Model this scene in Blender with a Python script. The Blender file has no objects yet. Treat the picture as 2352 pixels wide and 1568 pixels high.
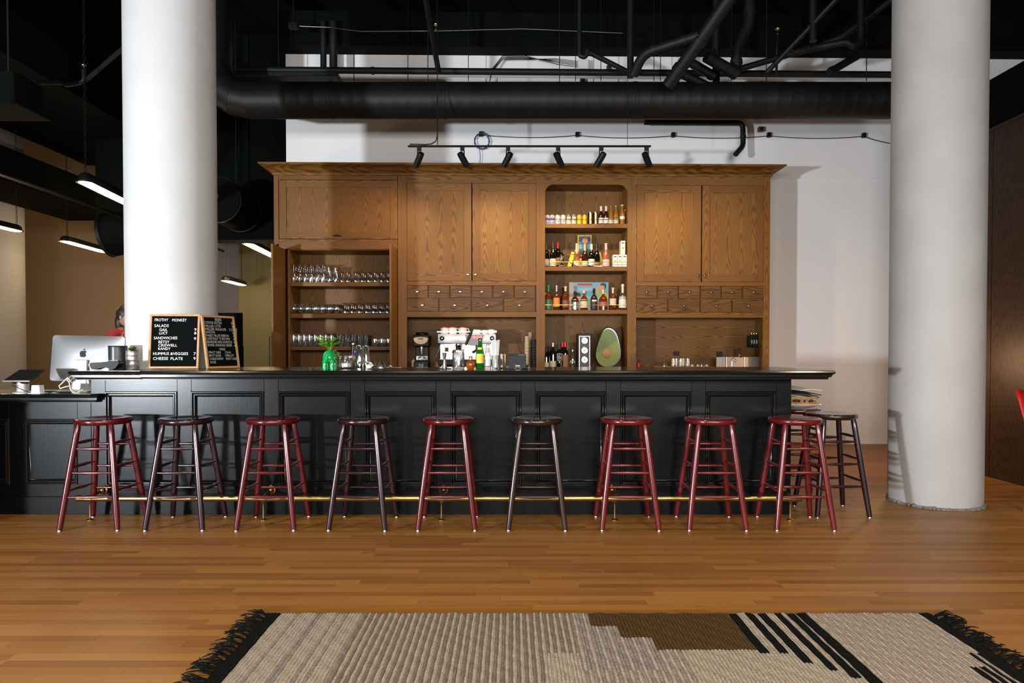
import bpy, bmesh, math, random
from mathutils import Vector, Matrix, Euler
R = math.radians
PI = math.pi
random.seed(7)
SC = bpy.context.scene
COL = SC.collection

# ------------------------------------------------------------------ camera
HC, FPX, YH, PITCH = 1.215, 1540.0, 803.0, R(1.0)
CY = YH + FPX * math.tan(PITCH)
cam_data = bpy.data.cameras.new('camera')
cam_data.sensor_width = 36.0
cam_data.lens = 36.0 * FPX / 2352.0
cam_data.shift_y = (CY - 784.0) / 2352.0
cam_data.clip_end = 100
cam = bpy.data.objects.new('camera', cam_data)
COL.objects.link(cam)
cam.location = (0, 0, HC)
cam.rotation_euler = (PI / 2 - PITCH, 0, 0)
SC.camera = cam

# ------------------------------------------------------------------ world, lights, exposure
SC.view_settings.view_transform = 'Standard'
SC.view_settings.look = 'None'
SC.view_settings.exposure = 0.0
SC.view_settings.gamma = 1.0
SC.view_settings.use_curve_mapping = False
world = bpy.data.worlds.new('world')
SC.world = world
world.use_nodes = True
world.node_tree.nodes['Background'].inputs[0].default_value = (0.80, 0.88, 1.0, 1)
world.node_tree.nodes['Background'].inputs[1].default_value = 0.05


def lamp(name, kind, loc, energy, color=(1, 1, 1), rot=None, target=None, **kw):
    d = bpy.data.lights.new(name, kind)
    d.energy = energy
    d.color = color
    for k, v in kw.items():
        setattr(d, k, v)
    o = bpy.data.objects.new(name, d)
    COL.objects.link(o)
    o.location = loc
    if target is not None:
        o.rotation_euler = (Vector(target) - Vector(loc)).to_track_quat('-Z', 'Y').to_euler()
    elif rot:
        o.rotation_euler = rot
    return o


# photographer's strobe on a stand, left of and behind the camera
lamp('strobe', 'SPOT', (-6.5, -2.0, 1.0), 3000, (0.86, 0.93, 1.0), target=(0.9, 7.0, 2.0),
     spot_size=R(88), spot_blend=0.35, shadow_soft_size=0.16)
# added broad soft fill from behind the camera, no actual window there
lamp('front_fill', 'AREA', (0.8, -2.9, 2.05), 540, (1.0, 0.98, 0.96), target=(0.3, 7.0, 2.6),
     shape='RECTANGLE', size=7.0, size_y=1.0)
# warm house pendants over the floor in front of the bar
for hx_, hy_, hw_ in ((-3.4, 2.3, 130), (-1.1, 2.0, 130), (1.2, 2.0, 130), (3.4, 2.4, 110)):
    lamp('house_light', 'SPOT', (hx_, hy_, 3.3), hw_ * 1.05, (1.0, 0.80, 0.55), rot=(0, 0, 0), spot_size=R(150), spot_blend=0.8, shadow_soft_size=0.12)
# warm lamp over the passage behind the right column
lamp('passage_lamp', 'POINT', (3.88, 6.6, 1.1), 26, (1.0, 0.58, 0.30), shadow_soft_size=0.12)


# ------------------------------------------------------------------ pixel <-> world
def ray(px, py):
    u = (px - 1176.0) / FPX
    v = (CY - py) / FPX
    s, c = math.sin(PITCH), math.cos(PITCH)
    return Vector((u, c + v * s, -s + v * c))


def W(px, py, Y):
    d = ray(px, py)
    return Vector((0, 0, HC)) + d * (Y / d.y)


def FL(px, py, z=0.0):
    d = ray(px, py)
    return Vector((0, 0, HC)) + d * ((z - HC) / d.z)


YC, ALPHA = 7.95, R(0.95)
TA = math.tan(ALPHA)
MB = Matrix.Translation((0, YC, 0)) @ Matrix.Rotation(ALPHA, 4, 'Z')
MBI = MB.inverted()


def BK(px, py, d=0.0):
    """point of the back-bar frame (x along the wall, y into it) seen at a pixel, on the plane y = d"""
    o = MBI @ Vector((0, 0, HC))
    r = MBI.to_3x3() @ ray(px, py)
    return o + r * ((d - o.y) / r.y)


def bx(px, d=0.0, py=650):
    return BK(px, py, d).x


def bz(py, px=1176, d=0.0):
    return BK(px, py, d).z


# ------------------------------------------------------------------ mesh helpers
class G:
    def __init__(s):
        s.bm = bmesh.new()

    def _mi(s, faces, mi):
        for f in faces:
            f.material_index = mi

    def box(s, x0, x1, y0, y1, z0, z1, bev=0.0, mi=0, M=None, seg=1):
        m = Matrix.Translation(((x0 + x1) / 2, (y0 + y1) / 2, (z0 + z1) / 2)) @ Matrix.Diagonal(
            (abs(x1 - x0), abs(y1 - y0), abs(z1 - z0), 1))
        if M is not None:
            m = M @ m
        r = bmesh.ops.create_cube(s.bm, size=1.0, matrix=m)
        vs = r['verts']
        fs = set(f for v in vs for f in v.link_faces)
        s._mi(fs, mi)
        if bev:
            es = set(e for v in vs for e in v.link_edges)
            rr = bmesh.ops.bevel(s.bm, geom=list(es), offset=bev, segments=seg, affect='EDGES', profile=0.5)
            s._mi(rr['faces'], mi)
        return s

    def ring_faces(s, rings, closed=True, mi=0, cap0=False, cap1=False, loop=False):
        n = len(rings[0])
        m = len(rings)
        for i in range(m if loop else m - 1):
            a, b = rings[i], rings[(i + 1) % m]
            for j in range(n if closed else n - 1):
                k = (j + 1) % n
                if a[j] is b[j] and a[k] is b[k]:
                    continue
                try:
                    f = s.bm.faces.new((a[j], a[k], b[k], b[j]))
                    f.material_index = mi
                except ValueError:
                    pass
        if cap0:
            f = s.bm.faces.new(list(reversed(rings[0])))
            f.material_index = mi
        if cap1:
            f = s.bm.faces.new(rings[-1])
            f.material_index = mi

    def tube(s, pts, r, seg=10, mi=0, caps=True, loop=False):
        pts = [Vector(p) for p in pts]
        n = len(pts)
        rs = r if isinstance(r, (list, tuple)) else [r] * n
        tang = []
        for i in range(n):
            a = pts[(i - 1) % n] if (i > 0 or loop) else pts[i]
            b = pts[(i + 1) % n] if (i < n - 1 or loop) else pts[i]
            tang.append((b - a).normalized())
        t0 = tang[0]
        up = Vector((0, 0, 1)) if abs(t0.z) < 0.9 else Vector((1, 0, 0))
        nrm = t0.cross(up).normalized()
        rings = []
        for i in range(n):
            t = tang[i]
            nrm = (nrm - t * nrm.dot(t))
            if nrm.length < 1e-6:
                nrm = t.orthogonal()
            nrm.normalize()
            b = t.cross(nrm)
            rings.append([s.bm.verts.new(pts[i] + (nrm * math.cos(2 * PI * j / seg) + b * math.sin(2 * PI * j / seg)) * rs[i])
                          for j in range(seg)])
        s.ring_faces(rings, True, mi, caps and not loop, caps and not loop, loop)
        return s

    def cyl(s, p0, p1, r0, r1=None, seg=14, mi=0, caps=True):
        return s.tube([p0, p1], [r0, r0 if r1 is None else r1], seg, mi, caps)

    def lathe(s, prof, c=(0, 0, 0), seg=20, mi=0, sx=1.0, sy=1.0, M=None, cap0=True, cap1=True):
        c = Vector(c)
        rings = []
        for (r, z) in prof:
            r = max(r, 1e-4)
            ring = []
            for j in range(seg):
                p = Vector((r * math.cos(2 * PI * j / seg) * sx, r * math.sin(2 * PI * j / seg) * sy, z)) + c
                if M is not None:
                    p = M @ p
                ring.append(s.bm.verts.new(p))
            rings.append(ring)
        s.ring_faces(rings, True, mi, cap0, cap1)
        return s

    def ell(s, c, rx, ry, rz, seg=16, n=9, mi=0, M=None):
        m = Matrix.Translation(c) @ Matrix.Diagonal((rx, ry, rz, 1))
        if M is not None:
            m = M @ m
        r = bmesh.ops.create_uvsphere(s.bm, u_segments=seg, v_segments=n, radius=1.0, matrix=m)
        s._mi(set(f for v in r['verts'] for f in v.link_faces), mi)
        return s

    def prism(s, poly, a, b, axis='z', mi=0, M=None, bev=0):
        def P(q, t):
            v = Vector((q[0], q[1], t)) if axis == 'z' else (Vector((q[0], t, q[1])) if axis == 'y' else Vector((t, q[0], q[1])))
            return M @ v if M is not None else v
        r0 = [s.bm.verts.new(P(q, a)) for q in poly]
        r1 = [s.bm.verts.new(P(q, b)) for q in poly]
        s.ring_faces([r0, r1], True, mi, True, True)
        return s

    def sweep(s, path, prof, z0=0.0, mi=0, close_prof=True):
        """profile (offset outward, z) along an open plan path with mitred corners; outward is to the right of travel"""
        n = len(path)
        rows = []
        for i in range(n):
            p = Vector(path[i])
            d0 = (p - Vector(path[i - 1])).normalized() if i > 0 else None
            d1 = (Vector(path[i + 1]) - p).normalized() if i < n - 1 else None
            if d0 is None: d0 = d1
            if d1 is None: d1 = d0
            n0 = Vector((d0.y, -d0.x)); n1 = Vector((d1.y, -d1.x))
            mtr = (n0 + n1) / (1 + n0.dot(n1))
            rows.append([s.bm.verts.new((p.x + mtr.x * o, p.y + mtr.y * o, z0 + z)) for (o, z) in prof])
        s.ring_faces(rows, close_prof, mi, close_prof, close_prof)
        return s

    def frame_ring(s, x0, x1, z0, z1, prof, mi=0):
        """moulded rectangular ring in the xz plane; prof = (inset, y)"""
        rings = []
        for (i, y) in prof:
            rings.append([s.bm.verts.new(v) for v in ((x0 + i, y, z0 + i), (x1 - i, y, z0 + i), (x1 - i, y, z1 - i), (x0 + i, y, z1 - i))])
        s.ring_faces(rings, True, mi)
        return s

    def quad(s, pts, mi=0):
        f = s.bm.faces.new([s.bm.verts.new(p) for p in pts])
        f.material_index = mi
        return s

    def mesh(s, name, mats, smooth=True):
        bmesh.ops.recalc_face_normals(s.bm, faces=s.bm.faces[:])
        me = bpy.data.meshes.new(name)
        s.bm.to_mesh(me)
        s.bm.free()
        if not isinstance(mats, (list, tuple)):
            mats = [mats]
        for m in mats:
            me.materials.append(m)
        if smooth:
            me.shade_smooth()
            me.set_sharp_from_angle(angle=R(38))
        return me

    def obj(s, name, mats, parent=None, smooth=True, loc=None, rz=0.0):
        return mk(name, s.mesh(name, mats, smooth), parent, loc, rz)


def mk(name, me, parent=None, loc=None, rz=0.0):
    o = bpy.data.objects.new(name, me)
    COL.objects.link(o)
    if parent is not None:
        o.parent = parent
    if loc is not None:
        o.location = loc
    if rz:
        o.rotation_euler = (0, 0, rz)
    return o


def tag(o, label, cat, group=None):
    o['label'] = label
    o['category'] = cat
    if group:
        o['group'] = group
    return o


def thing(name, label, cat, loc=(0, 0, 0), rz=0.0, group=None):
    o = bpy.data.objects.new(name, None)
    COL.objects.link(o)
    o.empty_display_size = 0.1
    o.location = loc
    o.rotation_euler = (0, 0, rz)
    return tag(o, label, cat, group)


def bthing(name, label, cat, x, d, z, group=None, rz=0.0):
    """a thing standing in the back-bar frame"""
    return thing(name, label, cat, MB @ Vector((x, d, z)), ALPHA + rz, group)


def struct(o):
    o['kind'] = 'structure'
    return o


def stuff(o):
    o['kind'] = 'stuff'
    return o


def dup(root, loc, rz=0.0, label=None, group=None, scale=None):
    r = root.copy()
    COL.objects.link(r)
    r.location = loc
    r.rotation_euler = (0, 0, rz)
    if scale: r.scale = scale
    if label: r['label'] = label
    if group: r['group'] = group
    for ch in list(root.children):
        c = ch.copy()
        COL.objects.link(c)
        c.parent = r
        for g in ch.children:
            d = g.copy()
            COL.objects.link(d)
            d.parent = c
    return r


_text_cache = {}


def text_mesh(txt, w, h, mat, ext=0.0006):
    """lettering as a mesh, width w and cap height h, lower-left corner at the origin, in the xz plane facing -y"""
    cu = bpy.data.curves.new('lettering', 'FONT')
    cu.body = txt
    cu.size = 1.0
    cu.offset = 0.0
    cu.resolution_u = 2
    o = bpy.data.objects.new('lettering', cu)
    COL.objects.link(o)
    dg = bpy.context.evaluated_depsgraph_get()
    me = bpy.data.meshes.new_from_object(o.evaluated_get(dg))
    bpy.data.objects.remove(o)
    bpy.data.curves.remove(cu)
    xs = [v.co.x for v in me.vertices]
    ys = [v.co.y for v in me.vertices]
    x0, x1, y0, y1 = min(xs), max(xs), min(ys), max(ys)
    for v in me.vertices:
        v.co = Vector(((v.co.x - x0) / max(x1 - x0, 1e-6) * w, 0.0, (v.co.y - y0) / max(y1 - y0, 1e-6) * h))
    me.materials.clear()
    me.materials.append(mat)
    return me


# ------------------------------------------------------------------ materials
def srgb(r, g, b):
    f = lambda c: (c / 255 / 12.92) if c / 255 <= 0.04045 else ((c / 255 + 0.055) / 1.055) ** 2.4
    return (f(r), f(g), f(b), 1.0)


MATS = {}


def mat(name, col, rough=0.5, metal=0.0, spec=0.5, emit=None, es=0.0, coat=0.0, noise=0.0, nscale=8.0, bump=0.0, bscale=60.0):
    m = bpy.data.materials.new(name)
    m.use_nodes = True
    nt = m.node_tree
    b = nt.nodes['Principled BSDF']
    b.inputs['Base Color'].default_value = col
    b.inputs['Roughness'].default_value = rough
    b.inputs['Metallic'].default_value = metal
    b.inputs['Specular IOR Level'].default_value = spec
    b.inputs['Coat Weight'].default_value = coat
    b.inputs['Coat Roughness'].default_value = 0.12
    if emit:
        b.inputs['Emission Color'].default_value = emit
        b.inputs['Emission Strength'].default_value = es
    if noise or bump:
        tc = nt.nodes.new('ShaderNodeTexCoord')
        if noise:
            n = nt.nodes.new('ShaderNodeTexNoise')
            n.inputs['Scale'].default_value = nscale
            n.inputs['Detail'].default_value = 5
            nt.links.new(tc.outputs['Object'], n.inputs['Vector'])
            rp = nt.nodes.new('ShaderNodeMapRange')
            rp.inputs['From Min'].default_value = 0.3
            rp.inputs['From Max'].default_value = 0.7
            rp.inputs['To Min'].default_value = 1 - noise
            rp.inputs['To Max'].default_value = 1 + noise
            nt.links.new(n.outputs['Fac'], rp.inputs['Value'])
            mx = nt.nodes.new('ShaderNodeVectorMath')
            mx.operation = 'SCALE'
            mx.inputs[0].default_value = col[:3]
            nt.links.new(rp.outputs['Result'], mx.inputs['Scale'])
            nt.links.new(mx.outputs['Vector'], b.inputs['Base Color'])
        if bump:
            n2 = nt.nodes.new('ShaderNodeTexNoise')
            n2.inputs['Scale'].default_value = bscale
            n2.inputs['Detail'].default_value = 4
            nt.links.new(tc.outputs['Object'], n2.inputs['Vector'])
            bp = nt.nodes.new('ShaderNodeBump')
            bp.inputs['Strength'].default_value = bump
            bp.inputs['Distance'].default_value = 0.01
            nt.links.new(n2.outputs['Fac'], bp.inputs['Height'])
            nt.links.new(bp.outputs['Normal'], b.inputs['Normal'])
    MATS[name] = m
    return m


class NT:
    """tiny node-graph writer"""
    def __init__(s, m):
        s.nt = m.node_tree
        s.b = s.nt.nodes['Principled BSDF']

    def n(s, t, ins=None, **kw):
        nd = s.nt.nodes.new(t)
        for k, v in kw.items():
            setattr(nd, k, v)
        for k, v in (ins or {}).items():
            if hasattr(v, 'is_output'):
                s.nt.links.new(v, nd.inputs[k])
            else:
                nd.inputs[k].default_value = v
        return nd

    def math(s, op, a, b=0.0, c=None):
        ins = {0: a, 1: b}
        if c is not None: ins[2] = c
        return s.n('ShaderNodeMath', ins, operation=op).outputs[0]

    def ramp(s, fac, stops):
        nd = s.nt.nodes.new('ShaderNodeValToRGB')
        el = nd.color_ramp.elements
        while len(el) < len(stops):
            el.new(0.5)
        for e, (p, c) in zip(el, stops):
            e.position = p
            e.color = c
        s.nt.links.new(fac, nd.inputs[0])
        return nd.outputs[0]

    def to(s, out, inp):
        s.nt.links.new(out, s.b.inputs[inp])


def oak(name, dark, mid, light, axis='z', rough=0.42, strip=0.155, contrast=1.0, bump=0.25, cath=1.0, coat=0.0, spec=0.5, fine=False):
    """oak with cathedral figure; the grain runs along `axis` of the object"""
    m = bpy.data.materials.new(name)
    m.use_nodes = True
    g = NT(m)
    tc = g.n('ShaderNodeTexCoord')
    oi = g.n('ShaderNodeObjectInfo')
    sp = g.n('ShaderNodeSeparateXYZ', {0: tc.outputs['Object']})
    along = sp.outputs['Z'] if axis == 'z' else sp.outputs['X']
    across = g.math('ADD', sp.outputs['X'], sp.outputs['Y']) if axis == 'z' else g.math('ADD', sp.outputs['Z'], g.math('MULTIPLY', sp.outputs['Y'], 0.6))
    along = g.math('ADD', along, g.math('MULTIPLY', oi.outputs['Random'], 7.3))
    across = g.math('ADD', across, g.math('MULTIPLY', oi.outputs['Random'], 3.1))
    cell = g.math('FLOOR', g.math('DIVIDE', across, strip))
    loc = g.math('SUBTRACT', g.math('DIVIDE', across, strip), g.math('ADD', cell, 0.5))     # -.5 .. .5
    v = g.n('ShaderNodeCombineXYZ', {0: g.math('MULTIPLY', across, 9.0), 1: g.math('MULTIPLY', along, 1.3), 2: g.math('ADD', cell, sp.outputs['Y'])})
    nz = g.n('ShaderNodeTexNoise', {'Vector': v.outputs[0], 'Scale': 1.0, 'Detail': 2.0, 'Roughness': 0.5})
    par = g.math('MULTIPLY', g.math('MULTIPLY', loc, loc), 14.0 * cath)
    ph = g.math('ADD', g.math('MULTIPLY', along, 3.2 * cath), g.math('ADD', par, g.math('MULTIPLY', nz.outputs['Fac'], 3.4)))
    ph = g.math('ADD', ph, g.math('MULTIPLY', g.math('SINE', g.math('MULTIPLY', cell, 12.9)), 5.0))
    w = g.math('SINE', g.math('MULTIPLY', ph, 11.0))
    w = g.math('MULTIPLY_ADD', w, 0.5, 0.5)
    w = g.math('POWER', w, 1.8)
    # fine pores stretched along the grain
    v2 = g.n('ShaderNodeCombineXYZ', {0: g.math('MULTIPLY', across, 260.0), 1: g.math('MULTIPLY', along, 9.0), 2: g.math('MULTIPLY', sp.outputs['Y'], 260.0)})
    pr = g.n('ShaderNodeTexNoise', {'Vector': v2.outputs[0], 'Scale': 1.0, 'Detail': 3.0})
    v3 = g.n('ShaderNodeCombineXYZ', {0: g.math('MULTIPLY', across, 3.0), 1: g.math('MULTIPLY', along, 1.0), 2: oi.outputs['Random']})
    big = g.n('ShaderNodeTexNoise', {'Vector': v3.outputs[0], 'Scale': 1.5, 'Detail': 3.0})
    t = g.math('MULTIPLY', w, 0.42 * contrast)
    t = g.math('ADD', t, g.math('MULTIPLY', pr.outputs['Fac'], 0.30))
    t = g.math('ADD', t, g.math('MULTIPLY', big.outputs['Fac'], 0.35))
    t = g.math('ADD', t, g.math('MULTIPLY', oi.outputs['Random'], 0.10))
    c = g.ramp(t, [(0.22, light), (0.52, mid), (0.92, dark)])
    g.to(c, 'Base Color')
    g.b.inputs['Roughness'].default_value = rough
    g.b.inputs['Coat Weight'].default_value = coat
    g.b.inputs['Coat Roughness'].default_value = 0.2
    g.b.inputs['Specular IOR Level'].default_value = spec
    if bump:
        hgt_ = g.math('MULTIPLY_ADD', w, 0.10, g.math('MULTIPLY', pr.outputs['Fac'], 0.9)) if fine else t
        bp = g.n('ShaderNodeBump', {'Height': hgt_, 'Strength': bump, 'Distance': 0.0015})
        bp.invert = True
        g.to(bp.outputs[0], 'Normal')
    MATS[name] = m
    return m


OD, OM, OL = (0.080, 0.032, 0.007, 1), (0.168, 0.076, 0.017, 1), (0.226, 0.110, 0.025, 1)
M_OAKV = oak('oak_vertical', OD, OM, OL, 'z', contrast=0.8, spec=0.25, rough=0.48)
M_OAKH = oak('oak_horizontal', OD, OM, OL, 'x', strip=0.12, cath=0.8, spec=0.25, rough=0.48)
M_OAKP = oak('oak_door_panel', (0.090, 0.037, 0.007, 1), (0.176, 0.082, 0.017, 1), (0.246, 0.122, 0.027, 1), 'z', strip=0.152, contrast=0.9, spec=0.25, rough=0.48)
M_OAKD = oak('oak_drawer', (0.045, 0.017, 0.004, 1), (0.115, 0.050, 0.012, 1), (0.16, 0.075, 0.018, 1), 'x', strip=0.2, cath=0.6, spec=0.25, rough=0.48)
BD, BM_, BL = (0.0008, 0.0010, 0.0011, 1), (0.0022, 0.0028, 0.0031, 1), (0.0040, 0.0048, 0.0053, 1)
M_BLKV = oak('black_oak_vertical', BD, BM_, BL, 'z', rough=0.27, bump=0.14, spec=0.21, fine=True)
M_BLKH = oak('black_oak_horizontal', BD, BM_, BL, 'x', rough=0.27, bump=0.12, strip=0.13, spec=0.21, fine=True)
M_BLKTOP = mat('black_bar_lacquer', (0.0045, 0.005, 0.0052, 1), 0.17, spec=0.5, bump=0.02, bscale=20)
M_WALNUT = oak('dark_walnut_panelling', (0.015, 0.006, 0.002, 1), (0.034, 0.017, 0.007, 1), (0.048, 0.025, 0.011, 1), 'z', rough=0.5, strip=0.6, bump=0.1)
M_MAPLE = mat('pale_board_frame', (0.52, 0.30, 0.14, 1), 0.45, noise=0.1, nscale=30)

M_WHITE = mat('white_wall_paint', (0.85, 0.85, 0.85, 1), 0.75, noise=0.02, nscale=1.5, bump=0.02, bscale=30)
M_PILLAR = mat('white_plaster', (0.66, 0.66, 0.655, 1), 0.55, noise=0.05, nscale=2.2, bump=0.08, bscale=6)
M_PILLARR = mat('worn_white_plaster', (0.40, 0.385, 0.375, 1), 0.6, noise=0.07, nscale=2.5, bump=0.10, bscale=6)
M_CHIP = mat('chipped_concrete', (0.16, 0.15, 0.14, 1), 0.9, noise=0.3, nscale=60)
M_CEIL = mat('black_green_ceiling_paint', (0.0008, 0.0024, 0.0016, 1), 0.9, spec=0.12, noise=0.25, nscale=2.5)
M_DUCT = mat('black_duct_paint', (0.0042, 0.0050, 0.0056, 1), 0.52, spec=0.3, noise=0.35, nscale=3.5, bump=0.05, bscale=12)
M_PIPE = mat('black_pipe_paint', (0.0045, 0.0062, 0.0065, 1), 0.55, spec=0.3, noise=0.25, nscale=9)
M_TAN = mat('tan_wall_paint', (0.50, 0.36, 0.22, 1), 0.8, noise=0.03, nscale=1.0)
M_GREY = mat('grey_wall_paint', (0.095, 0.086, 0.088, 1), 0.8)
M_OLIVE = mat('olive_wall_paint', (0.055, 0.046, 0.013, 1), 0.8)
M_BASEB = mat('baseboard_paint', (0.60, 0.54, 0.46, 1), 0.5)

M_BLACK = mat('black_metal', (0.004, 0.0045, 0.0045, 1), 0.45, spec=0.35)
M_BLACKP = mat('black_plastic', (0.008, 0.008, 0.009, 1), 0.5, spec=0.3)
M_RUBBER = mat('black_rubber', (0.010, 0.010, 0.010, 1), 0.8)
M_STEEL = mat('brushed_steel', (0.62, 0.62, 0.63, 1), 0.25, 1.0)
M_CHROME = mat('chrome', (0.80, 0.80, 0.80, 1), 0.08, 1.0)
M_ALU = mat('satin_aluminium', (0.50, 0.51, 0.53, 1), 0.42, 0.75)
M_ALUP = mat('matte_aluminium_stand', (0.55, 0.54, 0.53, 1), 0.5, 0.6)
M_BRASS = mat('aged_brass', (0.52, 0.37, 0.15, 1), 0.28, 1.0, noise=0.15, nscale=20)
M_PEWTER = mat('dark_pewter_knob', (0.20, 0.17, 0.15, 1), 0.35, 1.0)
M_NICKEL = mat('nickel_knob', (0.45, 0.42, 0.40, 1), 0.3, 1.0)
M_COPPER = mat('copper_collar', (0.75, 0.40, 0.22, 1), 0.3, 1.0)
M_FELT = mat('black_letterboard_felt', (0.003, 0.004, 0.004, 1), 0.95, spec=0.08)
M_LETTER = mat('white_plastic_letters', (0.85, 0.85, 0.85, 1), 0.4)
M_LETTER2 = mat('cream_lettering', (0.55, 0.54, 0.52, 1), 0.5)
M_WPLAST = mat('white_plastic', (0.75, 0.75, 0.74, 1), 0.4)
M_PAPER = mat('white_paper', (0.80, 0.79, 0.76, 1), 0.7)
M_CERAM = mat('white_china', (0.82, 0.80, 0.78, 1), 0.2)
M_LAMPW = mat('warm_lamp_diffuser', (1, 0.9, 0.75, 1), 0.5, emit=(1.0, 0.80, 0.52, 1), es=9.0)
M_GREENC = mat('green_glazed_ceramic', (0.003, 0.32, 0.075, 1), 0.15, coat=0.6)
M_LEAF = mat('bright_leaf', (0.16, 0.33, 0.03, 1), 0.5, noise=0.3, nscale=30)
M_LEAFD = mat('dark_succulent_leaf', (0.05, 0.14, 0.05, 1), 0.4, noise=0.3, nscale=40)
M_LEAFR = mat('reddish_succulent_leaf', (0.16, 0.04, 0.03, 1), 0.4)
M_SOIL = mat('potting_soil', (0.02, 0.014, 0.01, 1), 0.9)
M_RED = mat('red_plastic', (0.45, 0.012, 0.012, 1), 0.35)
M_ORANGE = mat('orange_print', (0.75, 0.20, 0.04, 1), 0.5)
M_YELLOW = mat('yellow_print', (0.75, 0.50, 0.02, 1), 0.4)
M_BLUE = mat('blue_print', (0.05, 0.07, 0.35, 1), 0.4)
M_TEAL = mat('teal_print', (0.22, 0.48, 0.50, 1), 0.5)
M_CREAM = mat('cream_label_paper', (0.54, 0.46, 0.34, 1), 0.6)
M_WLAB = mat('white_label_paper', (0.60, 0.59, 0.57, 1), 0.55)
M_GLAB = mat('green_label_paper', (0.03, 0.13, 0.07, 1), 0.5)
M_KLAB = mat('black_label_paper', (0.02, 0.02, 0.022, 1), 0.5)
M_SKIN = mat('skin', (0.42, 0.22, 0.15, 1), 0.5)
M_SKINP = mat('printed_skin_tone', (0.75, 0.36, 0.20, 1), 0.5)
M_HAIR = mat('dark_hair', (0.02, 0.012, 0.008, 1), 0.5)
M_BASKET = mat('woven_wood_splint', (0.42, 0.25, 0.11, 1), 0.6, noise=0.25, nscale=25)
M_BASKETD = mat('dark_splint', (0.10, 0.045, 0.02, 1), 0.6)
M_TRAYW = mat('oiled_wood_tray', (0.30, 0.12, 0.03, 1), 0.5, noise=0.2, nscale=20)
M_AVL = mat('light_avocado_flesh', (0.20, 0.235, 0.055, 1), 0.55, noise=0.08, nscale=120)
M_AVD = mat('pale_avocado_flesh', (0.14, 0.19, 0.075, 1), 0.55, noise=0.08, nscale=120)
M_AVR = mat('dark_avocado_rind', (0.008, 0.022, 0.012, 1), 0.18, coat=0.5)
M_AVP = mat('avocado_pit', (0.42, 0.22, 0.11, 1), 0.6)
M_CABLEW = mat('white_cable', (0.7, 0.7, 0.7, 1), 0.4)
M_CABLEB = mat('blue_cable', (0.03, 0.045, 0.16, 1), 0.4)
M_TAPE = mat('paper_cup_kraft', (0.42, 0.32, 0.20, 1), 0.6)
M_KRAFT = mat('kraft_print', (0.30, 0.14, 0.06, 1), 0.6)


def glassy(name, tint, refl=0.06, edge=0.75, body=None, bodyfac=0.0, rough=0.03):
    """thin-walled glass: clear with fresnel reflection, optional coloured body"""
    m = bpy.data.materials.new(name)
    m.use_nodes = True
    nt = m.node_tree
    for n in list(nt.nodes):
        nt.nodes.remove(n)
    out = nt.nodes.new('ShaderNodeOutputMaterial')
    tr = nt.nodes.new('ShaderNodeBsdfTransparent')
    tr.inputs[0].default_value = tint
    gl = nt.nodes.new('ShaderNodeBsdfGlossy')
    gl.inputs['Roughness'].default_value = rough
    gl.inputs['Color'].default_value = (1, 1, 1, 1)
    lw = nt.nodes.new('ShaderNodeLayerWeight')
    lw.inputs['Blend'].default_value = 0.22
    mr = nt.nodes.new('ShaderNodeMapRange')
    mr.inputs['To Min'].default_value = refl
    mr.inputs['To Max'].default_value = edge
    nt.links.new(lw.outputs['Fresnel'], mr.inputs['Value'])
    src = tr.outputs[0]
    if body:
        df = nt.nodes.new('ShaderNodeBsdfDiffuse')
        df.inputs[0].default_value = body
        m1 = nt.nodes.new('ShaderNodeMixShader')
        m1.inputs[0].default_value = bodyfac
        nt.links.new(src, m1.inputs[1])
        nt.links.new(df.outputs[0], m1.inputs[2])
        src = m1.outputs[0]
    mx = nt.nodes.new('ShaderNodeMixShader')
    nt.links.new(mr.outputs['Result'], mx.inputs[0])
    nt.links.new(src, mx.inputs[1])
    nt.links.new(gl.outputs[0], mx.inputs[2])
    nt.links.new(mx.outputs[0], out.inputs[0])
    MATS[name] = m
    return m


M_GLASS = glassy('clear_drinking_glass', (0.975, 0.978, 0.98, 1), 0.20, 0.85, rough=0.12)
M_GLASSB = glassy('black_green_wine_glass', (0.02, 0.03, 0.015, 1), 0.05, 0.5, (0.004, 0.005, 0.003, 1), 0.85)
M_GLASSBR = glassy('brown_beer_glass', (0.25, 0.08, 0.02, 1), 0.06, 0.5, (0.05, 0.014, 0.004, 1), 0.6)
M_GLASSAM = glassy('golden_beer_glass', (0.75, 0.45, 0.08, 1), 0.07, 0.5, (0.45, 0.22, 0.03, 1), 0.5)
M_GLASSWH = glassy('amber_spirit_glass', (0.45, 0.14, 0.03, 1), 0.06, 0.5, (0.16, 0.035, 0.008, 1), 0.6)
M_GLASSRO = glassy('rose_wine_glass', (0.85, 0.42, 0.28, 1), 0.06, 0.5, (0.50, 0.17, 0.08, 1), 0.5)
M_GLASSGR = glassy('green_bottle_glass', (0.06, 0.42, 0.06, 1), 0.08, 0.6, (0.01, 0.16, 0.02, 1), 0.5)
M_BITTERS = glassy('orange_liquid_glass', (0.75, 0.25, 0.04, 1), 0.08, 0.6, (0.40, 0.10, 0.015, 1), 0.5)

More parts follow.
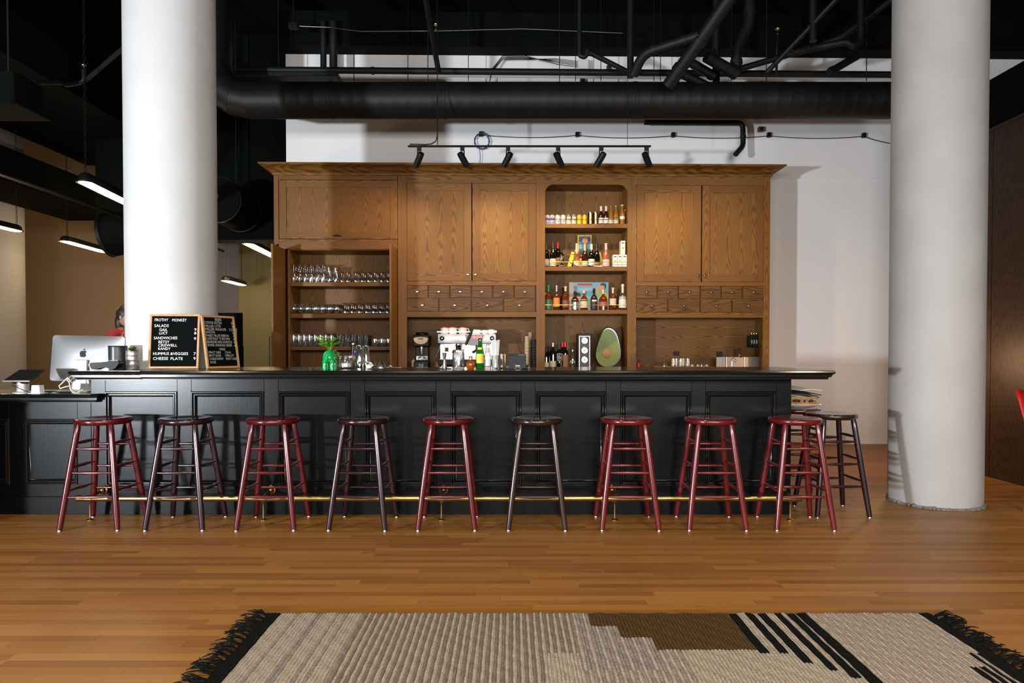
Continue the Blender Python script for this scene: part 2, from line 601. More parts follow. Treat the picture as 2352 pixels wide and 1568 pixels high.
# ------------------------------------------------------------------ floor
def plank_material():
    m = bpy.data.materials.new('maple_strip_floor')
    m.use_nodes = True
    g = NT(m)
    oi = g.n('ShaderNodeObjectInfo')
    ge = g.n('ShaderNodeNewGeometry')
    rnd = g.math('FRACT', g.math('ADD', oi.outputs['Random'], g.math('MULTIPLY', ge.outputs['Random Per Island'], 1.0)))
    sp = g.n('ShaderNodeSeparateXYZ', {0: ge.outputs['Position']})
    v = g.n('ShaderNodeCombineXYZ', {0: g.math('ADD', g.math('MULTIPLY', sp.outputs['X'], 2.2), g.math('MULTIPLY', rnd, 50.0)), 1: g.math('MULTIPLY', sp.outputs['Y'], 40.0), 2: rnd})
    n1 = g.n('ShaderNodeTexNoise', {'Vector': v.outputs[0], 'Scale': 1.0, 'Detail': 4.0, 'Roughness': 0.6})
    v2 = g.n('ShaderNodeCombineXYZ', {0: g.math('MULTIPLY', sp.outputs['X'], 0.7), 1: g.math('MULTIPLY', sp.outputs['Y'], 1.3), 2: 3.0})
    n2 = g.n('ShaderNodeTexNoise', {'Vector': v2.outputs[0], 'Scale': 1.6, 'Detail': 3.0})
    t = g.math('ADD', g.math('MULTIPLY', rnd, 0.42), g.math('ADD', g.math('MULTIPLY', n1.outputs['Fac'], 0.45), g.math('MULTIPLY', n2.outputs['Fac'], 0.35)))
    c = g.ramp(t, [(0.25, (0.160, 0.066, 0.014, 1)), (0.55, (0.245, 0.110, 0.023, 1)), (0.85, (0.320, 0.152, 0.035, 1))])
    g.to(c, 'Base Color')
    g.to(g.math('MULTIPLY_ADD', n1.outputs['Fac'], 0.18, 0.36), 'Roughness')
    g.b.inputs['Specular IOR Level'].default_value = 0.3
    bp = g.n('ShaderNodeBump', {'Height': n1.outputs['Fac'], 'Strength': 0.06, 'Distance': 0.002})
    g.to(bp.outputs[0], 'Normal')
    return m


M_PLANK = plank_material()
M_SUB = mat('floor_joint_dark', (0.045, 0.020, 0.007, 1), 0.8)
floor = struct(G().box(-12, 8.0, -3.0, 16.0, -0.10, -0.004).obj('floor', M_SUB, smooth=False))
rows = []
PW = 0.0572
y = -1.0
cands = []
rp = random.Random(11)
while y < 12.9:
    x = -9.5 - rp.random()
    while x < 7.4:
        ln = rp.uniform(0.45, 1.5)
        cands.append((x, x + ln, y, y + PW))
        x += ln
    y += PW
nind = 0
gs = G()
for (x0, x1, y0, y1) in cands:
    gap = 0.0006
    vis = y0 > 2.33 and x1 > -0.80 * y1 - 0.1 and x0 < 0.80 * y1 + 0.1 and not (y1 < 2.95 and x0 > -0.9 and x1 < 1.7)
    if vis and nind < 298:
        g = G().box(-(x1 - x0) / 2 + gap, (x1 - x0) / 2 - gap, -PW / 2 + gap, PW / 2 - gap, -0.006, 0.0)
        g.obj('plank', M_PLANK, floor, smooth=False, loc=((x0 + x1) / 2, (y0 + y1) / 2, 0))
        nind += 1
    else:
        gs.box(x0 + gap, x1 - gap, y0 + gap, y1 - gap, -0.006, 0.0)
stuff(gs.obj('far_planks', M_PLANK, floor, smooth=False))

# ------------------------------------------------------------------ walls, ceiling
CEILZ = 5.75
WD = 0.60                                             # wall plane in the back-bar frame
xw0 = bx(657, WD, 300)
zt = bz(126, 900, WD)
g = G().box(xw0, 7.2, WD, WD + 0.16, 0.0, zt)
wall_back = struct(g.obj('wall_back', M_WHITE, smooth=False, loc=(0, YC, 0)))
wall_back.rotation_euler.z = ALPHA
g = G().box(xw0 - 0.0, 7.2, WD - 0.25, WD + 0.3, zt, zt + 0.42)
beam = struct(g.obj('trim_1', M_CEIL, smooth=False, loc=(0, YC, 0)))
beam.rotation_euler.z = ALPHA
g = G().box(bx(1770, WD, 1000), 4.3, WD - 0.028, WD, 0.0, bz(998, 1950, WD), bev=0.006)
bb = struct(g.obj('baseboard_back', M_BASEB, smooth=False, loc=(0, YC, 0)))
bb.rotation_euler.z = ALPHA
g = G().box(bx(1768, WD, 412), 7.0, WD - 0.004, WD, bz(414, 1900, WD), bz(410.5, 1900, WD))
t2 = struct(g.obj('trim_2', M_WHITE, smooth=False, loc=(0, YC, 0)))
t2.rotation_euler.z = ALPHA

# wood panelled wall at the right, with a black soffit over it
RX = 4.56
rz = 3.29
wr = struct(G().box(RX, RX + 0.14, -2.5, 7.6, 0.0, rz).obj('wall_right', M_WALNUT, smooth=False))
struct(G().box(RX - 0.012, RX + 0.16, -2.5, 7.62, rz, rz + 0.03).obj('trim_3', M_WALNUT, smooth=False))
struct(G().box(RX + 0.02, RX + 0.9, -2.5, 7.62, rz + 0.03, 3.80).obj('trim_4', M_CEIL, smooth=False))
yq = 7.6
for k in range(8):
    G().box(RX - 0.006, RX, yq - 1.22 + 0.004, yq - 0.004, 0.0, rz - 0.002).obj('panel', M_WALNUT, wr, smooth=False)
    yq -= 1.22

struct(G().box(-12, 8.0, -3.0, 16.0, CEILZ, CEILZ + 0.1).obj('ceiling', M_CEIL, smooth=False))
# joists / beams under the ceiling
for i, (y0, zz) in enumerate([(2.2, 5.35), (4.4, 5.35), (6.6, 5.35), (10.8, 5.3)]):
    struct(G().box(-10, 8, y0, y0 + 0.28, zz, CEILZ).obj('trim_%d' % (5 + i), M_CEIL, smooth=False))

# back of the room at the left: tan wall, grey wall, olive wall
struct(G().box(-12, -7.0, 14.0, 14.2, 0, CEILZ).obj('wall_rear_left', M_TAN, smooth=False))
xg = W(581, 700, 13.6).x
struct(G().box(-7.0, xg, 13.6, 14.2, 0, CEILZ).obj('wall_rear_middle', M_GREY, smooth=False))
struct(G().box(xg, xw0 + 0.1, 12.9, 14.2, 0, CEILZ).obj('wall_rear_right', M_OLIVE, smooth=False))
struct(G().box(-12.1, -11.9, -3, 16.0, 0, CEILZ).obj('wall_left', M_TAN, smooth=False))


# ------------------------------------------------------------------ columns
def column(px_l, px_r, Y, r, label, m, chips, py=600):
    cx = W((px_l + px_r) / 2, py, Y).x
    t = thing('round_column', label, 'column', (cx, Y, 0))
    g = G()
    n = 64
    rr = random.Random(int(px_l))
    prof = [(r * 0.985, 0.012), (r, 0.05), (r, 0.8), (r, 2.2), (r, 3.6), (r, CEILZ)]
    g.lathe(prof, seg=n)
    g.obj('shaft', m, t)
    if chips:
        g = G()
        g.lathe([(r * 1.012, 0.0), (r * 1.012, 0.012), (r * 0.97, 0.02)], seg=n)
        for k in range(70):
            a = rr.uniform(0, 2 * PI)
            h = rr.uniform(0.004, 0.018)
            w = rr.uniform(0.006, 0.022)
            c = Vector((math.cos(a) * r, math.sin(a) * r, h * 0.5))
            g.ell(c, w, w, h, 6, 4)
        g.obj('chipped_foot', M_CHIP, t)
    return t


column(288, 503, 5.55, 0.345, 'thick white plaster column rising behind the menu letter boards', M_PILLAR, False)
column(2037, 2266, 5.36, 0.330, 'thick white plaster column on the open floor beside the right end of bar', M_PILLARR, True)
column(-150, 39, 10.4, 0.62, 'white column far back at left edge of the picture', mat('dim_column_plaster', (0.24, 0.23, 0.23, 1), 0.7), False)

# ------------------------------------------------------------------ long black bar
YF, YP, YB = 4.65, 4.94, 5.70          # counter nose, panelled front, back edge of the counter
ZB = 1.07
XBL, XBR = W(155, 855, YF).x, W(1920, 858, YF).x
XPL, XPR = W(210, 1000, YP).x, W(1817, 1000, YP).x


def wz(py, Y, px=1000):
    return W(px, py, Y).z


def wx(px, Y, py=1000):
    return W(px, py, Y).x


bar = thing('bar_counter', 'long black panelled bar with an overhanging moulded top behind the row of stools', 'bar counter', (0, YP, 0))
NOSE = [(-0.03, 0.0), (-0.012, 0.0), (-0.004, -0.004), (0.0, -0.013), (-0.003, -0.022), (-0.012, -0.027), (-0.016, -0.029), (-0.016, -0.036),
        (-0.024, -0.042), (-0.034, -0.050), (-0.036, -0.054), (-0.036, -0.062), (-0.06, -0.062)]
xs = wx(319, YF, 855)
PC = (W(395.5, 600, 5.55).x, 5.55)


def notch_poly(x0, x1):
    """plan of the slab with a round notch for the column at its back edge"""
    pts = [(x0, YF + 0.02), (x1, YF + 0.02), (x1, YB)]
    rn = 0.36
    arc = []
    for k in range(0, 33):
        a = R(-25) - R(130) * k / 32
        arc.append((PC[0] + rn * math.cos(a), PC[1] + rn * math.sin(a)))
    hx = math.sqrt(max(rn ** 2 - (YB - PC[1]) ** 2, 0))
    if x0 < PC[0] < x1:
        a0 = math.asin((YB - PC[1]) / rn)
        arc = [(PC[0] + rn * math.cos(a), PC[1] + rn * math.sin(a)) for a in [a0 - (PI + 2 * a0) * k / 40 for k in range(41)]]
        pts += arc
    pts += [(x0, YB)]
    return pts


def to_bar(poly):
    return [(a, b - YP) for a, b in poly]


G().prism(to_bar(notch_poly(xs + 0.0015, XBR - 0.02)), ZB - 0.045, ZB, 'z').obj('top_slab', M_BLKTOP, bar)
G().prism(to_bar([(XBL + 0.02, YF + 0.02), (xs - 0.0015, YF + 0.02), (xs - 0.0015, YB), (XBL + 0.02, YB)]), ZB - 0.047, ZB - 0.002, 'z').obj('top_slab', M_BLKTOP, bar)
G().sweep(to_bar([(xs + 0.001, YF), (XBR, YF), (XBR, YB)]), NOSE, ZB).obj('edge_moulding', M_BLKTOP, bar)
G().sweep(to_bar([(XBL, YB), (XBL, YF), (xs - 0.001, YF)]), NOSE, ZB - 0.003).obj('edge_moulding', M_BLKTOP, bar)


def lb(x0, x1, z0, z1, y0, y1, name, m, parent, bev=0.0015):
    return G().box(x0, x1, y0, y1, z0, z1, bev=bev).obj(name, m, parent, smooth=False)


ztop = ZB - 0.062
z898, z1115 = wz(899, YP), wz(1115, YP)
edges = [(210, 243), (408, 440), (607, 640), (805, 838), (1002, 1035), (1197, 1229), (1392, 1425), (1588, 1620), (1784, 1817)]
zbase = 0.0
PANEL_PROF = [(0, 0.0), (0.0, -0.006), (0.004, -0.011), (0.009, -0.011), (0.013, -0.004), (0.017, -0.001), (0.021, -0.005), (0.026, -0.005),
              (0.030, 0.004), (0.036, 0.012), (0.040, 0.014)]
for i, (a, b) in enumerate(edges):
    xa, xb = wx(a, YP), wx(b, YP)
    lb(xa + 0.0005, xb - 0.0005, z1115 - 0.001, ztop, 0, 0.022, 'stile', M_BLKV, bar)
    if i < len(edges) - 1:
        xc = wx(edges[i + 1][0], YP)
        lb(xb + 0.0005, xc - 0.0005, z898, ztop, 0.0008, 0.022, 'top_rail', M_BLKH, bar)
        p = G().box(xb + 0.02, xc - 0.02, 0.014, 0.02, z1115 + 0.02, z898 - 0.02).obj('panel', M_BLKV, bar, smooth=False)
        G().frame_ring(xb, xc, z1115, z898, PANEL_PROF).obj('panel_moulding', M_BLKTOP, p)
lb(XPL, XPR, wz(1140, YP), z1115, 0.0005, 0.022, 'bottom_rail', M_BLKH, bar)
lb(XPL, XPR, 0.0, wz(1140, YP), -0.010, 0.022, 'kick_board', M_BLKH, bar)
lb(XPR - 0.02, XPR, 0.0, ztop, 0.024, 0.70, 'end_panel', M_BLKV, bar)
lb(XPL, XPL + 0.02, 0.0, ztop, 0.024, 0.20, 'end_panel', M_BLKV, bar)

# lower service counter at the left
YFL = 4.86
ZL = 0.893
low = thing('service_counter', 'lower black panelled counter carrying the computer at the left end of bar', 'counter', (0, YP, 0))
XLR = wx(224, YFL, 915)
XLL = wx(-140, YFL, 915)
G().prism(to_bar([(XLL, YFL + 0.02), (XLR - 0.02, YFL + 0.02), (XLR - 0.02, YP - 0.002), (XPL - 0.003, YP - 0.002), (XPL - 0.003, YB + 0.1), (XLL, YB + 0.1)]), ZL - 0.045, ZL, 'z').obj('top_slab', M_BLKTOP, low)
G().sweep(to_bar([(XLL, YFL), (XLR, YFL), (XLR, YP - 0.001)]), NOSE, ZL).obj('edge_moulding', M_BLKTOP, low)
zlt = ZL - 0.062
zp1, zp0 = wz(962, YP), wz(1112, YP)
le = [(-160, -125), (20, 55), (178, 209.5)]
for i, (a, b) in enumerate(le):
    xa, xb = wx(a, YP), wx(b, YP)
    lb(xa + 0.0005, xb - 0.0005, zp0 - 0.001, zlt, 0, 0.022, 'stile', M_BLKV, low)
    if i < 2:
        xc = wx(le[i + 1][0], YP)
        lb(xb + 0.0005, xc - 0.0005, zp1, zlt, 0.0008, 0.022, 'top_rail', M_BLKH, low)
        p = G().box(xb + 0.02, xc - 0.02, 0.014, 0.02, zp0 + 0.02, zp1 - 0.02).obj('panel', M_BLKV, low, smooth=False)
        G().frame_ring(xb, xc, zp0, zp1, PANEL_PROF).obj('panel_moulding', M_BLKTOP, p)
xa = wx(-160, YP)
lb(xa, XPL - 0.001, wz(1140, YP), zp0, 0.0005, 0.022, 'bottom_rail', M_BLKH, low)
lb(xa, XPL - 0.001, 0.0, wz(1140, YP), -0.010, 0.022, 'kick_board', M_BLKH, low)

# added out-of-view black box, placed to shade the lower counter's left end
t = thing('unseen_shade_box', 'added unseen black box shading the left end of lower counter', 'cabinet', (-4.36, 4.15, 0))
G().box(-0.35, 0.35, -0.25, 0.25, 0.06, 0.84, bev=0.004).obj('carcass', M_BLKV, t, smooth=False)
G().box(-0.36, 0.36, -0.26, 0.26, 0.84, 0.87, bev=0.004).obj('top', M_BLKTOP, t, smooth=False)
G().box(-0.33, 0.33, -0.22, 0.22, 0.0, 0.06).obj('plinth', M_BLKH, t, smooth=False)
for s in (-1, 1):
    dd_ = G().box(s * 0.175 - 0.165, s * 0.175 + 0.165, -0.27, -0.25, 0.09, 0.81, bev=0.003).obj('door', M_BLKV, t, smooth=False)
    G().lathe([(0.006, 0.0), (0.006, 0.012), (0.013, 0.016), (0.011, 0.026), (0.001, 0.028)], seg=12, M=Matrix.Translation((s * 0.04, -0.27, 0.6)) @ Matrix.Rotation(PI / 2, 4, 'X')).obj('knob', M_BRASS, dd_)

# brass foot rail
YR = YP - 0.17
zr = wz(1144, YR)
xr0, xr1 = wx(178, YR, 1144), wx(1838, YR, 1144)
rail = thing('foot_rail', 'long aged brass foot rail on posts along the foot of bar', 'foot rail', (0, YR, 0))
g = G().cyl((xr0, 0, zr), (xr1, 0, zr), 0.0215, seg=18)
g.obj('rail', M_BRASS, rail)
for x, sgn in ((xr0, -1), (xr1, 1)):
    G().lathe([(0.0215, -0.02), (0.024, -0.02), (0.024, 0.0), (0.021, 0.008), (0.008, 0.012)], seg=16, M=Matrix.Translation((x, 0, zr)) @ Matrix.Rotation(sgn * PI / 2, 4, 'Y')).obj('end_cap', M_BRASS, rail)
for px in (207, 605, 1014, 1412, 1815):
    x = wx(px, YR, 1170)
    g = G()
    g.lathe([(0.026, 0.0), (0.026, 0.003), (0.013, 0.008), (0.0065, 0.014), (0.0055, zr - 0.05), (0.009, zr - 0.03), (0.016, zr - 0.022)], (x, 0, 0), 12)
    po = g.obj('post', M_BRASS, rail)
    g = G()
    zb_ = zr + 0.028
    g.tube([(x, 0, zr), (x, 0.05, zr + 0.015), (x, 0.15, zb_)], 0.010, 10)
    g.lathe([(0.034, -0.013), (0.034, -0.008), (0.024, -0.003), (0.021, 0.004), (0.022, 0.014), (0.012, 0.028), (0.002, 0.031)], seg=16, M=Matrix.Translation((x, 0.145, zb_)) @ Matrix.Rotation(PI / 2, 4, 'X'))
    g.lathe([(0.0225, -0.022), (0.026, -0.022), (0.026, 0.022), (0.0225, 0.022)], seg=16, M=Matrix.Translation((x, 0, zr)) @ Matrix.Rotation(PI / 2, 4, 'Y'))
    g.obj('wall_bracket', M_BRASS, po)


# ------------------------------------------------------------------ bar stools
def stool_paint(name, c, c2):
    m = bpy.data.materials.new(name)
    m.use_nodes = True
    g = NT(m)
    tc = g.n('ShaderNodeTexCoord')
    n = g.n('ShaderNodeTexNoise', {'Vector': tc.outputs['Object'], 'Scale': 7.0, 'Detail': 3.0})
    cc = g.ramp(n.outputs['Fac'], [(0.35, c), (0.65, c2)])
    g.to(cc, 'Base Color')
    g.b.inputs['Roughness'].default_value = 0.24
    g.b.inputs['Coat Weight'].default_value = 0.4
    g.b.inputs['Coat Roughness'].default_value = 0.12
    return m


P_RED = stool_paint('cherry_red_lacquer', (0.058, 0.0035, 0.006, 1), (0.082, 0.005, 0.008, 1))
P_BRIGHT = stool_paint('bright_cherry_lacquer', (0.085, 0.005, 0.007, 1), (0.115, 0.007, 0.009, 1))
P_DARK = stool_paint('dark_mahogany_lacquer', (0.014, 0.0035, 0.006, 1), (0.022, 0.005, 0.009, 1))
P_BROWN = stool_paint('dark_brown_lacquer', (0.018, 0.007, 0.006, 1), (0.026, 0.011, 0.009, 1))
SH = 0.745


def stool_meshes():
    d = {}
    g = G()
    g.lathe([(0.0, SH - 0.042), (0.155, SH - 0.042), (0.170, SH - 0.037), (0.178, SH - 0.026), (0.179, SH - 0.014), (0.175, SH - 0.005),
             (0.165, SH - 0.0005), (0.152, SH), (0.125, SH - 0.002), (0.09, SH - 0.007), (0.04, SH - 0.010), (0.0, SH - 0.011)], seg=48)
    d['seat'] = g
    hb, ht = 0.190, 0.108
    legs = []
    axes = []
    for (sx, sy) in ((-1, -1), (1, -1), (1, 1), (-1, 1)):
        p0 = Vector((sx * hb, sy * hb, 0.012))
        p1 = Vector((sx * ht, sy * ht, SH - 0.034))
        axes.append((p0, p1))
        dlt = p1 - p0
        pts = [p0 + dlt * t for t in (0, 0.04, 0.35, 0.6, 0.9, 0.97, 0.985, 1.0)]
        g = G().tube(pts, [0.0170, 0.0185, 0.0210, 0.0210, 0.0198, 0.0190, 0.0165, 0.0160], 14)
        gl = G().lathe([(0.014, 0.0), (0.015, 0.006), (0.012, 0.013)], (p0.x, p0.y, 0), 12)
        legs.append((g, gl))
    d['legs'] = legs
    st = []
    for side in range(4):
        a, b = axes[side], axes[(side + 1) % 4]
        off = 0.0 if side % 2 == 0 else 0.035
        for z in (0.225, 0.385, 0.545):
            zz = z + off
            t = (zz - 0.012) / (SH - 0.046)
            pa = a[0].lerp(a[1], t)
            pb = b[0].lerp(b[1], t)
            pts = [pa.lerp(pb, k) for k in (0, 0.08, 0.3, 0.5, 0.7, 0.92, 1)]
            st.append(G().tube(pts, [0.006, 0.0065, 0.0105, 0.0118, 0.0105, 0.0065, 0.006], 10))
    d['st'] = st
    return d


SM = stool_meshes()
seat_me = SM['seat'].mesh('seat', P_RED)
leg_me = [(a.mesh('leg', P_RED), b.mesh('foot_glide', M_STEEL)) for a, b in SM['legs']]
st_me = [s.mesh('stretcher', P_RED) for s in SM['st']]


def paint_copy(me, m):
    if m is P_RED:
        return me
    k = me.name + '|' + m.name
    if k not in _paint:
        c = me.copy()
        c.materials[0] = m
        _paint[k] = c
    return _paint[k]


_paint = {}


def stool(x, y, rz, m, label, seat_m=None, group='wooden stools along the bar'):
    t = thing('bar_stool', label, 'stool', (x, y, 0), rz, group)
    mk('seat', paint_copy(seat_me, seat_m or m), t)
    for lm, gm in leg_me:
        l = mk('leg', paint_copy(lm, m), t)
        mk('foot_glide', gm, l)
    for s in st_me:
        mk('stretcher', paint_copy(s, m), t)
    return t


SY = 4.655
sp = [
    (238, 2, P_RED, None, 'dark red wooden bar stool at the left end of row, before the lower counter'),
    (427.5, 1, P_DARK, None, 'blackish mahogany bar stool, second from left, under the menu boards'),
    (628, 2, P_RED, None, 'red wooden bar stool, third from left in the row along the bar'),
    (835, -2, P_DARK, None, 'dark mahogany bar stool, fourth from left, in front of the green planter'),
    (1030, 1, P_RED, None, 'deep red wooden bar stool, fifth from left, before the coffee machine'),
    (1232, -1, P_BROWN, P_BROWN, 'brownish black bar stool at middle of the row, sixth from left'),
    (1439, -1, P_BRIGHT, None, 'bright red bar stool, third from right in front of the bar, below the three-dial box'),
    (1632, -1, P_BRIGHT, None, 'red bar stool, second from right in front of the bar'),
    (1826, -1, P_BRIGHT, None, 'red bar stool at the right end of bar front, overlapping the stools behind'),
]
for px, rz, m, sm, lab in sp:
    stool(W(px, 960, SY).x, SY, R(rz), m, lab, sm)
stool(2.385, 5.0, R(1), P_DARK, 'dark brown bar stool around the bar end, nearest the right column', P_BROWN)
stool(2.315, 5.44, R(-2), P_RED, 'red bar stool behind the bar end, with plate and basket on its seat')

# ------------------------------------------------------------------ rug
def rug():
    x0, x1 = FL(612, 1414).x, FL(2142, 1414).x
    y1 = FL(1300, 1412).y
    y0 = 1.15
    t = thing('woven_rug', 'large flat-woven wool rug with beige stripes, brown patch and black bands, in the foreground', 'rug', ((x0 + x1) / 2, (y0 + y1) / 2, 0))
    ox, oy = t.location.x, t.location.y
    def wm(name, c, nz=0.22):
        return mat(name, c, 0.95, spec=0.1, noise=nz, nscale=90, bump=0.9, bscale=260)
    beige = wm('beige_wool', (0.40, 0.345, 0.285, 1))
    taupe = wm('taupe_wool', (0.21, 0.160, 0.130, 1))
    greyw = wm('grey_flecked_wool', (0.27, 0.24, 0.215, 1), 0.35)
    brown = wm('dark_brown_wool', (0.085, 0.050, 0.021, 1))
    black = wm('black_wool', (0.0065, 0.0075, 0.0075, 1))
    pink = wm('rosy_beige_wool', (0.34, 0.275, 0.235, 1))
    mats = [beige, taupe, greyw, brown, black, pink]
    fx = lambda px, py=1414: FL(px, py).x
    fy = lambda py: FL(1300, py).y
    # bands across the rug (constant x)
    X = {k: fx(k) for k in (640, 840, 1310, 1352, 1405, 1470, 1672, 1700, 1860, 2110)}
    rib = 0.0150
    blackb = [(1672, 1692), (1712, 1730), (1740, 1761), (1778, 1796), (1806, 1824), (1829, 1852)]
    bl = [(fx(a), fx(b)) for a, b in blackb]
    yend = [fy(1501), fy(1501), fy(1530), fy(1545), fy(1560), 0.0]
    xl = fx(645)
    xr = fx(2112)

    def cell(x, y, r):
        if x < xl or x > xr:
            return 4
        if x < X[840]:
            return 2 if (math.sin(r * 2.17) + math.sin(r * 0.9)) > 0.7 else 0
        if x < X[1310]:
            if y < fy(1503) and x > fx(1238):
                return 0 if y > 2.35 or x > fx(1255) else 1
            return 0 if r % 2 else 1
        # grey vertical flecked stripe and steps
        if x < X[1672]:
            stepy = fy(1441) if x < X[1405] else (fy(1467) if x < X[1470] else (fy(1500)))
            if x >= X[1352] and y > stepy:
                return 3
            if x < X[1470] and y > fy(1545):
                return 2 if r % 3 else 0
            if x < X[1470] + 0.10:
                return 2 if r % 2 else 0
            return 0
        if x < X[1860]:
            for (a, b), ye in zip(bl, yend):
                if a <= x <= b and y > ye:
                    return 4
            if x < X[1700] and y < fy(1467):
                return 0
            return 0
        if y < fy(1503) and x > fx(2052):
            q = int((x - fx(2052)) / 0.034)
            lim = fy(1503) if q >= 2 else fy(1535)
            if y < lim and (x - fx(2052)) % 0.034 < 0.024:
                return 4
        return 5 if r % 2 else 0

    nr = int((x1 - x0) / rib)
    ny = 66
    g = G()
    ht = 0.010
    prof = [(0.0, 0.55), (0.25, 0.92), (0.5, 1.0), (0.75, 0.92)]
    cols = []
    for r in range(nr):
        for (u, h) in prof:
            cols.append((x0 + (r + u) * rib, h * ht, r))
    cols.append((x1, 0.55 * ht, nr - 1))
    rng = random.Random(3)
    grid = []
    ph = [rng.uniform(0, 6) for _ in range(nr + 1)]
    for (x, h, r) in cols:
        col = []
        for j in range(ny + 1):
            yy = y0 + (y1 - y0) * j / ny
            wob = 0.0012 * math.sin(yy * 9 + ph[r]) + 0.0007 * math.sin(yy * 23 + 2 * ph[r])
            ee = 0.004 * math.sin(r * 0.7) if j == ny else 0
            col.append(g.bm.verts.new((x - ox + wob, yy - oy + ee, h + 0.0012 * math.sin(yy * 60 + r))))
        grid.append(col)
    for i in range(len(cols) - 1):
        xm = (cols[i][0] + cols[i + 1][0]) / 2
        for j in range(ny):
            f = g.bm.faces.new((grid[i][j], grid[i + 1][j], grid[i + 1][j + 1], grid[i][j + 1]))
            f.material_index = cell(xm, y0 + (y1 - y0) * (j + 0.5) / ny, cols[i][2])
    # thin edge down to the floor
    for line in (grid[0], grid[-1], [c[-1] for c in grid], [c[0] for c in grid]):
        low_ = [g.bm.verts.new((v.co.x, v.co.y, 0.0006)) for v in line]
        for k in range(len(line) - 1):
            f = g.bm.faces.new((line[k], line[k + 1], low_[k + 1], low_[k]))
            f.material_index = 4 if line in (grid[0], grid[-1]) else 0
    bmesh.ops.recalc_face_normals(g.bm, faces=g.bm.faces[:])
    g.obj('weave', mats, t)
    # fringe tassels
    for side, xe in ((-1, x0), (1, x1)):
        k = 0
        yy = y0 + 0.01
        while yy < y1:
            g = G()
            for s in range(5):
                L = rng.uniform(0.05, 0.12)
                dy = rng.uniform(-0.01, 0.07)
                b = Vector((xe - ox, yy - oy + rng.uniform(-0.008, 0.008), 0.007))
                m1 = b + Vector((side * L * 0.45, dy * 0.3, rng.uniform(0.002, 0.012)))
                m2 = b + Vector((side * L * 0.8, dy * 0.9 + rng.uniform(-0.012, 0.012), rng.uniform(-0.001, 0.006)))
                e = b + Vector((side * L, dy + rng.uniform(-0.02, 0.02), -0.003))
                g.tube([b, m1, m2, e], [0.0038, 0.0032, 0.0028, 0.0012], 5)
            g.obj('tassel', black, t)
            yy += rng.uniform(0.028, 0.045)
    return t


rug()

# ------------------------------------------------------------------ back-bar cabinets
ZC = 0.98                                    # top of the back counter
XL0, XR0 = bx(630), bx(1768)
zcb = bz(404)


def cb(t, ox):
    """maker of boards for a cabinet unit whose root is at x = ox on the counter"""
    def f(name, x0, x1, z0, z1, d0, d1, m, parent=None, bev=0.0012):
        xc, dc, zc = (x0 + x1) / 2 - ox, (d0 + d1) / 2, (z0 + z1) / 2 - ZC
        hx, hd, hz = (x1 - x0) / 2, (d1 - d0) / 2, (z1 - z0) / 2
        me = G().box(-hx, hx, -hd, hd, -hz, hz, bev=bev).mesh(name, m, False)
        par = parent or t
        off = Vector((xc, dc, zc))
        if parent is not None:
            off -= parent.location
        return mk(name, me, par, off)
    return f


def knob(t, x, d, z, m):
    g = G()
    g.lathe([(0.010, 0.0), (0.010, 0.003), (0.006, 0.006), (0.006, 0.016), (0.014, 0.020), (0.0165, 0.026), (0.013, 0.033), (0.001, 0.036)], seg=14,
            M=Matrix.Rotation(PI / 2, 4, 'X'))
    return g.obj('knob', m, t, loc=(x, d, z))


def paneled(f, t, ox, name, x0, x1, z0, z1, rail, m_panel, extra=None):
    """framed door: the door object is its frame, the panel a sub-part"""
    xc, zc = (x0 + x1) / 2, (z0 + z1) / 2
    w, h = (x1 - x0) / 2, (z1 - z0) / 2
    dr = G().box(-w + rail - 0.002, w - rail + 0.002, -0.001, 0.006, -h + rail - 0.002, h - rail + 0.002).obj(name, m_panel, t, smooth=False, loc=(xc - ox, 0.011, zc - ZC))
    for s in (-1, 1):
        G().box(-rail / 2, rail / 2, -0.011, 0.011, -h, h, bev=0.0012).obj('door_stile', M_OAKV, dr, smooth=False, loc=(s * (w - rail / 2), 0, 0))
        G().box(-w + rail + 0.0004, w - rail - 0.0004, -0.011, 0.011, -rail / 2, rail / 2, bev=0.0012).obj('door_rail', M_OAKH, dr, smooth=False, loc=(0, 0, s * (h - rail / 2)))
    return dr


def carcass(f, x0, x1, ztop, depth, m_back, open_bottom=None):
    f('side_panel', x0, x0 + 0.02, ZC, ztop, 0.023, WD - 0.005, M_OAKV)
    f('side_panel', x1 - 0.02, x1, ZC, ztop, 0.023, WD - 0.005, M_OAKV)
    f('back_panel', x0 + 0.02, x1 - 0.02, ZC, ztop, depth, depth + 0.015, m_back)
    f('top_panel', x0, x1, ztop - 0.02, ztop, 0.023, depth, M_OAKH)


g15 = 0.0025
# crown moulding
crown = bthing('crown_moulding', 'projecting oak crown moulding along the top of back bar cabinets', 'moulding', (XL0 + XR0) / 2, 0.0, zcb)
zc_top = bz(371.5, 620, -0.14)
hcr = zc_top - zcb
PRO = [(0.0, 0.0), (0.014, 0.0), (0.018, 0.006), (0.018, 0.014), (0.012, 0.018), (0.012, 0.024), (0.020, 0.034), (0.030, hcr * 0.34), (0.048, hcr * 0.50), (0.075, hcr * 0.66),
       (0.108, hcr * 0.78), (0.128, hcr * 0.82), (0.128, hcr * 0.86), (0.138, hcr * 0.86), (0.138, hcr), (0.0, hcr)]
hw = (XR0 - XL0) / 2
G().sweep([(-hw, WD - 0.005), (-hw, 0.0), (hw, 0.0), (hw, WD - 0.005)], PRO).obj('cornice', M_OAKH, crown)
G().box(-hw, hw, 0.0, WD - 0.005, 0.001, hcr - 0.001).obj('cornice_top', M_OAKH, crown, smooth=False)

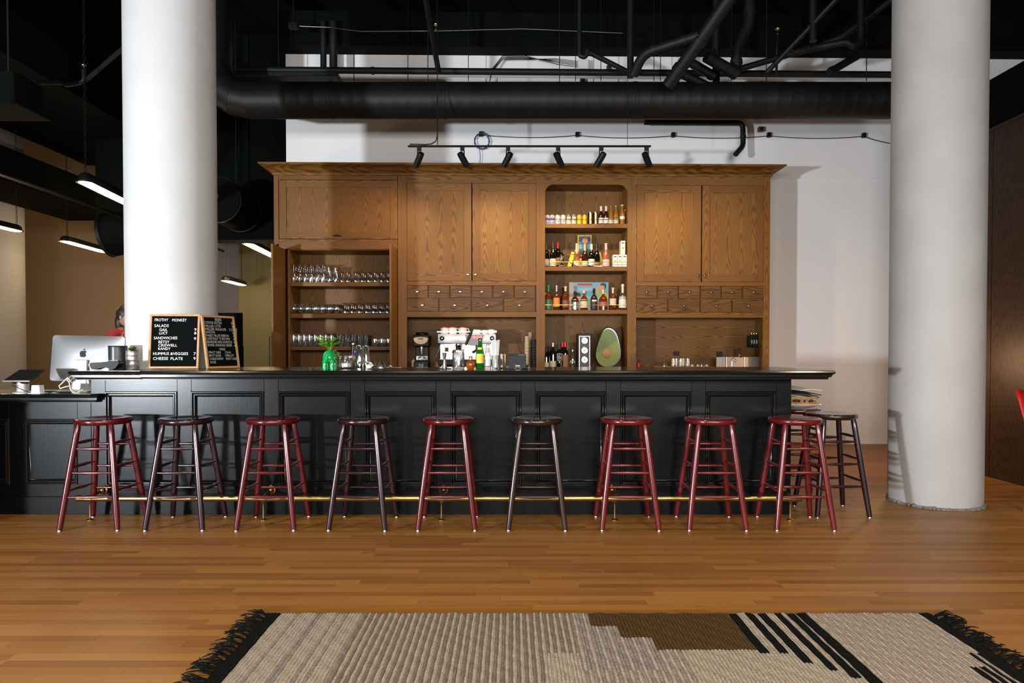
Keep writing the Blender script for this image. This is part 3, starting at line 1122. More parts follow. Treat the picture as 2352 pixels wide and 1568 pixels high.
# back counter (mostly hidden by the bar)
bc = bthing('back_counter', 'low counter carrying the oak back bar cabinets and coffee machine', 'counter', (XL0 + XR0) / 2, 0, 0)
G().box(-hw - 0.01, hw + 0.01, -0.08, WD - 0.004, ZC - 0.04, ZC, bev=0.003).obj('worktop', M_BLKTOP, bc, smooth=False)
G().box(-hw, hw, -0.02, WD - 0.004, 0.10, ZC - 0.04).obj('carcass', M_OAKH, bc, smooth=False)
G().box(-hw + 0.03, hw - 0.03, 0.05, WD - 0.004, 0.0, 0.10).obj('plinth', M_BLKH, bc, smooth=False)
for k in range(10):
    w = 2 * hw / 10
    p = G().box(-hw + k * w + 0.006, -hw + (k + 1) * w - 0.006, -0.04, -0.02, 0.12, ZC - 0.06, bev=0.003).obj('door', M_OAKV, bc, smooth=False)
    G().cyl((-hw + (k + 0.85) * w, -0.055, ZC - 0.14), (-hw + (k + 0.85) * w, -0.038, ZC - 0.14), 0.012).obj('knob', M_NICKEL, p)

# ---- unit 1: glass cupboard
x0, x1 = bx(630), bx(922)
u1 = bthing('glass_cupboard', 'tall oak cupboard with folded-open doors showing shelves of glassware, leftmost cabinet', 'cabinet', (x0 + x1) / 2, 0, ZC)
o1 = (x0 + x1) / 2
f = cb(u1, o1)
D1 = 0.42
xi0, xi1 = bx(665), bx(900)
f('side_panel', x0, x0 + 0.02, ZC, zcb, 0.023, WD - 0.005, M_OAKV)
f('side_panel', x1 - 0.01, x1, ZC, zcb, 0.023, WD - 0.005, M_OAKV)
f('inner_side', xi0 - 0.02, xi0, ZC, bz(575), 0.0, D1, M_OAKV)
f('inner_side', xi1, xi1 + 0.02, ZC, bz(575), 0.0, D1, M_OAKV)
f('back_panel', xi0 - 0.02, xi1 + 0.02, ZC, bz(560), D1, D1 + 0.015, M_OAKV)
f('ceiling_panel', xi0 - 0.02, xi1 + 0.02, bz(575), bz(573) + 0.02, 0.022, D1, M_OAKH)
f('stile', x0, bx(641) - g15, bz(562), zcb, 0.0, 0.022, M_OAKV)
f('stile', bx(913.5) + g15, x1, ZC, zcb, 0.0, 0.022, M_OAKV)
f('top_rail', bx(641), bx(913), bz(415) + g15, zcb, 0.0, 0.022, M_OAKH)
f('middle_rail', bx(641), bx(913), bz(573), bz(550) - g15, 0.0, 0.022, M_OAKH)
fd = paneled(f, u1, o1, 'flip_up_door', bx(642), bx(913), bz(549.5), bz(415.5), 0.082, M_OAKV)
g = G()
pts = [(0.052 * math.cos(a), 0.026 * math.sin(a)) for a in [PI * k / 12 for k in range(13)]]
g.prism(pts, -0.0135, -0.0112, 'y')
g.obj('finger_pull', M_BLACK, fd, loc=(bx(775) - (bx(642) + bx(913)) / 2, 0, bz(544.5) - (bz(549.5) + bz(415.5)) / 2))
SHELF1 = [(648, 657), (720, 730), (795, 804)]
for a, b in SHELF1:
    f('shelf', xi0 + 0.001, xi1 - 0.001, bz(b), bz(a), 0.03, D1, M_OAKH)
# folded leaves standing out toward the room
for xx, w in ((bx(657) - 0.03, 'l'), (bx(914) - 0.03, 'r')):
    lf = f('folding_door', xx, xx + 0.024, ZC + 0.004, bz(574), -0.43, -0.002, M_OAKV)
    f('door_rail', xx - 0.0015, xx + 0.0255, bz(574) - 0.09, bz(574) - 0.0005, -0.425, -0.01, M_OAKV, lf)
    if w == 'l':
        g = G().tube([(-0.012, 0, 0.16), (-0.040, 0, 0.16), (-0.040, 0, -0.16), (-0.012, 0, -0.16)], 0.006, 8)
        hz_ = ZC + 0.22 - (ZC + 0.004 + bz(574)) / 2
        g.obj('bar_handle', M_BLACK, lf, loc=(0, -0.19, hz_))

# ---- units 2 and 4: doors over small drawers


def door_unit(label, xa, xb, top, dbot, doors, rows, open_top, knob_px, km, depth=0.40, kz=630.5):
    X0, X1 = bx(xa), bx(xb)
    o = (X0 + X1) / 2
    u = bthing('drawer_cabinet', label, 'cabinet', o, 0, ZC, 'oak cabinets with doors over spice drawers')
    f = cb(u, o)
    za, zb = bz(top), bz(dbot)
    d0, d3 = bx(doors[0][0]), bx(doors[1][1])
    carcass(f, X0, X1, zcb, depth, M_OAKH)
    f('stile', X0, d0 - g15, ZC, zcb, 0, 0.022, M_OAKV)
    f('stile', d3 + g15, X1, ZC, zcb, 0, 0.022, M_OAKV)
    f('top_rail', d0 - g15, d3 + g15, za + g15, zcb, 0, 0.022, M_OAKH)
    for (a, b), k in zip(doors, knob_px):
        dr = paneled(f, u, o, 'door', bx(a) + 0.001, bx(b) - 0.001, zb, za, 0.088, M_OAKP)
        knob(dr, bx(k) - (bx(a) + bx(b)) / 2, -0.011, bz(kz) - (za + zb) / 2, km)
    r0 = rows[0][0]
    f('middle_rail', d0 - g15, d3 + g15, bz(r0) + g15, zb - g15, 0, 0.022, M_OAKH)
    for (ya, yb, cells) in rows:
        for (a, b) in cells:
            w, h = (bx(b) - bx(a)) / 2, (bz(ya) - bz(yb)) / 2
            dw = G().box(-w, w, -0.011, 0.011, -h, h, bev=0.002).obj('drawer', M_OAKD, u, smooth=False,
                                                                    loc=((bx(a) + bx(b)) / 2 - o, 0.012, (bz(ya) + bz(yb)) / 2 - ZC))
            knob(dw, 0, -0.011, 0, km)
    f('drawer_back', d0, d3, bz(rows[1][1]), bz(r0), 0.030, 0.036, M_OAKH)
    f('bottom_rail', d0 - g15, d3 + g15, bz(open_top), bz(rows[1][1]) - g15, 0, 0.022, M_OAKH)
    f('recess_ceiling', d0, d3, bz(open_top), bz(open_top) + 0.018, 0.022, depth, M_OAKH)
    return u


door_unit('oak cabinet with two doors and ten small drawers above the coffee machine', 922, 1241, 421, 645, [(935, 1083), (1085, 1231)],
          [(656, 684, [(935, 982.5), (985, 1032), (1034.5, 1081), (1084, 1130), (1133, 1179.5), (1182, 1229)]),
           (686.5, 715.5, [(935, 1006.5), (1009, 1081), (1084, 1155), (1157.5, 1229)])], 728, (1075, 1092), M_NICKEL)
door_unit('oak cabinet with two doors and ten small drawers at the right end of back bar', 1451, 1768, 424, 646, [(1462, 1610), (1612.5, 1753)],
          [(656.5, 684.5, [(1462, 1508.5), (1511, 1557), (1559.5, 1607), (1610, 1655), (1658, 1704), (1707, 1753)]),
           (687, 716.5, [(1462, 1532), (1535, 1607), (1610, 1680), (1683, 1753)])], 729, (1602, 1617.5), M_PEWTER, kz=632)

# ---- unit 3: bottle niche with an arched top
X0, X1 = bx(1241), bx(1451)
o3 = (X0 + X1) / 2
u3 = bthing('bottle_niche', 'open oak shelf niche with arched top full of cans and bottles', 'shelf', o3, 0, ZC)
f = cb(u3, o3)
D3 = 0.39
n0, n1 = bx(1252), bx(1441)
f('stile', X0, n0, ZC, zcb, 0, 0.022, M_OAKV)
f('stile', n1, X1, ZC, zcb, 0, 0.022, M_OAKV)
f('inner_side', n0 - 0.018, n0, ZC, bz(410), 0.022, D3, M_OAKV)
f('inner_side', n1, n1 + 0.018, ZC, bz(410), 0.022, D3, M_OAKV)
f('back_panel', n0 - 0.018, n1 + 0.018, ZC, bz(405), D3, D3 + 0.015, M_OAKV)
f('ceiling_panel', n0, n1, bz(421), bz(421) + 0.018, 0.022, D3, M_OAKH)
za, zr_ = bz(423), 0.10
pts = [(n0, zcb), (n0, za - zr_)]
for k in range(1, 9):
    a = PI - PI / 2 * k / 8
    pts.append((n0 + zr_ + zr_ * math.cos(a), za - zr_ + zr_ * math.sin(a)))
for k in range(0, 9):
    a = PI / 2 - PI / 2 * k / 8
    pts.append((n1 - zr_ + zr_ * math.cos(a), za - zr_ + zr_ * math.sin(a)))
pts += [(n1, zcb)]
G().prism([(a - o3, b - ZC) for a, b in pts], 0.0, 0.022, 'y').obj('arched_rail', M_OAKH, u3, smooth=False)
SH3 = [(513, 522.5), (611.5, 621.5), (711.5, 720.5)]
for a, b in SH3:
    f('shelf', n0 + 0.0005, n1 - 0.0005, bz(b), bz(a), 0.004, D3, M_OAKH)
for py in (502.5, 601, 700):
    g = G().cyl((n0 - o3, 0.012, bz(py) - ZC), (n1 - o3, 0.012, bz(py) - ZC), 0.0035, seg=8)
    g.obj('guard_rail', M_BRASS, u3)

# ------------------------------------------------------------------ track light above the cabinets
SPOT_W = {963: 58, 1062: 38, 1167: 46, 1282: 54, 1381: 66, 1485: 84}
YT = 7.0
tz = W(1200, 336, YT).z
tx0, tx1 = W(937, 334, YT).x, W(1495, 336, YT).x
tr = thing('track_light', 'black ceiling-hung track with six small spotlights above the oak cabinets', 'track light', ((tx0 + tx1) / 2, YT, tz))
tw = (tx1 - tx0) / 2
G().box(-tw, tw, -0.016, 0.016, -0.007, 0.009, bev=0.003).obj('track', M_BLACK, tr, smooth=False)
heads = [(963, -1), (1062, 1), (1167, -1), (1282, 1), (1381, -1), (1485, 1)]
for px, s in heads:
    x = W(px, 345, YT).x - tr.location.x
    g = G()
    g.box(x - 0.022, x + 0.022, -0.016, 0.016, -0.045, -0.008, bev=0.003)
    g.tube([(x + s * 0.018, 0, -0.045), (x + s * 0.018, 0.0, -0.075), (x + s * 0.022, 0.01, -0.12)], 0.006, 8)
    h = g.obj('spotlight', M_BLACK, tr)
    c = Vector((x + s * 0.005, 0.015, -0.125))
    dr = Vector((s * 0.44, 0.55, -0.71)).normalized()
    g = G()
    q = dr.to_track_quat('Z', 'Y').to_matrix().to_4x4()
    g.lathe([(0.020, -0.075), (0.031, -0.070), (0.034, -0.045), (0.034, 0.085), (0.030, 0.090), (0.028, 0.075)], seg=18, M=Matrix.Translation(c) @ q, cap1=True)
    can = g.obj('spotlight_can', M_BLACK, h)
    g = G().lathe([(0.0275, 0.0755), (0.0275, 0.077)], seg=18, M=Matrix.Translation(c) @ q)
    g.obj('lens', M_LAMPW, h)
    lamp('track_spot', 'SPOT', Vector(tr.location) + c + dr * 0.10, SPOT_W[px], (1.0, 0.72, 0.36),
         target=Vector(tr.location) + c + dr * 3.0, spot_size=R(105), spot_blend=1.0, shadow_soft_size=0.03)
# suspension wires and feed cable
for px, ytop in ((1005, 60), (1441, 0)):
    x = W(px, 300, YT).x - tr.location.x
    g = G().cyl((x, 0.0, 0.01), (x, 0.0, CEILZ - tz), 0.0028 if px == 1441 else 0.0045, seg=6)
    g.obj('suspension_wire', M_BLACK, tr)
xa = W(1005, 300, YT).x - tr.location.x
g = G().tube([(xa, -0.012, 0.5), (xa, -0.014, 0.11), (xa - 0.015, -0.014, 0.05), (xa - 0.06, -0.012, 0.022), (xa - 0.12, -0.010, 0.016), (-tw + 0.02, -0.010, 0.02)], 0.006, 7)
g.obj('feed_cable', M_BLACK, tr)

# ------------------------------------------------------------------ big round duct
YD = 7.35
zd0 = (W(1000, 190, YD).z + W(1000, 272.5, YD).z) / 2
rd = (W(1000, 190, YD).z - W(1000, 272.5, YD).z) / 2 * 0.985
duct = thing('round_duct', 'large black round air duct running across above the cabinets, elbow at its left end', 'duct', (0, YD, zd0))
seams = [572, 763, 1022, 1457, 1742, 2100]
sx = [W(p, 230, YD).x for p in seams]
for k in range(len(sx) - 1):
    a, b = sx[k], sx[k + 1]
    g = G()
    prof = [(rd * 1.0, a)]
    n = max(2, int((b - a) / 0.135))
    for i in range(1, n):          # spiral lock seams
        xx = a + (b - a) * i / n
        prof += [(rd, xx - 0.006), (rd * 1.003, xx - 0.002), (rd * 1.003, xx + 0.002), (rd, xx + 0.006)]
    prof += [(rd, b)]
    sl = -0.012          # slight fall to the right as seen in the photograph
    g.lathe([(r_, z_) for r_, z_ in prof], seg=48, M=Matrix.Rotation(PI / 2, 4, 'Y'), cap0=(k == 0), cap1=True)
    g.obj('duct_section', M_DUCT, duct)
    g = G()
    g.lathe([(rd * 1.002, b - 0.02), (rd * 1.022, b - 0.016), (rd * 1.022, b + 0.016), (rd * 1.002, b + 0.02)], seg=48, M=Matrix.Rotation(PI / 2, 4, 'Y'), cap0=False, cap1=False)
    g.obj('duct_band', M_DUCT, duct)
# elbow: three gores turning upward
xe = sx[0]
Rb = rd * 2.0
prev = None
for k in range(4):
    g = G()
    rings = []
    for a in (k * PI / 8, (k + 1) * PI / 8):
        c = Vector((xe - Rb * math.sin(a), 0, Rb - Rb * math.cos(a)))
        u = Vector((math.sin(a), 0, math.cos(a)))
        rings.append([g.bm.verts.new(c + (u * math.cos(t) + Vector((0, 1, 0)) * math.sin(t)) * rd) for t in [2 * PI * j / 40 for j in range(40)]])
    g.ring_faces(rings, True)
    g.obj('elbow_gore', M_DUCT, duct)
    a = (k + 1) * PI / 8
    c = Vector((xe - Rb * math.sin(a), 0, Rb - Rb * math.cos(a)))
    d = Vector((-math.cos(a), 0, math.sin(a)))
    q = d.to_track_quat('Z', 'Y').to_matrix().to_4x4()
    G().lathe([(rd, -0.012), (rd * 1.018, -0.008), (rd * 1.018, 0.008), (rd, 0.012)], seg=40, M=Matrix.Translation(c) @ q, cap0=False, cap1=False).obj('duct_band', M_DUCT, duct)
g = G()
g.lathe([(rd, Rb), (rd, CEILZ - zd0)], (xe - Rb, 0, 0), 40)
g.obj('riser', M_DUCT, duct)
for px in (983, 1760, 2235, 1285):
    x = W(px, 200, YD).x
    G().cyl((x, 0, rd * 0.99), (x, 0, CEILZ - zd0), 0.005, seg=6).obj('hanger_rod', M_PIPE, duct)

# ------------------------------------------------------------------ pipes under the ceiling


def pipe(name, label, pts, r, m=M_PIPE, cat='pipe', group=None, collars=(), seg=14):
    P = [Vector(p) for p in pts]
    for e, q in ((0, 1), (-1, -2)):          # runs that leave the picture at the top go on up to the ceiling
        dv = P[e] - P[q]
        if P[e].z > W(1176, 12, P[e].y).z and dv.z > 0.25 * dv.length and P[e].z < CEILZ and name != 'drain_trap' or (name == 'drain_trap' and e == 0):
            P[e] = P[e] + dv * ((CEILZ - P[e].z) / dv.z)
    base = P[0].copy()
    t = thing(name, label, cat, base, 0, group)
    # rounded corners
    out = [P[0]]
    for i in range(1, len(P) - 1):
        a, b, c = P[i - 1], P[i], P[i + 1]
        k = min(2.2 * r, (a - b).length * 0.45, (c - b).length * 0.45)
        p0 = b + (a - b).normalized() * k
        p1 = b + (c - b).normalized() * k
        for s in (0, 0.25, 0.5, 0.75, 1):
            out.append(p0.lerp(b, s).lerp(b.lerp(p1, s), s))
    out.append(P[-1])
    G().tube([p - base for p in out], r, seg).obj('pipe_run', m, t)
    for (i, s) in collars:
        a, b = P[i] - base, P[i + 1] - base
        c = a.lerp(b, s)
        d = (b - a).normalized() * r * 0.45
        G().cyl(c - d, c + d, r * 1.16, seg=seg).obj('coupling', m, t)
    return t


def wp(*a):
    return [W(x, y, Y) for (x, y, Y) in a]


pipe('sprinkler_main', 'long straight black sprinkler pipe running across just above the round duct', wp((545, 160, 7.9), (2100, 172, 7.9)), 0.038, collars=[(0, 0.68), (0, 0.2)])
pipe('drain_pipe', 'thick black drain pipe slanting up from the duct to the ceiling', wp((1535, 196, 6.9), (1612, 88, 6.55), (1700, -40, 6.2)), 0.066, collars=[(0, 0.35), (0, 0.95)])
pipe('drain_branch', 'bent black branch pipe joining the slanting drain pipe from the left', wp((1455, 172, 6.95), (1478, 122, 6.8), (1605, 82, 6.55)), 0.050, collars=[(1, 0.2), (1, 0.75)])
pipe('drain_pipe', 'upright black pipe dropping from the ceiling left of the bent branch pipe', wp((1448, -30, 7.3), (1448, 178, 7.3)), 0.036, collars=[(0, 0.2)])
pipe('drain_trap', 'black trap pipe with hooked foot hanging left of the upright pipe', wp((1331, 50, 7.4), (1331, 128, 7.4), (1345, 132, 7.4), (1349, 116, 7.4)), 0.026)
pipe('diagonal_strut', 'black angled strut falling right from the trap pipe to the upright pipe', wp((1349, 118, 7.5), (1440, 164, 7.6)), 0.028)
pipe('drain_pipe', 'upper black pipe stub slanting down right from the drain pipe toward the stack', wp((1622, 130, 7.0), (1690, 168, 7.15)), 0.058, collars=[(0, 0.95)])
pipe('drain_pipe', 'middle black pipe stub slanting down right behind the drain pipe', wp((1580, 140, 7.2), (1640, 175, 7.3)), 0.048, collars=[(0, 0.9)])
pipe('drain_pipe', 'lowest black pipe stub slanting down to the duct, right of the drain pipe', wp((1558, 166, 7.2), (1640, 205, 7.3)), 0.046)
pipe('drain_stack', 'upright black stack pipe with offset foot in the middle of pipe cluster', wp((1722, -30, 7.2), (1722, 60, 7.2), (1690, 105, 7.2), (1692, 168, 7.2)), 0.055, collars=[(0, 0.85), (2, 0.6), (0, 0.6)])
pipe('drain_stack', 'thin dark upright pipe behind the drain pipe', wp((1645, -20, 7.6), (1645, 190, 7.6)), 0.040)
pipe('diagonal_strut', 'long thin black strut rising right from the sprinkler pipe to the ceiling', wp((1756, 172, 7.6), (1925, -6, 7.0)), 0.028)
pipe('drain_pipe', 'dark pipe sloping up right behind the long thin strut', wp((1700, 158, 7.5), (1790, 132, 7.5), (1930, 88, 7.3), (2060, -10, 7.1)), 0.034, collars=[(1, 0.5)])
pipe('drain_trap', 'black u-shaped trap pipe hanging near the right column', wp((1978, -20, 7.0), (1978, 92, 7.0), (1962, 108, 7.0), (1945, 96, 7.0), (1880, 108, 7.1), (1820, 122, 7.1)), 0.036, collars=[(0, 0.8)])
pipe('drain_pipe', 'thick black pipe end slanting down left of the right column', wp((1970, 128, 7.5), (1905, 166, 7.4)), 0.042, collars=[(0, 0.92)])
pipe('drain_pipe', 'short black upright pipe hanging from the ceiling right of the long strut', wp((1868, 10, 7.2), (1868, 95, 7.2)), 0.040)
pipe('angle_brace', 'dark steel brace leaning from the ceiling to the sprinkler pipe, near the track wire', wp((974, -20, 7.3), (1008, 168, 7.6)), 0.030, seg=4)
pipe('roof_drain', 'black pipe leaving the wall under the duct and bending down in a hook', wp((1480, 281, 8.42), (1706, 282, 8.42), (1707, 335, 8.42), (1690, 354, 8.25)), 0.032, collars=[(1, 0.6)])
pipe('sprinkler_drop', 'thin upright sprinkler pipe rising from the main, right of the pipe cluster', wp((1783, 172, 7.6), (1786, 82, 7.6)), 0.014)
pipe('electrical_conduit', 'thin pale conduit wire sagging along the black beam', wp((688, 60, 7.9), (760, 63, 7.9), (830, 72, 7.9), (1000, 71, 7.9), (1200, 66, 7.9), (1430, 76, 7.9)), 0.005, M_PEWTER, 'wire', seg=6)
for k, (px, py, lab) in enumerate([(1786, 72, 'brass sprinkler head above the black sprinkler main, right of the pipe cluster'), (1001, 62, 'brass sprinkler head beside the leaning brace near the track wire'),
                                   (193, 156, 'brass sprinkler head on the bent pipe left of the left column')]):
    Y = 7.6 if k < 2 else 7.0
    c = W(px, py, Y)
    t = thing('fire_sprinkler', lab, 'sprinkler', c, 0, 'ceiling sprinkler heads')
    g = G().lathe([(0.012, -0.03), (0.012, -0.012), (0.007, 0.0), (0.007, 0.02)], seg=10)
    g.obj('nozzle', M_STEEL, t)
    g = G().lathe([(0.006, 0.018), (0.024, 0.022), (0.026, 0.028), (0.004, 0.032)], seg=12)
    g.obj('deflector', M_BRASS, t)
# black box and metal hanger at the upper left of the beam
t = thing('junction_box', 'small black junction box at the left end of pale conduit wire', 'electrical box', W(674, 60, 7.9))
G().box(-0.055, 0.055, -0.03, 0.03, -0.035, 0.035, bev=0.004).obj('box', M_BLACK, t, smooth=False)
G().cyl((0, 0, 0.035), (0, 0, CEILZ - t.location.z), 0.008, seg=6).obj('hanger_rod', M_BLACK, t)
# dark damper boxes seen over the main at left
t = thing('duct_damper', 'short black duct drops hanging behind the sprinkler pipe above left cabinet', 'duct', W(752, 152, 8.2))
for a, b in ((736, 750), (757, 775)):
    xa, xb = W(a, 150, 8.2).x - t.location.x, W(b, 150, 8.2).x - t.location.x
    G().lathe([((xb - xa) / 2, -0.02), ((xb - xa) / 2, 0.20), ((xb - xa) / 2 * 1.15, 0.22), ((xb - xa) / 2 * 1.15, 0.55)], ((xa + xb) / 2, 0, 0), 20).obj('duct_drop', M_DUCT, t)
t.location.z -= 0.02
t = thing('flat_duct', 'flat black duct lying behind the sprinkler pipe at the top left of white wall', 'duct', W(640, 180, 8.0))
xa, xb = W(500, 180, 8.0).x - t.location.x, W(782, 180, 8.0).x - t.location.x
G().box(xa, xb, -0.15, 0.2, -0.03, 0.025, bev=0.01).obj('duct_body', M_DUCT, t)
G().cyl((0, 0, 0.025), (0, 0, CEILZ - t.location.z), 0.006, seg=6).obj('hanger_rod', M_PIPE, t)
# thin hanger rods in front of the white strip
for i, (px, Y) in enumerate([(1076, 8.2), (1322, 8.2), (1380, 8.2), (1502, 8.2), (1517, 8.2), (1680, 8.2), (1990, 7.7), (813, 8.2), (937, 8.2)]):
    zt_ = CEILZ
    zb_ = W(px, 186, Y).z
    nm = ['in front of the white wire strip', 'left of the trap pipe', 'right of the trap pipe', 'left of the drain pipe, first of a close pair', 'left of the drain pipe, second of a close pair',
          'right of the drain stack', 'left of the right column', 'right of the black duct drops', 'left of the leaning brace'][i]
    tag(G().cyl((0, 0, 0), (0, 0, zt_ - zb_), 0.005, seg=6).obj('hanger_rod', M_PIPE, None, loc=(W(px, 186, Y).x, Y, zb_)), 'thin black hanger rod ' + nm, 'rod', 'hanger rods above the duct')
for px, py, lab in ((1747, 297, 'small dark red fire alarm box on white wall near the hooked pipe'), (1338, 187, 'tiny dark red junction box above the duct below the pipe'), (1399, 156, 'tiny dark red junction box beside white valve box')):
    Yw = WD - 0.03
    p = BK(px, py, Yw)
    t = bthing('alarm_box', lab, 'electrical box', p.x, p.y, p.z, 'small red boxes on the upper wall')
    G().box(-0.032, 0.032, -0.03, 0.03, -0.03, 0.03, bev=0.006).obj('housing', mat('dark_red_box_' + str(px), (0.09, 0.02, 0.02, 1), 0.5), t, smooth=False)
    G().cyl((0, -0.036, 0), (0, -0.029, 0), 0.015, seg=12).obj('cover', M_BLACK, t)
# white valve box with bundled wires
p = BK(1340, 150, WD - 0.06)
t = bthing('valve_box', 'white box with bundled thin wires high on the wall above the duct', 'electrical box', p.x, p.y, p.z)
G().box(-0.075, 0.075, -0.04, 0.05, -0.055, 0.055, bev=0.005).obj('housing', M_WPLAST, t, smooth=False)
rr = random.Random(5)
for k in range(5):
    z = 0.04 - k * 0.018
    G().tube([(-0.07, -0.02, z), (-0.35, -0.03, z + 0.02 + rr.uniform(-.01, .02)), (-0.75, -0.02, 0.06 + k * 0.012), (-1.02, -0.03, 0.05 + k * 0.012), (-1.15, -0.06, -0.12 + 0.01 * k), (-1.19, -0.1, -0.30)], 0.0035, 5).obj('wire', M_PIPE, t)

# ------------------------------------------------------------------ string of clips and cable on the white wall
clips = [(1105, 308), (1326, 309), (1546, 310), (1766, 310), (1984, 311)]
t = bthing('wall_cable', 'thin black cable held by five black clips along the white wall under the duct', 'cable', 0, WD, bz(309, 1400, WD))
z0 = bz(309, 1400, WD)
pts = []
P5 = [BK(a, b, WD - 0.03) for a, b in clips] + [BK(2090, 330, WD - 0.03)]
for i in range(len(P5) - 1):
    for k in range(8):
        s = k / 8
        q = P5[i].lerp(P5[i + 1], s)
        q.z -= 0.05 * 4 * s * (1 - s) * 0.6
        pts.append((q.x, -0.03, q.z - z0 - 0.01))
G().tube(pts, 0.0045, 6).obj('cable', M_BLACK, t)
for a, b in clips:
    q = BK(a, b, WD - 0.02)
    G().box(q.x - 0.025, q.x + 0.025, -0.045, -0.001, q.z - z0 - 0.03, q.z - z0 + 0.03, bev=0.006).obj('clip', M_BLACK, t, smooth=False)
q = BK(1107, 324, WD - 0.05)
t = bthing('cable_coil', 'coil of blue cable hanging from the first clip behind the track light', 'cable', q.x, q.y, q.z)
pts = []
for k in range(60):
    a = 2 * PI * k / 20
    rr_ = 0.092 + 0.006 * math.sin(k * 1.7)
    pts.append((rr_ * math.sin(a), 0.006 * math.sin(k * 0.35), rr_ * 1.08 * math.cos(a)))
G().tube(pts, 0.0055, 6).obj('coil', M_CABLEB, t)
G().tube([(-0.03, 0.0, -0.095), (-0.02, 0, -0.2), (-0.03, 0.01, -0.29), (-0.08, 0.02, -0.32), (0.05, 0.02, -0.32)], 0.004, 6).obj('tail', M_CABLEB, t)


# ------------------------------------------------------------------ linear pendants
def pendant(label, p0, p1, w=0.075, hgt=0.085, chain_at=(0.12, 0.88), glow=34):
    """capsule lamp from p0 to p1 (underside), hung on chains"""
    p0, p1 = Vector(p0), Vector(p1)
    c = (p0 + p1) / 2
    d = (p1 - p0)
    L = d.length
    ang = math.atan2(d.y, d.x)
    t = thing('linear_pendant', label, 'pendant lamp', c, ang, 'linear pendant lamps over the left seating')
    def cap(hw_, hl, n=10):
        pts = []
        for k in range(n + 1):
            a = -PI / 2 + PI * k / n
            pts.append((hl - hw_ + hw_ * math.cos(a), hw_ * math.sin(a)))
        for k in range(n + 1):
            a = PI / 2 + PI * k / n
            pts.append((-hl + hw_ + hw_ * math.cos(a), hw_ * math.sin(a)))
        return pts
    g = G()
    rings = []
    for (hw_, hl, z) in ((w * 1.1, L / 2 + 0.01, 0.0), (w * 1.1, L / 2 + 0.01, 0.012), (w * 0.92, L / 2 - 0.01, 0.016), (w * 0.85, L / 2 - 0.02, hgt * 0.7), (w * 0.5, L / 2 - 0.05, hgt)):
        rings.append([g.bm.verts.new((x, y, z)) for x, y in cap(hw_, hl)])
    g.ring_faces(rings, True, 0, False, True)
    g.obj('housing', M_BLACK, t)
    g = G().prism(cap(w * 0.86, L / 2 - 0.02), -0.002, 0.008, 'z')
    g.obj('diffuser', M_LAMPW, t)
    lamp('pendant_glow', 'POINT', c + Vector((0, 0, -0.06)), glow, (1.0, 0.74, 0.42), shadow_soft_size=0.05)
    for s in chain_at:
        x = -L / 2 + L * s
        g = G()
        z = hgt
        k = 0
        while z < CEILZ - c.z:
            a = 0.011
            pts = [(x + (a * math.cos(q) if k % 2 else 0), (0 if k % 2 else a * math.cos(q)), z + 0.03 + 0.028 * math.sin(q)) for q in [2 * PI * j / 8 for j in range(8)]]
            g.tube(pts, 0.0035, 4, loop=True)
            z += 0.05
            k += 1
        stuff(g.obj('chain', M_BLACK, t))
    return t


def pend_px(label, a, b, z, **kw):
    A = FL(a[0], a[1], z)
    B = FL(b[0], b[1], z)
    return pendant(label, A, B, **kw)


# underside height fixed per lamp, the ends are where the rays meet that height
pend_px('large lit linear pendant just left of the left white column', (187, 416), (318, 480), 2.85, w=0.070, hgt=0.10, chain_at=(0.06, 0.94))
pend_px('lit linear pendant hanging lower before the tan wall', (143, 553), (246, 581), 2.85, w=0.085, chain_at=(0.1, 0.9))
pend_px('lit linear pendant at far left edge before the white rear column', (-70, 505), (47, 533), 2.85, w=0.08, chain_at=(0.1, 0.92))
pend_px('lit linear pendant touching the left side of oak cabinets', (567, 559), (640, 595), 2.85, w=0.085, chain_at=(0.05, 0.95))
pend_px('small lit linear pendant before the grey rear wall, beside the left column', (515, 644), (560, 656), 2.40, w=0.085, chain_at=(0.12, 0.88))
pend_px('lit linear pendant whose tip shows at the right side of left column', (470, 530), (512, 541.5), 3.1, w=0.085)

# ------------------------------------------------------------------ ducts and beams at the upper left
struct(G().box(-7.6, -6.6, 5.0, 11.5, 3.42, 3.86).obj('trim_10', M_CEIL, smooth=False))
struct(G().box(-7.0, -5.2, 4.0, 11.1, 4.25, 4.75).obj('trim_11', M_CEIL, smooth=False))
tag(G().cyl((0, 0, 0), (0, 7.5, 0), 0.022, seg=8).obj('cable_rail', M_BLACK, None, loc=(-5.02, 4.2, 2.93)), 'thin black rail running back under the left duct', 'pipe')
c = W(300, 532, 9.6)
t = thing('round_duct', 'end of a dark round duct peeking out left of the left column', 'duct', c)
G().lathe([(0.30, -0.3), (0.30, 0.9)], seg=28, M=Matrix.Rotation(R(80), 4, 'Y')).obj('duct_body', M_CEIL, t)
G().lathe([(0.30, -0.33), (0.312, -0.33), (0.312, -0.28), (0.30, -0.28)], seg=28, M=Matrix.Rotation(R(80), 4, 'Y')).obj('duct_band', M_DUCT, t)
G().cyl((0.2, 0, 0.28), (0.2, 0, CEILZ - c.z), 0.01, seg=6).obj('hanger_rod', M_PIPE, t)
pipe('sprinkler_branch', 'bent black sprinkler branch pipe left of the left column', wp((60, 190, 7.2), (145, 190, 7.2), (152, 196, 7.1), (193, 188, 7.0), (193, 160, 7.0)), 0.022)
pipe('angle_brace', 'slanting black brace beside the sprinkler branch at upper left', wp((195, 186, 7.6), (285, 108, 7.6)), 0.03, seg=4)
t = thing('air_diffuser', 'dark square air diffuser hanging at the upper left edge', 'duct', W(20, 215, 6.5))
G().box(-0.35, 0.2, -0.2, 0.2, -0.15, 0.14, bev=0.01).obj('plenum', M_CEIL, t)
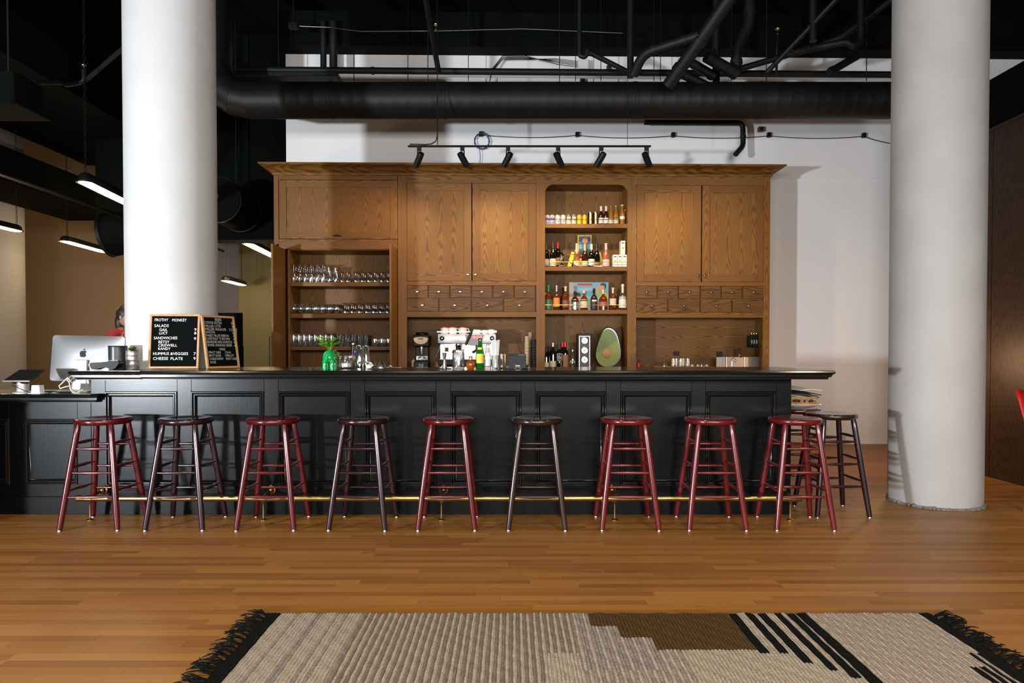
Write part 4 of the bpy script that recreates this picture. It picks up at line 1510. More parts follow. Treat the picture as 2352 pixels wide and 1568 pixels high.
G().box(-0.40, 0.25, -0.25, 0.25, -0.18, -0.15, bev=0.005).obj('grille', M_CEIL, t)
G().cyl((0, 0, 0.13), (0, 0, CEILZ - t.location.z), 0.01, seg=6).obj('hanger_rod', M_PIPE, t)
# rear-left big round duct over the grey wall
t = thing('round_duct', 'big dark round duct running back between left column and cabinets', 'duct', (-3.85, 8.8, 3.18))
G().lathe([(0.29, 0.0), (0.29, 0.85)], seg=32, M=Matrix.Rotation(-PI / 2, 4, 'X')).obj('duct_body', M_CEIL, t)
for k in range(2):
    G().lathe([(0.29, 0.0), (0.30, 0.0), (0.30, 0.03), (0.29, 0.03)], seg=32, M=Matrix.Translation((0, 0.02 + k * 0.7, 0)) @ Matrix.Rotation(-PI / 2, 4, 'X')).obj('duct_band', M_DUCT, t)
G().box(-0.03, 0.01, -0.006, 0.0, 0.02, 0.07).obj('duct_tag', M_GREY, t, smooth=False)
G().cyl((0, 0.6, 0.28), (0, 0.6, CEILZ - 3.18), 0.01, seg=6).obj('hanger_rod', M_PIPE, t)
struct(G().box(-6.0, -3.0, 9.7, 10.0, 2.80, CEILZ).obj('trim_12', M_CEIL, smooth=False))
# black framed door / panel behind the letter boards, on the grey wall
p = W(532, 760, 6.6)
t = thing('black_sign_board', 'plain black board standing behind the right letter board', 'board', (p.x, 6.6, 0.95))
xa, xb = W(495, 760, 6.6).x - p.x, W(556, 760, 6.6).x - p.x
zt_ = W(530, 718, 6.6).z - 0.95
G().box(xa, xb, 0, 0.025, 0.0, zt_, bev=0.004).obj('board', M_FELT, t, smooth=False)
G().box(xb - 0.08, xb - 0.05, -0.004, 0, 0.10, 0.16).obj('sticker', M_GREY, t, smooth=False)
G().box(xa, xb, 0.025, 0.25, -0.02, 0.0).obj('ledge', M_FELT, t, smooth=False)
for xx in (xa + 0.02, xb - 0.04):
    G().box(xx, xx + 0.03, 0.03, 0.06, -0.95, 0.30).obj('leg', M_FELT, t, smooth=False)

# ------------------------------------------------------------------ things on the bar
def T(px, Y, z=ZB):
    return Vector((W(px, 845, Y).x, Y, z))


def S(n, Y):
    return n * Y / FPX


# menu letter boards --------------------------------------------------------
def letter_board(label, loc, w, h, lean, yaw, corners, lines, lm):
    t = thing('letter_board', label, 'menu board', loc, yaw)
    t.rotation_euler = (0, 0, yaw)
    M = Matrix.Rotation(-lean, 4, 'X')
    fw, th = 0.016, 0.022
    hw_ = w / 2
    for (x0, x1, z0, z1, nm) in ((-hw_, hw_, 0, fw, 'frame_rail'), (-hw_, hw_, h - fw, h, 'frame_rail'), (-hw_, -hw_ + fw, fw, h - fw, 'frame_side'), (hw_ - fw, hw_, fw, h - fw, 'frame_side')):
        G().box(x0, x1, -th, 0, z0, z1, bev=0.0015, M=M).obj(nm, M_MAPLE, t, smooth=False)
    g = G().box(-hw_ + fw - 0.002, hw_ - fw + 0.002, -0.012, -0.002, fw - 0.002, h - fw + 0.002, M=M)
    n = 40
    for k in range(n):          # grooves of the felt
        z = fw + (h - 2 * fw) * (k + 0.5) / n
        g.box(-hw_ + fw, hw_ - fw, -0.0135, -0.0118, z - 0.0022, z + 0.0022, M=M)
    pan = g.obj('felt_panel', M_FELT, t, smooth=False)
    TL, TR, BR, BL = [Vector(c) for c in corners]

    def loc2(cx, cy):
        # invert the bilinear map crop -> board fraction
        u, v = 0.5, 0.5
        for _ in range(12):
            P = TL * (1 - u) * (1 - v) + TR * u * (1 - v) + BL * (1 - u) * v + BR * u * v
            dU = (TR - TL) * (1 - v) + (BR - BL) * v
            dV = (BL - TL) * (1 - u) + (BR - TR) * u
            det = dU.x * dV.y - dU.y * dV.x
            e = Vector((cx, cy)) - P
            u += (e.x * dV.y - e.y * dV.x) / det
            v += (dU.x * e.y - dU.y * e.x) / det
        return (-hw_ + u * w, h - v * h)
    for (txt, xl, xr, yc, hh) in lines:
        a = loc2(xl, yc)
        b = loc2(xr, yc)
        hgt = hh * h / ((BL - TL).length)
        me = text_mesh(txt, abs(b[0] - a[0]), hgt, lm)
        me.transform(M @ Matrix.Translation((a[0], -0.0148, a[1] - hgt / 2)))
        mk('lettering', me, t)
    # strut at the back
    G().box(-0.05, 0.05, 0.002, 0.010, 0.002, h * 0.7, M=Matrix.Translation((0, 0.055, 0)) @ Matrix.Rotation(R(2), 4, 'X')).obj('easel_strut', M_BLACKP, t, smooth=False)
    return t


L1 = [('FROTHY', 222, 495, 362, 62), ('MONKEY', 575, 866, 370, 62), ('SALADS', 222, 512, 490, 62), ('GAIL', 325, 493, 580, 58), ('9', 1035, 1080, 578, 58),
      ('LUCY', 328, 498, 655, 58), ('8', 1038, 1082, 656, 58), ('SANDWICHES', 225, 702, 762, 60), ('9', 1038, 1084, 775, 58), ('BETSY', 325, 548, 848, 58),
      ('CRISWELL', 325, 708, 922, 58), ('RANDY', 328, 577, 997, 56), ('HUMMUS', 232, 552, 1105, 62), ('&VEGGIES', 582, 940, 1103, 60), ('7', 1052, 1095, 1100, 60),
      ('CHEESE', 235, 540, 1212, 62), ('PLATE', 592, 836, 1210, 60), ('9', 1054, 1098, 1200, 58)]
letter_board('black felt menu board in pale wood frame listing salads and sandwiches, facing the room', T((343.5 + 457) / 2, 5.12) + Vector((0, 0, 0.0003)), 0.372, 0.418, R(6), R(4),
             [(125, 235), (1140, 250), (1172, 1415), (150, 1435)], L1, M_LETTER)
L2 = [('BEER', 1430, 1560, 352, 58), ('CORONA', 1225, 1402, 412, 56), ('EXTRA', 1422, 1570, 418, 56), ('5', 1765, 1795, 430, 54), ('MILLER', 1238, 1412, 488, 56), ('LITE', 1432, 1548, 490, 56), ('4', 1780, 1808, 498, 54),
      ('MILLER', 1250, 1424, 556, 56), ('HIGHLIFE', 1444, 1664, 560, 56), ('3.25', 1728, 1820, 565, 54), ('SAISON', 1262, 1438, 622, 54), ('6', 1802, 1830, 635, 54), ('PABST', 1276, 1418, 694, 54), ('BLUE', 1436, 1548, 694, 54),
      ('RIBBON', 1568, 1726, 694, 54), ('4', 1816, 1845, 700, 54), ('CHESTNUT', 1282, 1516, 762, 54), ('ST.BROWN', 1536, 1750, 762, 54), ('6', 1828, 1858, 765, 54), ('BEARDED', 1294, 1502, 832, 54), ('IRIS', 1518, 1592, 832, 54),
      ('HOMESTYLE', 1606, 1800, 832, 54), ('6', 1840, 1870, 835, 54), ('EWER', 1310, 1445, 902, 54), ('DRINKING', 1464, 1668, 902, 54), ('BEER', 1688, 1804, 900, 54), ('4', 1848, 1878, 905, 54),
      ('WINE', 1545, 1664, 986, 54), ('PINOT', 1336, 1466, 1058, 52), ('GRIS', 1482, 1580, 1056, 52), ('CAVA', 1664, 1788, 1052, 52), ('BRUT', 1344, 1462, 1124, 52), ('ROSE', 1478, 1586, 1124, 52), ('MERLOT', 1676, 1852, 1120, 52),
      ('CHARDONNAY', 1356, 1640, 1196, 52), ('PINOT', 1690, 1812, 1188, 52), ('NOIR', 1828, 1916, 1186, 52), ('ROSE', 1376, 1490, 1268, 52)]
yaw2 = R(61)
pl = T(330 + 1320 / 9.225, 5.03)
letter_board('black felt beer and wine menu board turned away to the right', pl + Vector((0.145 * math.cos(yaw2), 0.145 * math.sin(yaw2), 0.0003)), 0.29, 0.41, R(9.5), yaw2,
             [(1150, 255), (1810, 285), (1990, 1375), (1320, 1410)], L2, M_LETTER2)
p = T(534, 5.46)
t = thing('menu_card', 'small yellow green folded card leaning behind the right menu board', 'card', p)
G().box(-0.03, 0.03, -0.001, 0.001, 0, 0.32, M=Matrix.Rotation(R(-4), 4, 'X')).obj('card', mat('yellow_green_card', (0.35, 0.36, 0.10, 1), 0.7), t, smooth=False)
G().box(-0.03, 0.03, -0.001, 0.001, 0, 0.25, M=Matrix.Translation((0, 0.05, 0)) @ Matrix.Rotation(R(12), 4, 'X')).obj('card_fold', MATS['yellow_green_card'], t, smooth=False)

# computer seen from behind -------------------------------------------------
YM = 5.32
p = Vector((W(197, 800, YM).x, YM, ZL))
t = thing('desktop_computer', 'silver all-in-one desktop computer seen from behind on the lower counter', 'computer', p, R(-4))
w, h = 0.605, 0.365
zb = W(200, 876, YM).z - ZL
Mm = Matrix.Translation((0, 0.0, zb)) @ Matrix.Rotation(R(1.2), 4, 'Y') @ Matrix.Rotation(R(-5), 4, 'X')
g = G()
nx, nz = 24, 18
def rrect(u, v, r=0.035):
    return u, v
grid = []
for j in range(nz + 1):
    row = []
    for i in range(nx + 1):
        u = -1 + 2 * i / nx
        v = -1 + 2 * j / nz
        x, z = u * w / 2, v * h / 2
        # round the corners
        rc = 0.022
        ax, az = abs(x) - (w / 2 - rc), abs(z) - (h / 2 - rc)
        if ax > 0 and az > 0:
            L = math.hypot(ax, az)
            m_ = max(ax, az)
            if L > 1e-6:
                x = math.copysign(w / 2 - rc + ax * m_ / L, x)
                z = math.copysign(h / 2 - rc + az * m_ / L, z)
        b = (1 - abs(u) ** 2.4) * (1 - abs(v) ** 2.4)
        row.append(g.bm.verts.new(Mm @ Vector((x, -0.004 - 0.045 * b ** 0.8, z + h / 2))))
    grid.append(row)
for j in range(nz):
    for i in range(nx):
        g.bm.faces.new((grid[j][i], grid[j][i + 1], grid[j + 1][i + 1], grid[j + 1][i]))
g.obj('back_shell', M_ALU, t)
G().box(-w / 2 + 0.004, w / 2 - 0.004, -0.003, 0.003, 0.004, h - 0.004, M=Mm, bev=0.002).obj('screen', M_BLACKP, t, smooth=False)
# emblem: bitten apple with a leaf
ap = [(0, .30), (.12, .36), (.25, .38), (.36, .33), (.44, .24), (.34, .14), (.31, .02), (.34, -.10), (.45, -.18), (.40, -.32), (.30, -.46), (.20, -.52), (.08, -.48), (0, -.46), (-.08, -.48), (-.20, -.52), (-.31, -.46),
      (-.42, -.26), (-.46, -.05), (-.44, .14), (-.36, .28), (-.24, .36), (-.12, .36)]
lf = [(.02, .42), (.02, .52), (.09, .62), (.19, .66), (.19, .56), (.12, .46)]
g = G()
es = 0.058
for poly in (ap, lf):
    g.prism([(x * es, z * es) for x, z in poly], -0.0515, -0.046, 'y', M=Mm @ Matrix.Translation((-0.005, 0, h * 0.60)))
g.obj('emblem', M_BLACKP, t, smooth=False)
G().box(-0.05, 0.05, -0.064, -0.050, -0.16, 0.12, M=Matrix.Translation((0, 0.0, zb + 0.05)) @ Matrix.Rotation(R(-3), 4, 'X'), bev=0.004).obj('stand_neck', M_ALUP, t)
g = G()
g.prism([(-0.05, zb + 0.06), (0.05, zb + 0.06), (0.082, 0.006), (-0.082, 0.006)], -0.060, -0.048, 'y')
g.box(-0.085, 0.085, -0.075, 0.16, 0.0, 0.008, bev=0.003)
g.obj('stand_foot', M_ALUP, t)
G().box(-0.26, 0.16, -0.21, -0.10, 0.001, 0.010, bev=0.003, M=Matrix.Translation((0, 0.0, 0))).obj('keyboard', M_ALUP, t, smooth=False)

# tablet till ---------------------------------------------------------------
YK = 4.98
p = Vector((W(53, 900, YK).x, YK, ZL))
t = thing('tablet_till', 'black tablet till tilted on a grey round stand at left end of lower counter', 'tablet stand', p, R(-8))
G().lathe([(0.065, 0), (0.065, 0.006), (0.045, 0.010), (0.040, 0.014), (0.040, 0.10), (0.036, 0.105)], seg=24).obj('stand', M_ALUP, t)
Mt = Matrix.Translation((0.01, 0.02, 0.13)) @ Matrix.Rotation(R(-10), 4, 'Y') @ Matrix.Rotation(R(-62), 4, 'X')
Mt = Matrix.Translation((0.012, 0.0, 0.135)) @ Matrix.Rotation(R(28), 4, 'X')
G().box(-0.112, 0.112, -0.085, 0.085, -0.012, 0.0, bev=0.006, M=Mt).obj('tablet', M_BLACKP, t)
G().prism([(-0.08, -0.012), (0.08, -0.012), (0.06, -0.04), (-0.06, -0.04)], -0.06, 0.06, 'y', M=Mt).obj('tablet_cradle', M_BLACKP, t, smooth=False)
G().box(-0.113, 0.113, -0.087, -0.080, -0.010, 0.001, bev=0.003, M=Mt).obj('tablet_edge', M_ALUP, t)
G().tube([(-0.045, -0.045, 0.062), (0.0, -0.07, 0.055), (0.05, -0.06, 0.03), (0.09, -0.03, 0.006), (0.16, 0.02, 0.004)], 0.003, 6).obj('lead', M_BLACKP, t)
p = Vector((W(88, 900, 4.93).x, 4.93, ZL))
t = thing('card_reader_dock', 'small white card reader dock beside the tablet till', 'card reader', p)
G().box(-0.045, 0.045, -0.045, 0.045, 0, 0.006, bev=0.002).obj('base_plate', M_WPLAST, t)
G().prism([(-0.032, 0.006), (0.032, 0.006), (0.027, 0.062), (-0.027, 0.062)], -0.03, 0.02, 'y').obj('dock_body', M_WPLAST, t, smooth=False)
p = Vector((W(160, 895, 4.86).x, 4.86, ZL))
t = thing('cable_bundle', 'looped white cable hanging from the bar edge before the computer', 'cable', p)
g = G()
sc = 0.0033
def cp(a, b, y=0.0):
    return Vector(((W(a, 850, 4.86).x - p.x), y, W(160, b, 4.86).z - ZL))
g.tube([cp(153, 864, .05), cp(154, 872), cp(160, 880), cp(163, 886, -.02), cp(150, 888), cp(138, 892), cp(133, 886, .01), cp(138, 880, .02), cp(150, 870, .01), cp(157, 867, -.01), cp(164, 872, -.02), cp(166, 880), cp(163, 890), cp(166, 898, .01), cp(170, 902), cp(177, 902), cp(184, 895, .03)], 0.0042, 8)
g.tube([cp(164, 864, .05), cp(163, 876, -.02), cp(163, 892, -.01), cp(167, 902)], 0.0042, 8)
g.obj('cable', M_CABLEW, t)
# a dark lead along the lower counter
p = Vector((W(100, 897, 5.0).x, 5.0, ZL))
t = thing('power_lead', 'thin dark lead snaking over the lower counter behind the card dock', 'cable', p)
G().tube([(-0.02, 0, 0.004), (0.05, 0.04, 0.012), (0.12, 0.0, 0.004), (0.18, -0.03, 0.004), (0.24, 0.03, 0.004)], 0.0035, 6).obj('lead', M_BLACKP, t)

# speaker, card terminal, succulent ----------------------------------------
YS = 5.12
p = T(271, 5.10)
t = thing('desk_speaker', 'cylindrical dark grey speaker on the bar top beside the computer', 'speaker', p)
rs, hs = S(19.5, 5.10), S(53, 5.10)
G().lathe([(rs * 0.92, 0), (rs, 0.004), (rs, hs - 0.012)], seg=32).obj('speaker_body', mat('dark_speaker_mesh', (0.05, 0.053, 0.056, 1), 0.35, 0.4), t)
G().lathe([(rs * 1.01, hs - 0.012), (rs * 1.01, hs - 0.003), (rs * 0.97, hs), (rs * 0.3, hs - 0.001)], seg=32).obj('top_ring', M_BLACKP, t)
p = T(245, 4.90)
t = thing('card_terminal', 'black card payment terminal with grey keypad lying on the left end of bar top', 'card terminal', p, R(5))
g = G()
g.prism([(-0.10, 0.03), (-0.095, 0.05), (0.0, 0.058), (0.04, 0.062), (0.10, 0.066), (0.102, 0.045), (0.08, 0.012), (0.055, 0.0), (0.035, 0.005), (0.01, 0.018), (-0.03, 0.012), (-0.06, 0.0), (-0.085, 0.004)], -0.04, 0.04, 'y')
g.obj('terminal_body', M_BLACKP, t)
G().box(0.035, 0.095, -0.032, 0.032, 0.0635, 0.0675, M=Matrix.Rotation(R(-2), 4, 'Y')).obj('keypad', mat('grey_keypad', (0.30, 0.28, 0.27, 1), 0.5), t, smooth=False)
G().lathe([(0.018, -0.04), (0.018, 0.04)], (0, 0, 0), 16, M=Matrix.Translation((-0.088, 0, 0.035)) @ Matrix.Rotation(PI / 2, 4, 'X')).obj('paper_roll', M_PAPER, t)


def leaf(g, base, d, L, w, bend=0.3, mi=0, up=Vector((0, 0, 1))):
    d = d.normalized()
    side = d.cross(up)
    if side.length < 1e-3:
        side = Vector((1, 0, 0))
    side.normalize()
    n = side.cross(d)
    prev = None
    for k in range(5):
        s = k / 4
        c = base + d * (L * s) - up * (bend * L * s * s)
        ww = w * math.sin(PI * min(0.98, 0.08 + 0.90 * s)) ** 0.8
        a = g.bm.verts.new(c - side * ww / 2 + n * 0.12 * ww)
        m = g.bm.verts.new(c - n * 0.06 * ww)
        b = g.bm.verts.new(c + side * ww / 2 + n * 0.12 * ww)
        if prev:
            for q in ((prev[0], prev[1], m, a), (prev[1], prev[2], b, m)):
                f = g.bm.faces.new(q)
                f.material_index = mi
        prev = (a, m, b)


YT_ = 5.02
p = T(304.5, YT_)
t = thing('potted_succulent', 'small green succulent in a ribbed silver tin beside the menu boards', 'plant', p)
rt = S(13.8, YT_)
ht = S(42, YT_)
prof = [(rt * 0.96, 0), (rt, 0.003)]
for k in range(1, 4):
    z = ht * k / 4
    prof += [(rt, z - 0.004), (rt * 1.04, z), (rt, z + 0.004)]
prof += [(rt, ht - 0.004), (rt * 1.05, ht), (rt * 0.96, ht), (rt * 0.96, ht - 0.012)]
G().lathe(prof, seg=28).obj('tin', mat('bright_tin', (0.75, 0.74, 0.73, 1), 0.28, 0.8), t)
G().lathe([(rt * 0.95, ht - 0.013), (rt * 0.9, ht - 0.010)], seg=20).obj('soil', M_SOIL, t)
rr = random.Random(4)
for k in range(26):
    a = k * 2.4
    e = R(12 + 60 * (k / 26))
    g = G()
    L = 0.058 - 0.022 * k / 26
    leaf(g, Vector((0, 0, ht - 0.004 + 0.012 * k / 26)), Vector((math.cos(a) * math.cos(e), math.sin(a) * math.cos(e), math.sin(e))), L, 0.019, 0.05)
    g.obj('leaf', M_LEAFR if k < 8 else (M_LEAFD if k < 14 else M_LEAF), t)

# green animal planter ------------------------------------------------------
YE = 4.98
p = T(757.5, YE)
t = thing('animal_planter', 'glossy green animal-shaped planter with leafy herb, on bar in front of the glass cupboard', 'planter', p)
g = G()
br = S(15.5, YE)
bh = S(43, YE)
g.lathe([(0.001, bh * 0.32), (br * 0.55, bh * 0.34), (br * 0.92, bh * 0.44), (br, bh * 0.58), (br * 0.96, bh * 0.74), (br * 0.80, bh * 0.88), (br * 0.62, bh * 0.96), (br * 0.50, bh), (br * 0.42, bh * 0.97), (br * 0.40, bh * 0.90)], seg=28, sy=1.25)
for sx_, sy_ in ((-1, -1), (1, -1), (-1, 1), (1, 1)):
    g.lathe([(br * 0.36, 0), (br * 0.37, 0.004), (br * 0.34, bh * 0.2), (br * 0.38, bh * 0.40), (br * 0.22, bh * 0.52)], (sx_ * br * 0.54, sy_ * br * 0.72, 0), 16)
g.ell((0, -br * 1.22, bh * 0.62), 0.008, 0.012, 0.022, 10, 6)
g.obj('planter_body', M_GREENC, t)
g = G()
g.ell((0, br * 1.35, bh * 0.70), br * 0.62, br * 0.6, br * 0.62)
g.tube([(0, br * 1.8, bh * 0.66), (0, br * 2.15, bh * 0.45), (0, br * 2.2, bh * 0.2)], [0.016, 0.012, 0.009], 10)
g.obj('planter_head', M_GREENC, t)
for k in range(15):
    a = rr.uniform(0, 2 * PI)
    e = rr.uniform(0.5, 1.2)
    L = rr.uniform(0.05, 0.135)
    dx = rr.uniform(-0.115, 0.075)
    pts = [Vector((0, 0, bh * 0.9)), Vector((dx * 0.3, rr.uniform(-.03, .03), bh + L * 0.5)), Vector((dx, rr.uniform(-.05, .05), bh + L * rr.uniform(0.7, 1.0)))]
    s_ = G().tube(pts, [0.0018, 0.0015, 0.001], 5).obj('stem', M_LEAF, t)
    for q in range(7):
        g = G()
        b = pts[1].lerp(pts[2], q / 6)
        leaf(g, b, Vector((rr.uniform(-1, 1), rr.uniform(-1, 0.6), rr.uniform(-0.2, 0.8))), rr.uniform(0.022, 0.042), rr.uniform(0.018, 0.028), 0.3)
        g.obj('leaf', M_LEAF, s_)
s_ = G().tube([Vector((0.01, -0.01, bh * 0.95)), Vector((0.05, -0.02, bh * 1.02)), Vector((0.062, -0.02, bh * 0.82))], [0.0018, 0.0015, 0.001], 5).obj('stem', M_LEAF, t)
for q in range(4):
    g = G()
    leaf(g, Vector((0.058, -0.02, bh * (0.98 - 0.05 * q))), Vector((rr.uniform(-0.3, 1), -0.6, rr.uniform(-0.8, 0.3))), 0.030, 0.022, 0.3)
    g.obj('leaf', M_LEAF, s_)


# ------------------------------------------------------------------ bar tools
def lathe_thing(name, label, cat, loc, parts, group=None, rz=0.0, seg=24):
    t = thing(name, label, cat, loc, rz, group)
    for nm, prof, m in parts:
        G().lathe(prof, seg=seg).obj(nm, m, t)
    return t


YJ = 5.16
p = T(794, YJ)
r, h = S(17, YJ), S(31, YJ)
t = lathe_thing('clip_jar', 'squat clear glass clip-top jar beside the green planter', 'jar', p,
                [('jar_body', [(r * 0.9, 0), (r, 0.008), (r, h * 0.55), (r * 0.82, h * 0.68), (r * 0.82, h * 0.78), (r * 0.78, h * 0.78), (r * 0.78, h * 0.66), (r * 0.95, h * 0.52), (r * 0.95, 0.012), (0.001, 0.010)], M_GLASS),
                 ('lid', [(r * 0.84, h * 0.80), (r * 0.88, h * 0.82), (r * 0.88, h * 0.92), (r * 0.7, h * 0.99), (0.001, h)], M_GLASS),
                 ('jar_contents', [(r * 0.9, 0.013), (r * 0.9, h * 0.40), (r * 0.5, h * 0.46), (0.001, h * 0.44)], M_PAPER)])
G().tube([(r * 0.83 * math.cos(a), r * 0.83 * math.sin(a), h * 0.74) for a in [2 * PI * k / 20 for k in range(20)]], 0.003, 6, loop=True).obj('wire_bail', M_STEEL, t)
p = T(807, 5.28)
r = S(9, 5.28)
t = thing('bar_spoon', 'bundle of bar spoons and pourers with blue tip standing behind the clip-top jar', 'bar tool', p)
G().lathe([(r * 0.9, 0), (r, 0.01), (r, 0.10), (r * 0.94, 0.10), (r * 0.9, 0.012), (0.001, 0.01)], seg=18).obj('holder', M_STEEL, t)
for k, (dx, hh, m) in enumerate([(-0.006, 0.215, M_BLACK), (0.012, 0.19, M_STEEL), (0.0, 0.20, M_BLACK), (0.026, 0.13, M_BLUE)]):
    g = G().tube([(dx * 0.3, 0, 0.012), (dx * 0.6, 0.003 * k, 0.10), (dx, 0.006 * k, hh)], 0.003, 6)
    g.ell((dx, 0.006 * k, hh), 0.010, 0.006, 0.014, 8, 6)
    g.obj('spoon', m, t)
for px, dxw, y0, y1, lab in ((826, 10, 788, 843, 'widest steel cocktail shaker tin, front of the pair'), (841, 8, 789, 842, 'narrower steel cocktail shaker tin at right of the pair')):
    Y = 5.05 if px == 826 else 5.14
    r1, h = S(dxw * 0.95, Y), S(y1 - y0, Y)
    lathe_thing('shaker_tin', lab, 'shaker', T(px, Y), [('tin_body', [(r1 * 0.86, 0), (r1 * 0.9, 0.004), (r1, h * 0.25), (r1 * 0.98, h * 0.35), (r1 * 0.80, h - 0.004), (r1 * 0.74, h), (0.001, h)], M_CHROME),
                                                    ('tin_rim', [(r1 * 0.83, 0.0005), (r1 * 0.93, 0.0005), (r1 * 0.93, 0.005), (r1 * 0.83, 0.005)], M_STEEL)], 'steel shaker tins')
t = thing('cocktail_strainer', 'small steel hawthorn strainer lying right of the shaker tins', 'strainer', T(855, 5.10))
G().lathe([(0.030, 0.012), (0.034, 0.016), (0.030, 0.05), (0.022, 0.062), (0.004, 0.066)], seg=20, M=Matrix.Rotation(R(-12), 4, 'Y')).obj('bowl', M_STEEL, t)
G().lathe([(0.022, 0.0), (0.024, 0.02), (0.018, 0.032)], (-0.022, -0.02, 0), 14).obj('small_cup', M_CERAM, t)
t = thing('cone_strainer', 'conical mesh strainer resting upside down right of the small strainer', 'strainer', T(876, 5.08))
G().lathe([(0.040, 0.0), (0.039, 0.006), (0.030, 0.025), (0.015, 0.052), (0.004, 0.064)], seg=24).obj('mesh_cone', M_STEEL, t)
G().tube([(0.038, 0, 0.008), (0.07, 0, 0.022), (0.085, 0, 0.012)], 0.005, 8).obj('handle', M_STEEL, t)
t = thing('bar_tongs', 'flat steel bar tongs lying on the black bar mat', 'bar tool', T(906, 5.04))
for s in (-1, 1):
    G().tube([(-0.055, s * 0.004, 0.009), (0.0, s * 0.012, 0.011), (0.05, s * 0.014, 0.009)], [0.005, 0.0045, 0.006], 8).obj('tong_arm', M_STEEL, t)
t = thing('bar_mat', 'flat black rubber bar mat lying along the bar top under the bar tools', 'mat', T(940, 5.03))
xa, xb = T(846, 5.03).x - t.location.x, T(1036, 5.03).x - t.location.x
G().box(xa, xb, -0.055, 0.055, 0.0002, 0.004, bev=0.001).obj('mat_base', M_RUBBER, t, smooth=False)
g = G()
for k in range(40):
    x = xa + 0.01 + (xb - xa - 0.02) * k / 39
    g.box(x - 0.003, x + 0.003, -0.05, 0.05, 0.0035, 0.0055)
stuff(g.obj('mat_nubs', M_RUBBER, t, smooth=False))
Y = 5.02
t = lathe_thing('jigger', 'tall steel double jigger at left of the cut glass mixing jug', 'jigger', T(1021, Y),
                [('cup', [(S(6.6, Y), 0), (S(6.4, Y), 0.004), (S(2.6, Y), S(19, Y)), (S(2.6, Y), S(21, Y))], M_STEEL), ('upper_cup', [(S(2.6, Y), S(21, Y)), (S(5.0, Y), S(36, Y)), (S(5.4, Y), S(37.5, Y)), (S(4.8, Y), S(37, Y))], M_STEEL)])
Y = 5.10
r, h = S(13.6, Y), S(44, Y)
t = lathe_thing('mixing_jug', 'cut glass mixing jug holding a tool with long black handle', 'glass', T(1053, Y),
                [('jug_body', [(r * 0.92, 0), (r, 0.006), (r, h * 0.80), (r * 0.9, h * 0.86), (r * 0.98, h), (r * 0.93, h), (r * 0.85, h * 0.86), (r * 0.94, h * 0.79), (r * 0.94, 0.014), (0.001, 0.012)], M_GLASS)])
for k in range(12):
    for s in (1, -1):
        pts = []
        for q in range(7):
            a = 2 * PI * k / 12 + s * q * 0.22
            pts.append((r * 1.005 * math.cos(a), r * 1.005 * math.sin(a), 0.012 + h * 0.50 * q / 6))
        G().tube(pts, 0.0022, 4).obj('cut_ridge', M_GLASS, t)
t = thing('muddler', 'long black-handled bar muddler leaning in the cut glass mixing jug', 'bar tool', T(1056, Y) + Vector((0, 0, 0.016)))
a0, a1, a2 = Vector((-0.022, 0, 0.0)), Vector((0.045, 0.0, 0.165)), Vector((0.098, 0.0, 0.285))
G().tube([a0, a1], [0.006, 0.004], 8).obj('shaft', M_CERAM, t)
G().tube([a1, a1.lerp(a2, 0.1), a1.lerp(a2, 0.6), a2], [0.007, 0.011, 0.012, 0.009], 10).obj('handle', M_BLACKP, t)
Y = 5.0
r = S(10.6, Y)
lathe_thing('bitters_bottle', 'round flask of orange bitters with copper collar and white dropper', 'bottle', T(1081, Y),
            [('flask', [(r * 0.6, 0), (r * 0.8, 0.006), (r, r * 0.9), (r * 0.98, r * 1.2), (r * 0.7, r * 1.75), (r * 0.36, r * 2.0), (r * 0.34, r * 2.1)], M_BITTERS),
             ('collar', [(r * 0.36, r * 2.05), (r * 0.42, r * 2.1), (r * 0.40, r * 2.75), (r * 0.32, r * 2.85)], M_COPPER), ('dropper', [(r * 0.20, r * 2.8), (r * 0.16, r * 3.3), (r * 0.08, r * 4.1), (0.001, r * 4.15)], M_CERAM)])


def label_band(r, z0, z1, arc=2.0, n=14, ph=-PI / 2, e=0.0008):
    """part of a cylinder, facing -y"""
    g = G()
    rows_ = []
    for z in (z0, z1):
        rows_.append([g.bm.verts.new(((r + e) * math.cos(ph - arc / 2 + arc * k / n), (r + e) * math.sin(ph - arc / 2 + arc * k / n), z)) for k in range(n + 1)])
    g.ring_faces(rows_, False)
    return g


Y = 5.03
r, h = S(10.2, Y), S(71, Y)
t = lathe_thing('mineral_water_bottle', 'green glass mineral water bottle with round yellow label on the bar', 'bottle', T(1102.5, Y),
                [('glass_body', [(r * 0.9, 0), (r, 0.006), (r, h * 0.40), (r * 0.94, h * 0.52), (r * 0.62, h * 0.72), (r * 0.40, h * 0.86), (r * 0.38, h * 0.95), (r * 0.44, h * 0.955), (r * 0.44, h * 0.985)], M_GLASSGR),
                 ('crown_cap', [(r * 0.46, h * 0.965), (r * 0.50, h * 0.975), (r * 0.42, h), (0.001, h)], M_STEEL)])
g = label_band(r, 0.045, 0.115, 1.9)
g.obj('round_label', M_YELLOW, t)
label_band(r * 0.80, h * 0.63, h * 0.70, 1.2, e=0.002).obj('neck_label', M_YELLOW, t)
Y = 5.05
r, h = S(8.0, Y), S(57, Y)
t = lathe_thing('tonic_bottle', 'small clear tonic bottle with pale label between the green bottle and straws', 'bottle', T(1120, Y),
                [('glass_body', [(r * 0.92, 0), (r, 0.005), (r, h * 0.42), (r * 0.9, h * 0.55), (r * 0.62, h * 0.70), (r * 0.50, h * 0.80), (r * 0.46, h * 0.96)], M_GLASS), ('crown_cap', [(r * 0.5, h * 0.95), (r * 0.54, h * 0.965), (r * 0.46, h), (0.001, h)], M_STEEL)])
label_band(r, 0.022, 0.075, 2.2).obj('paper_label', M_WLAB, t)
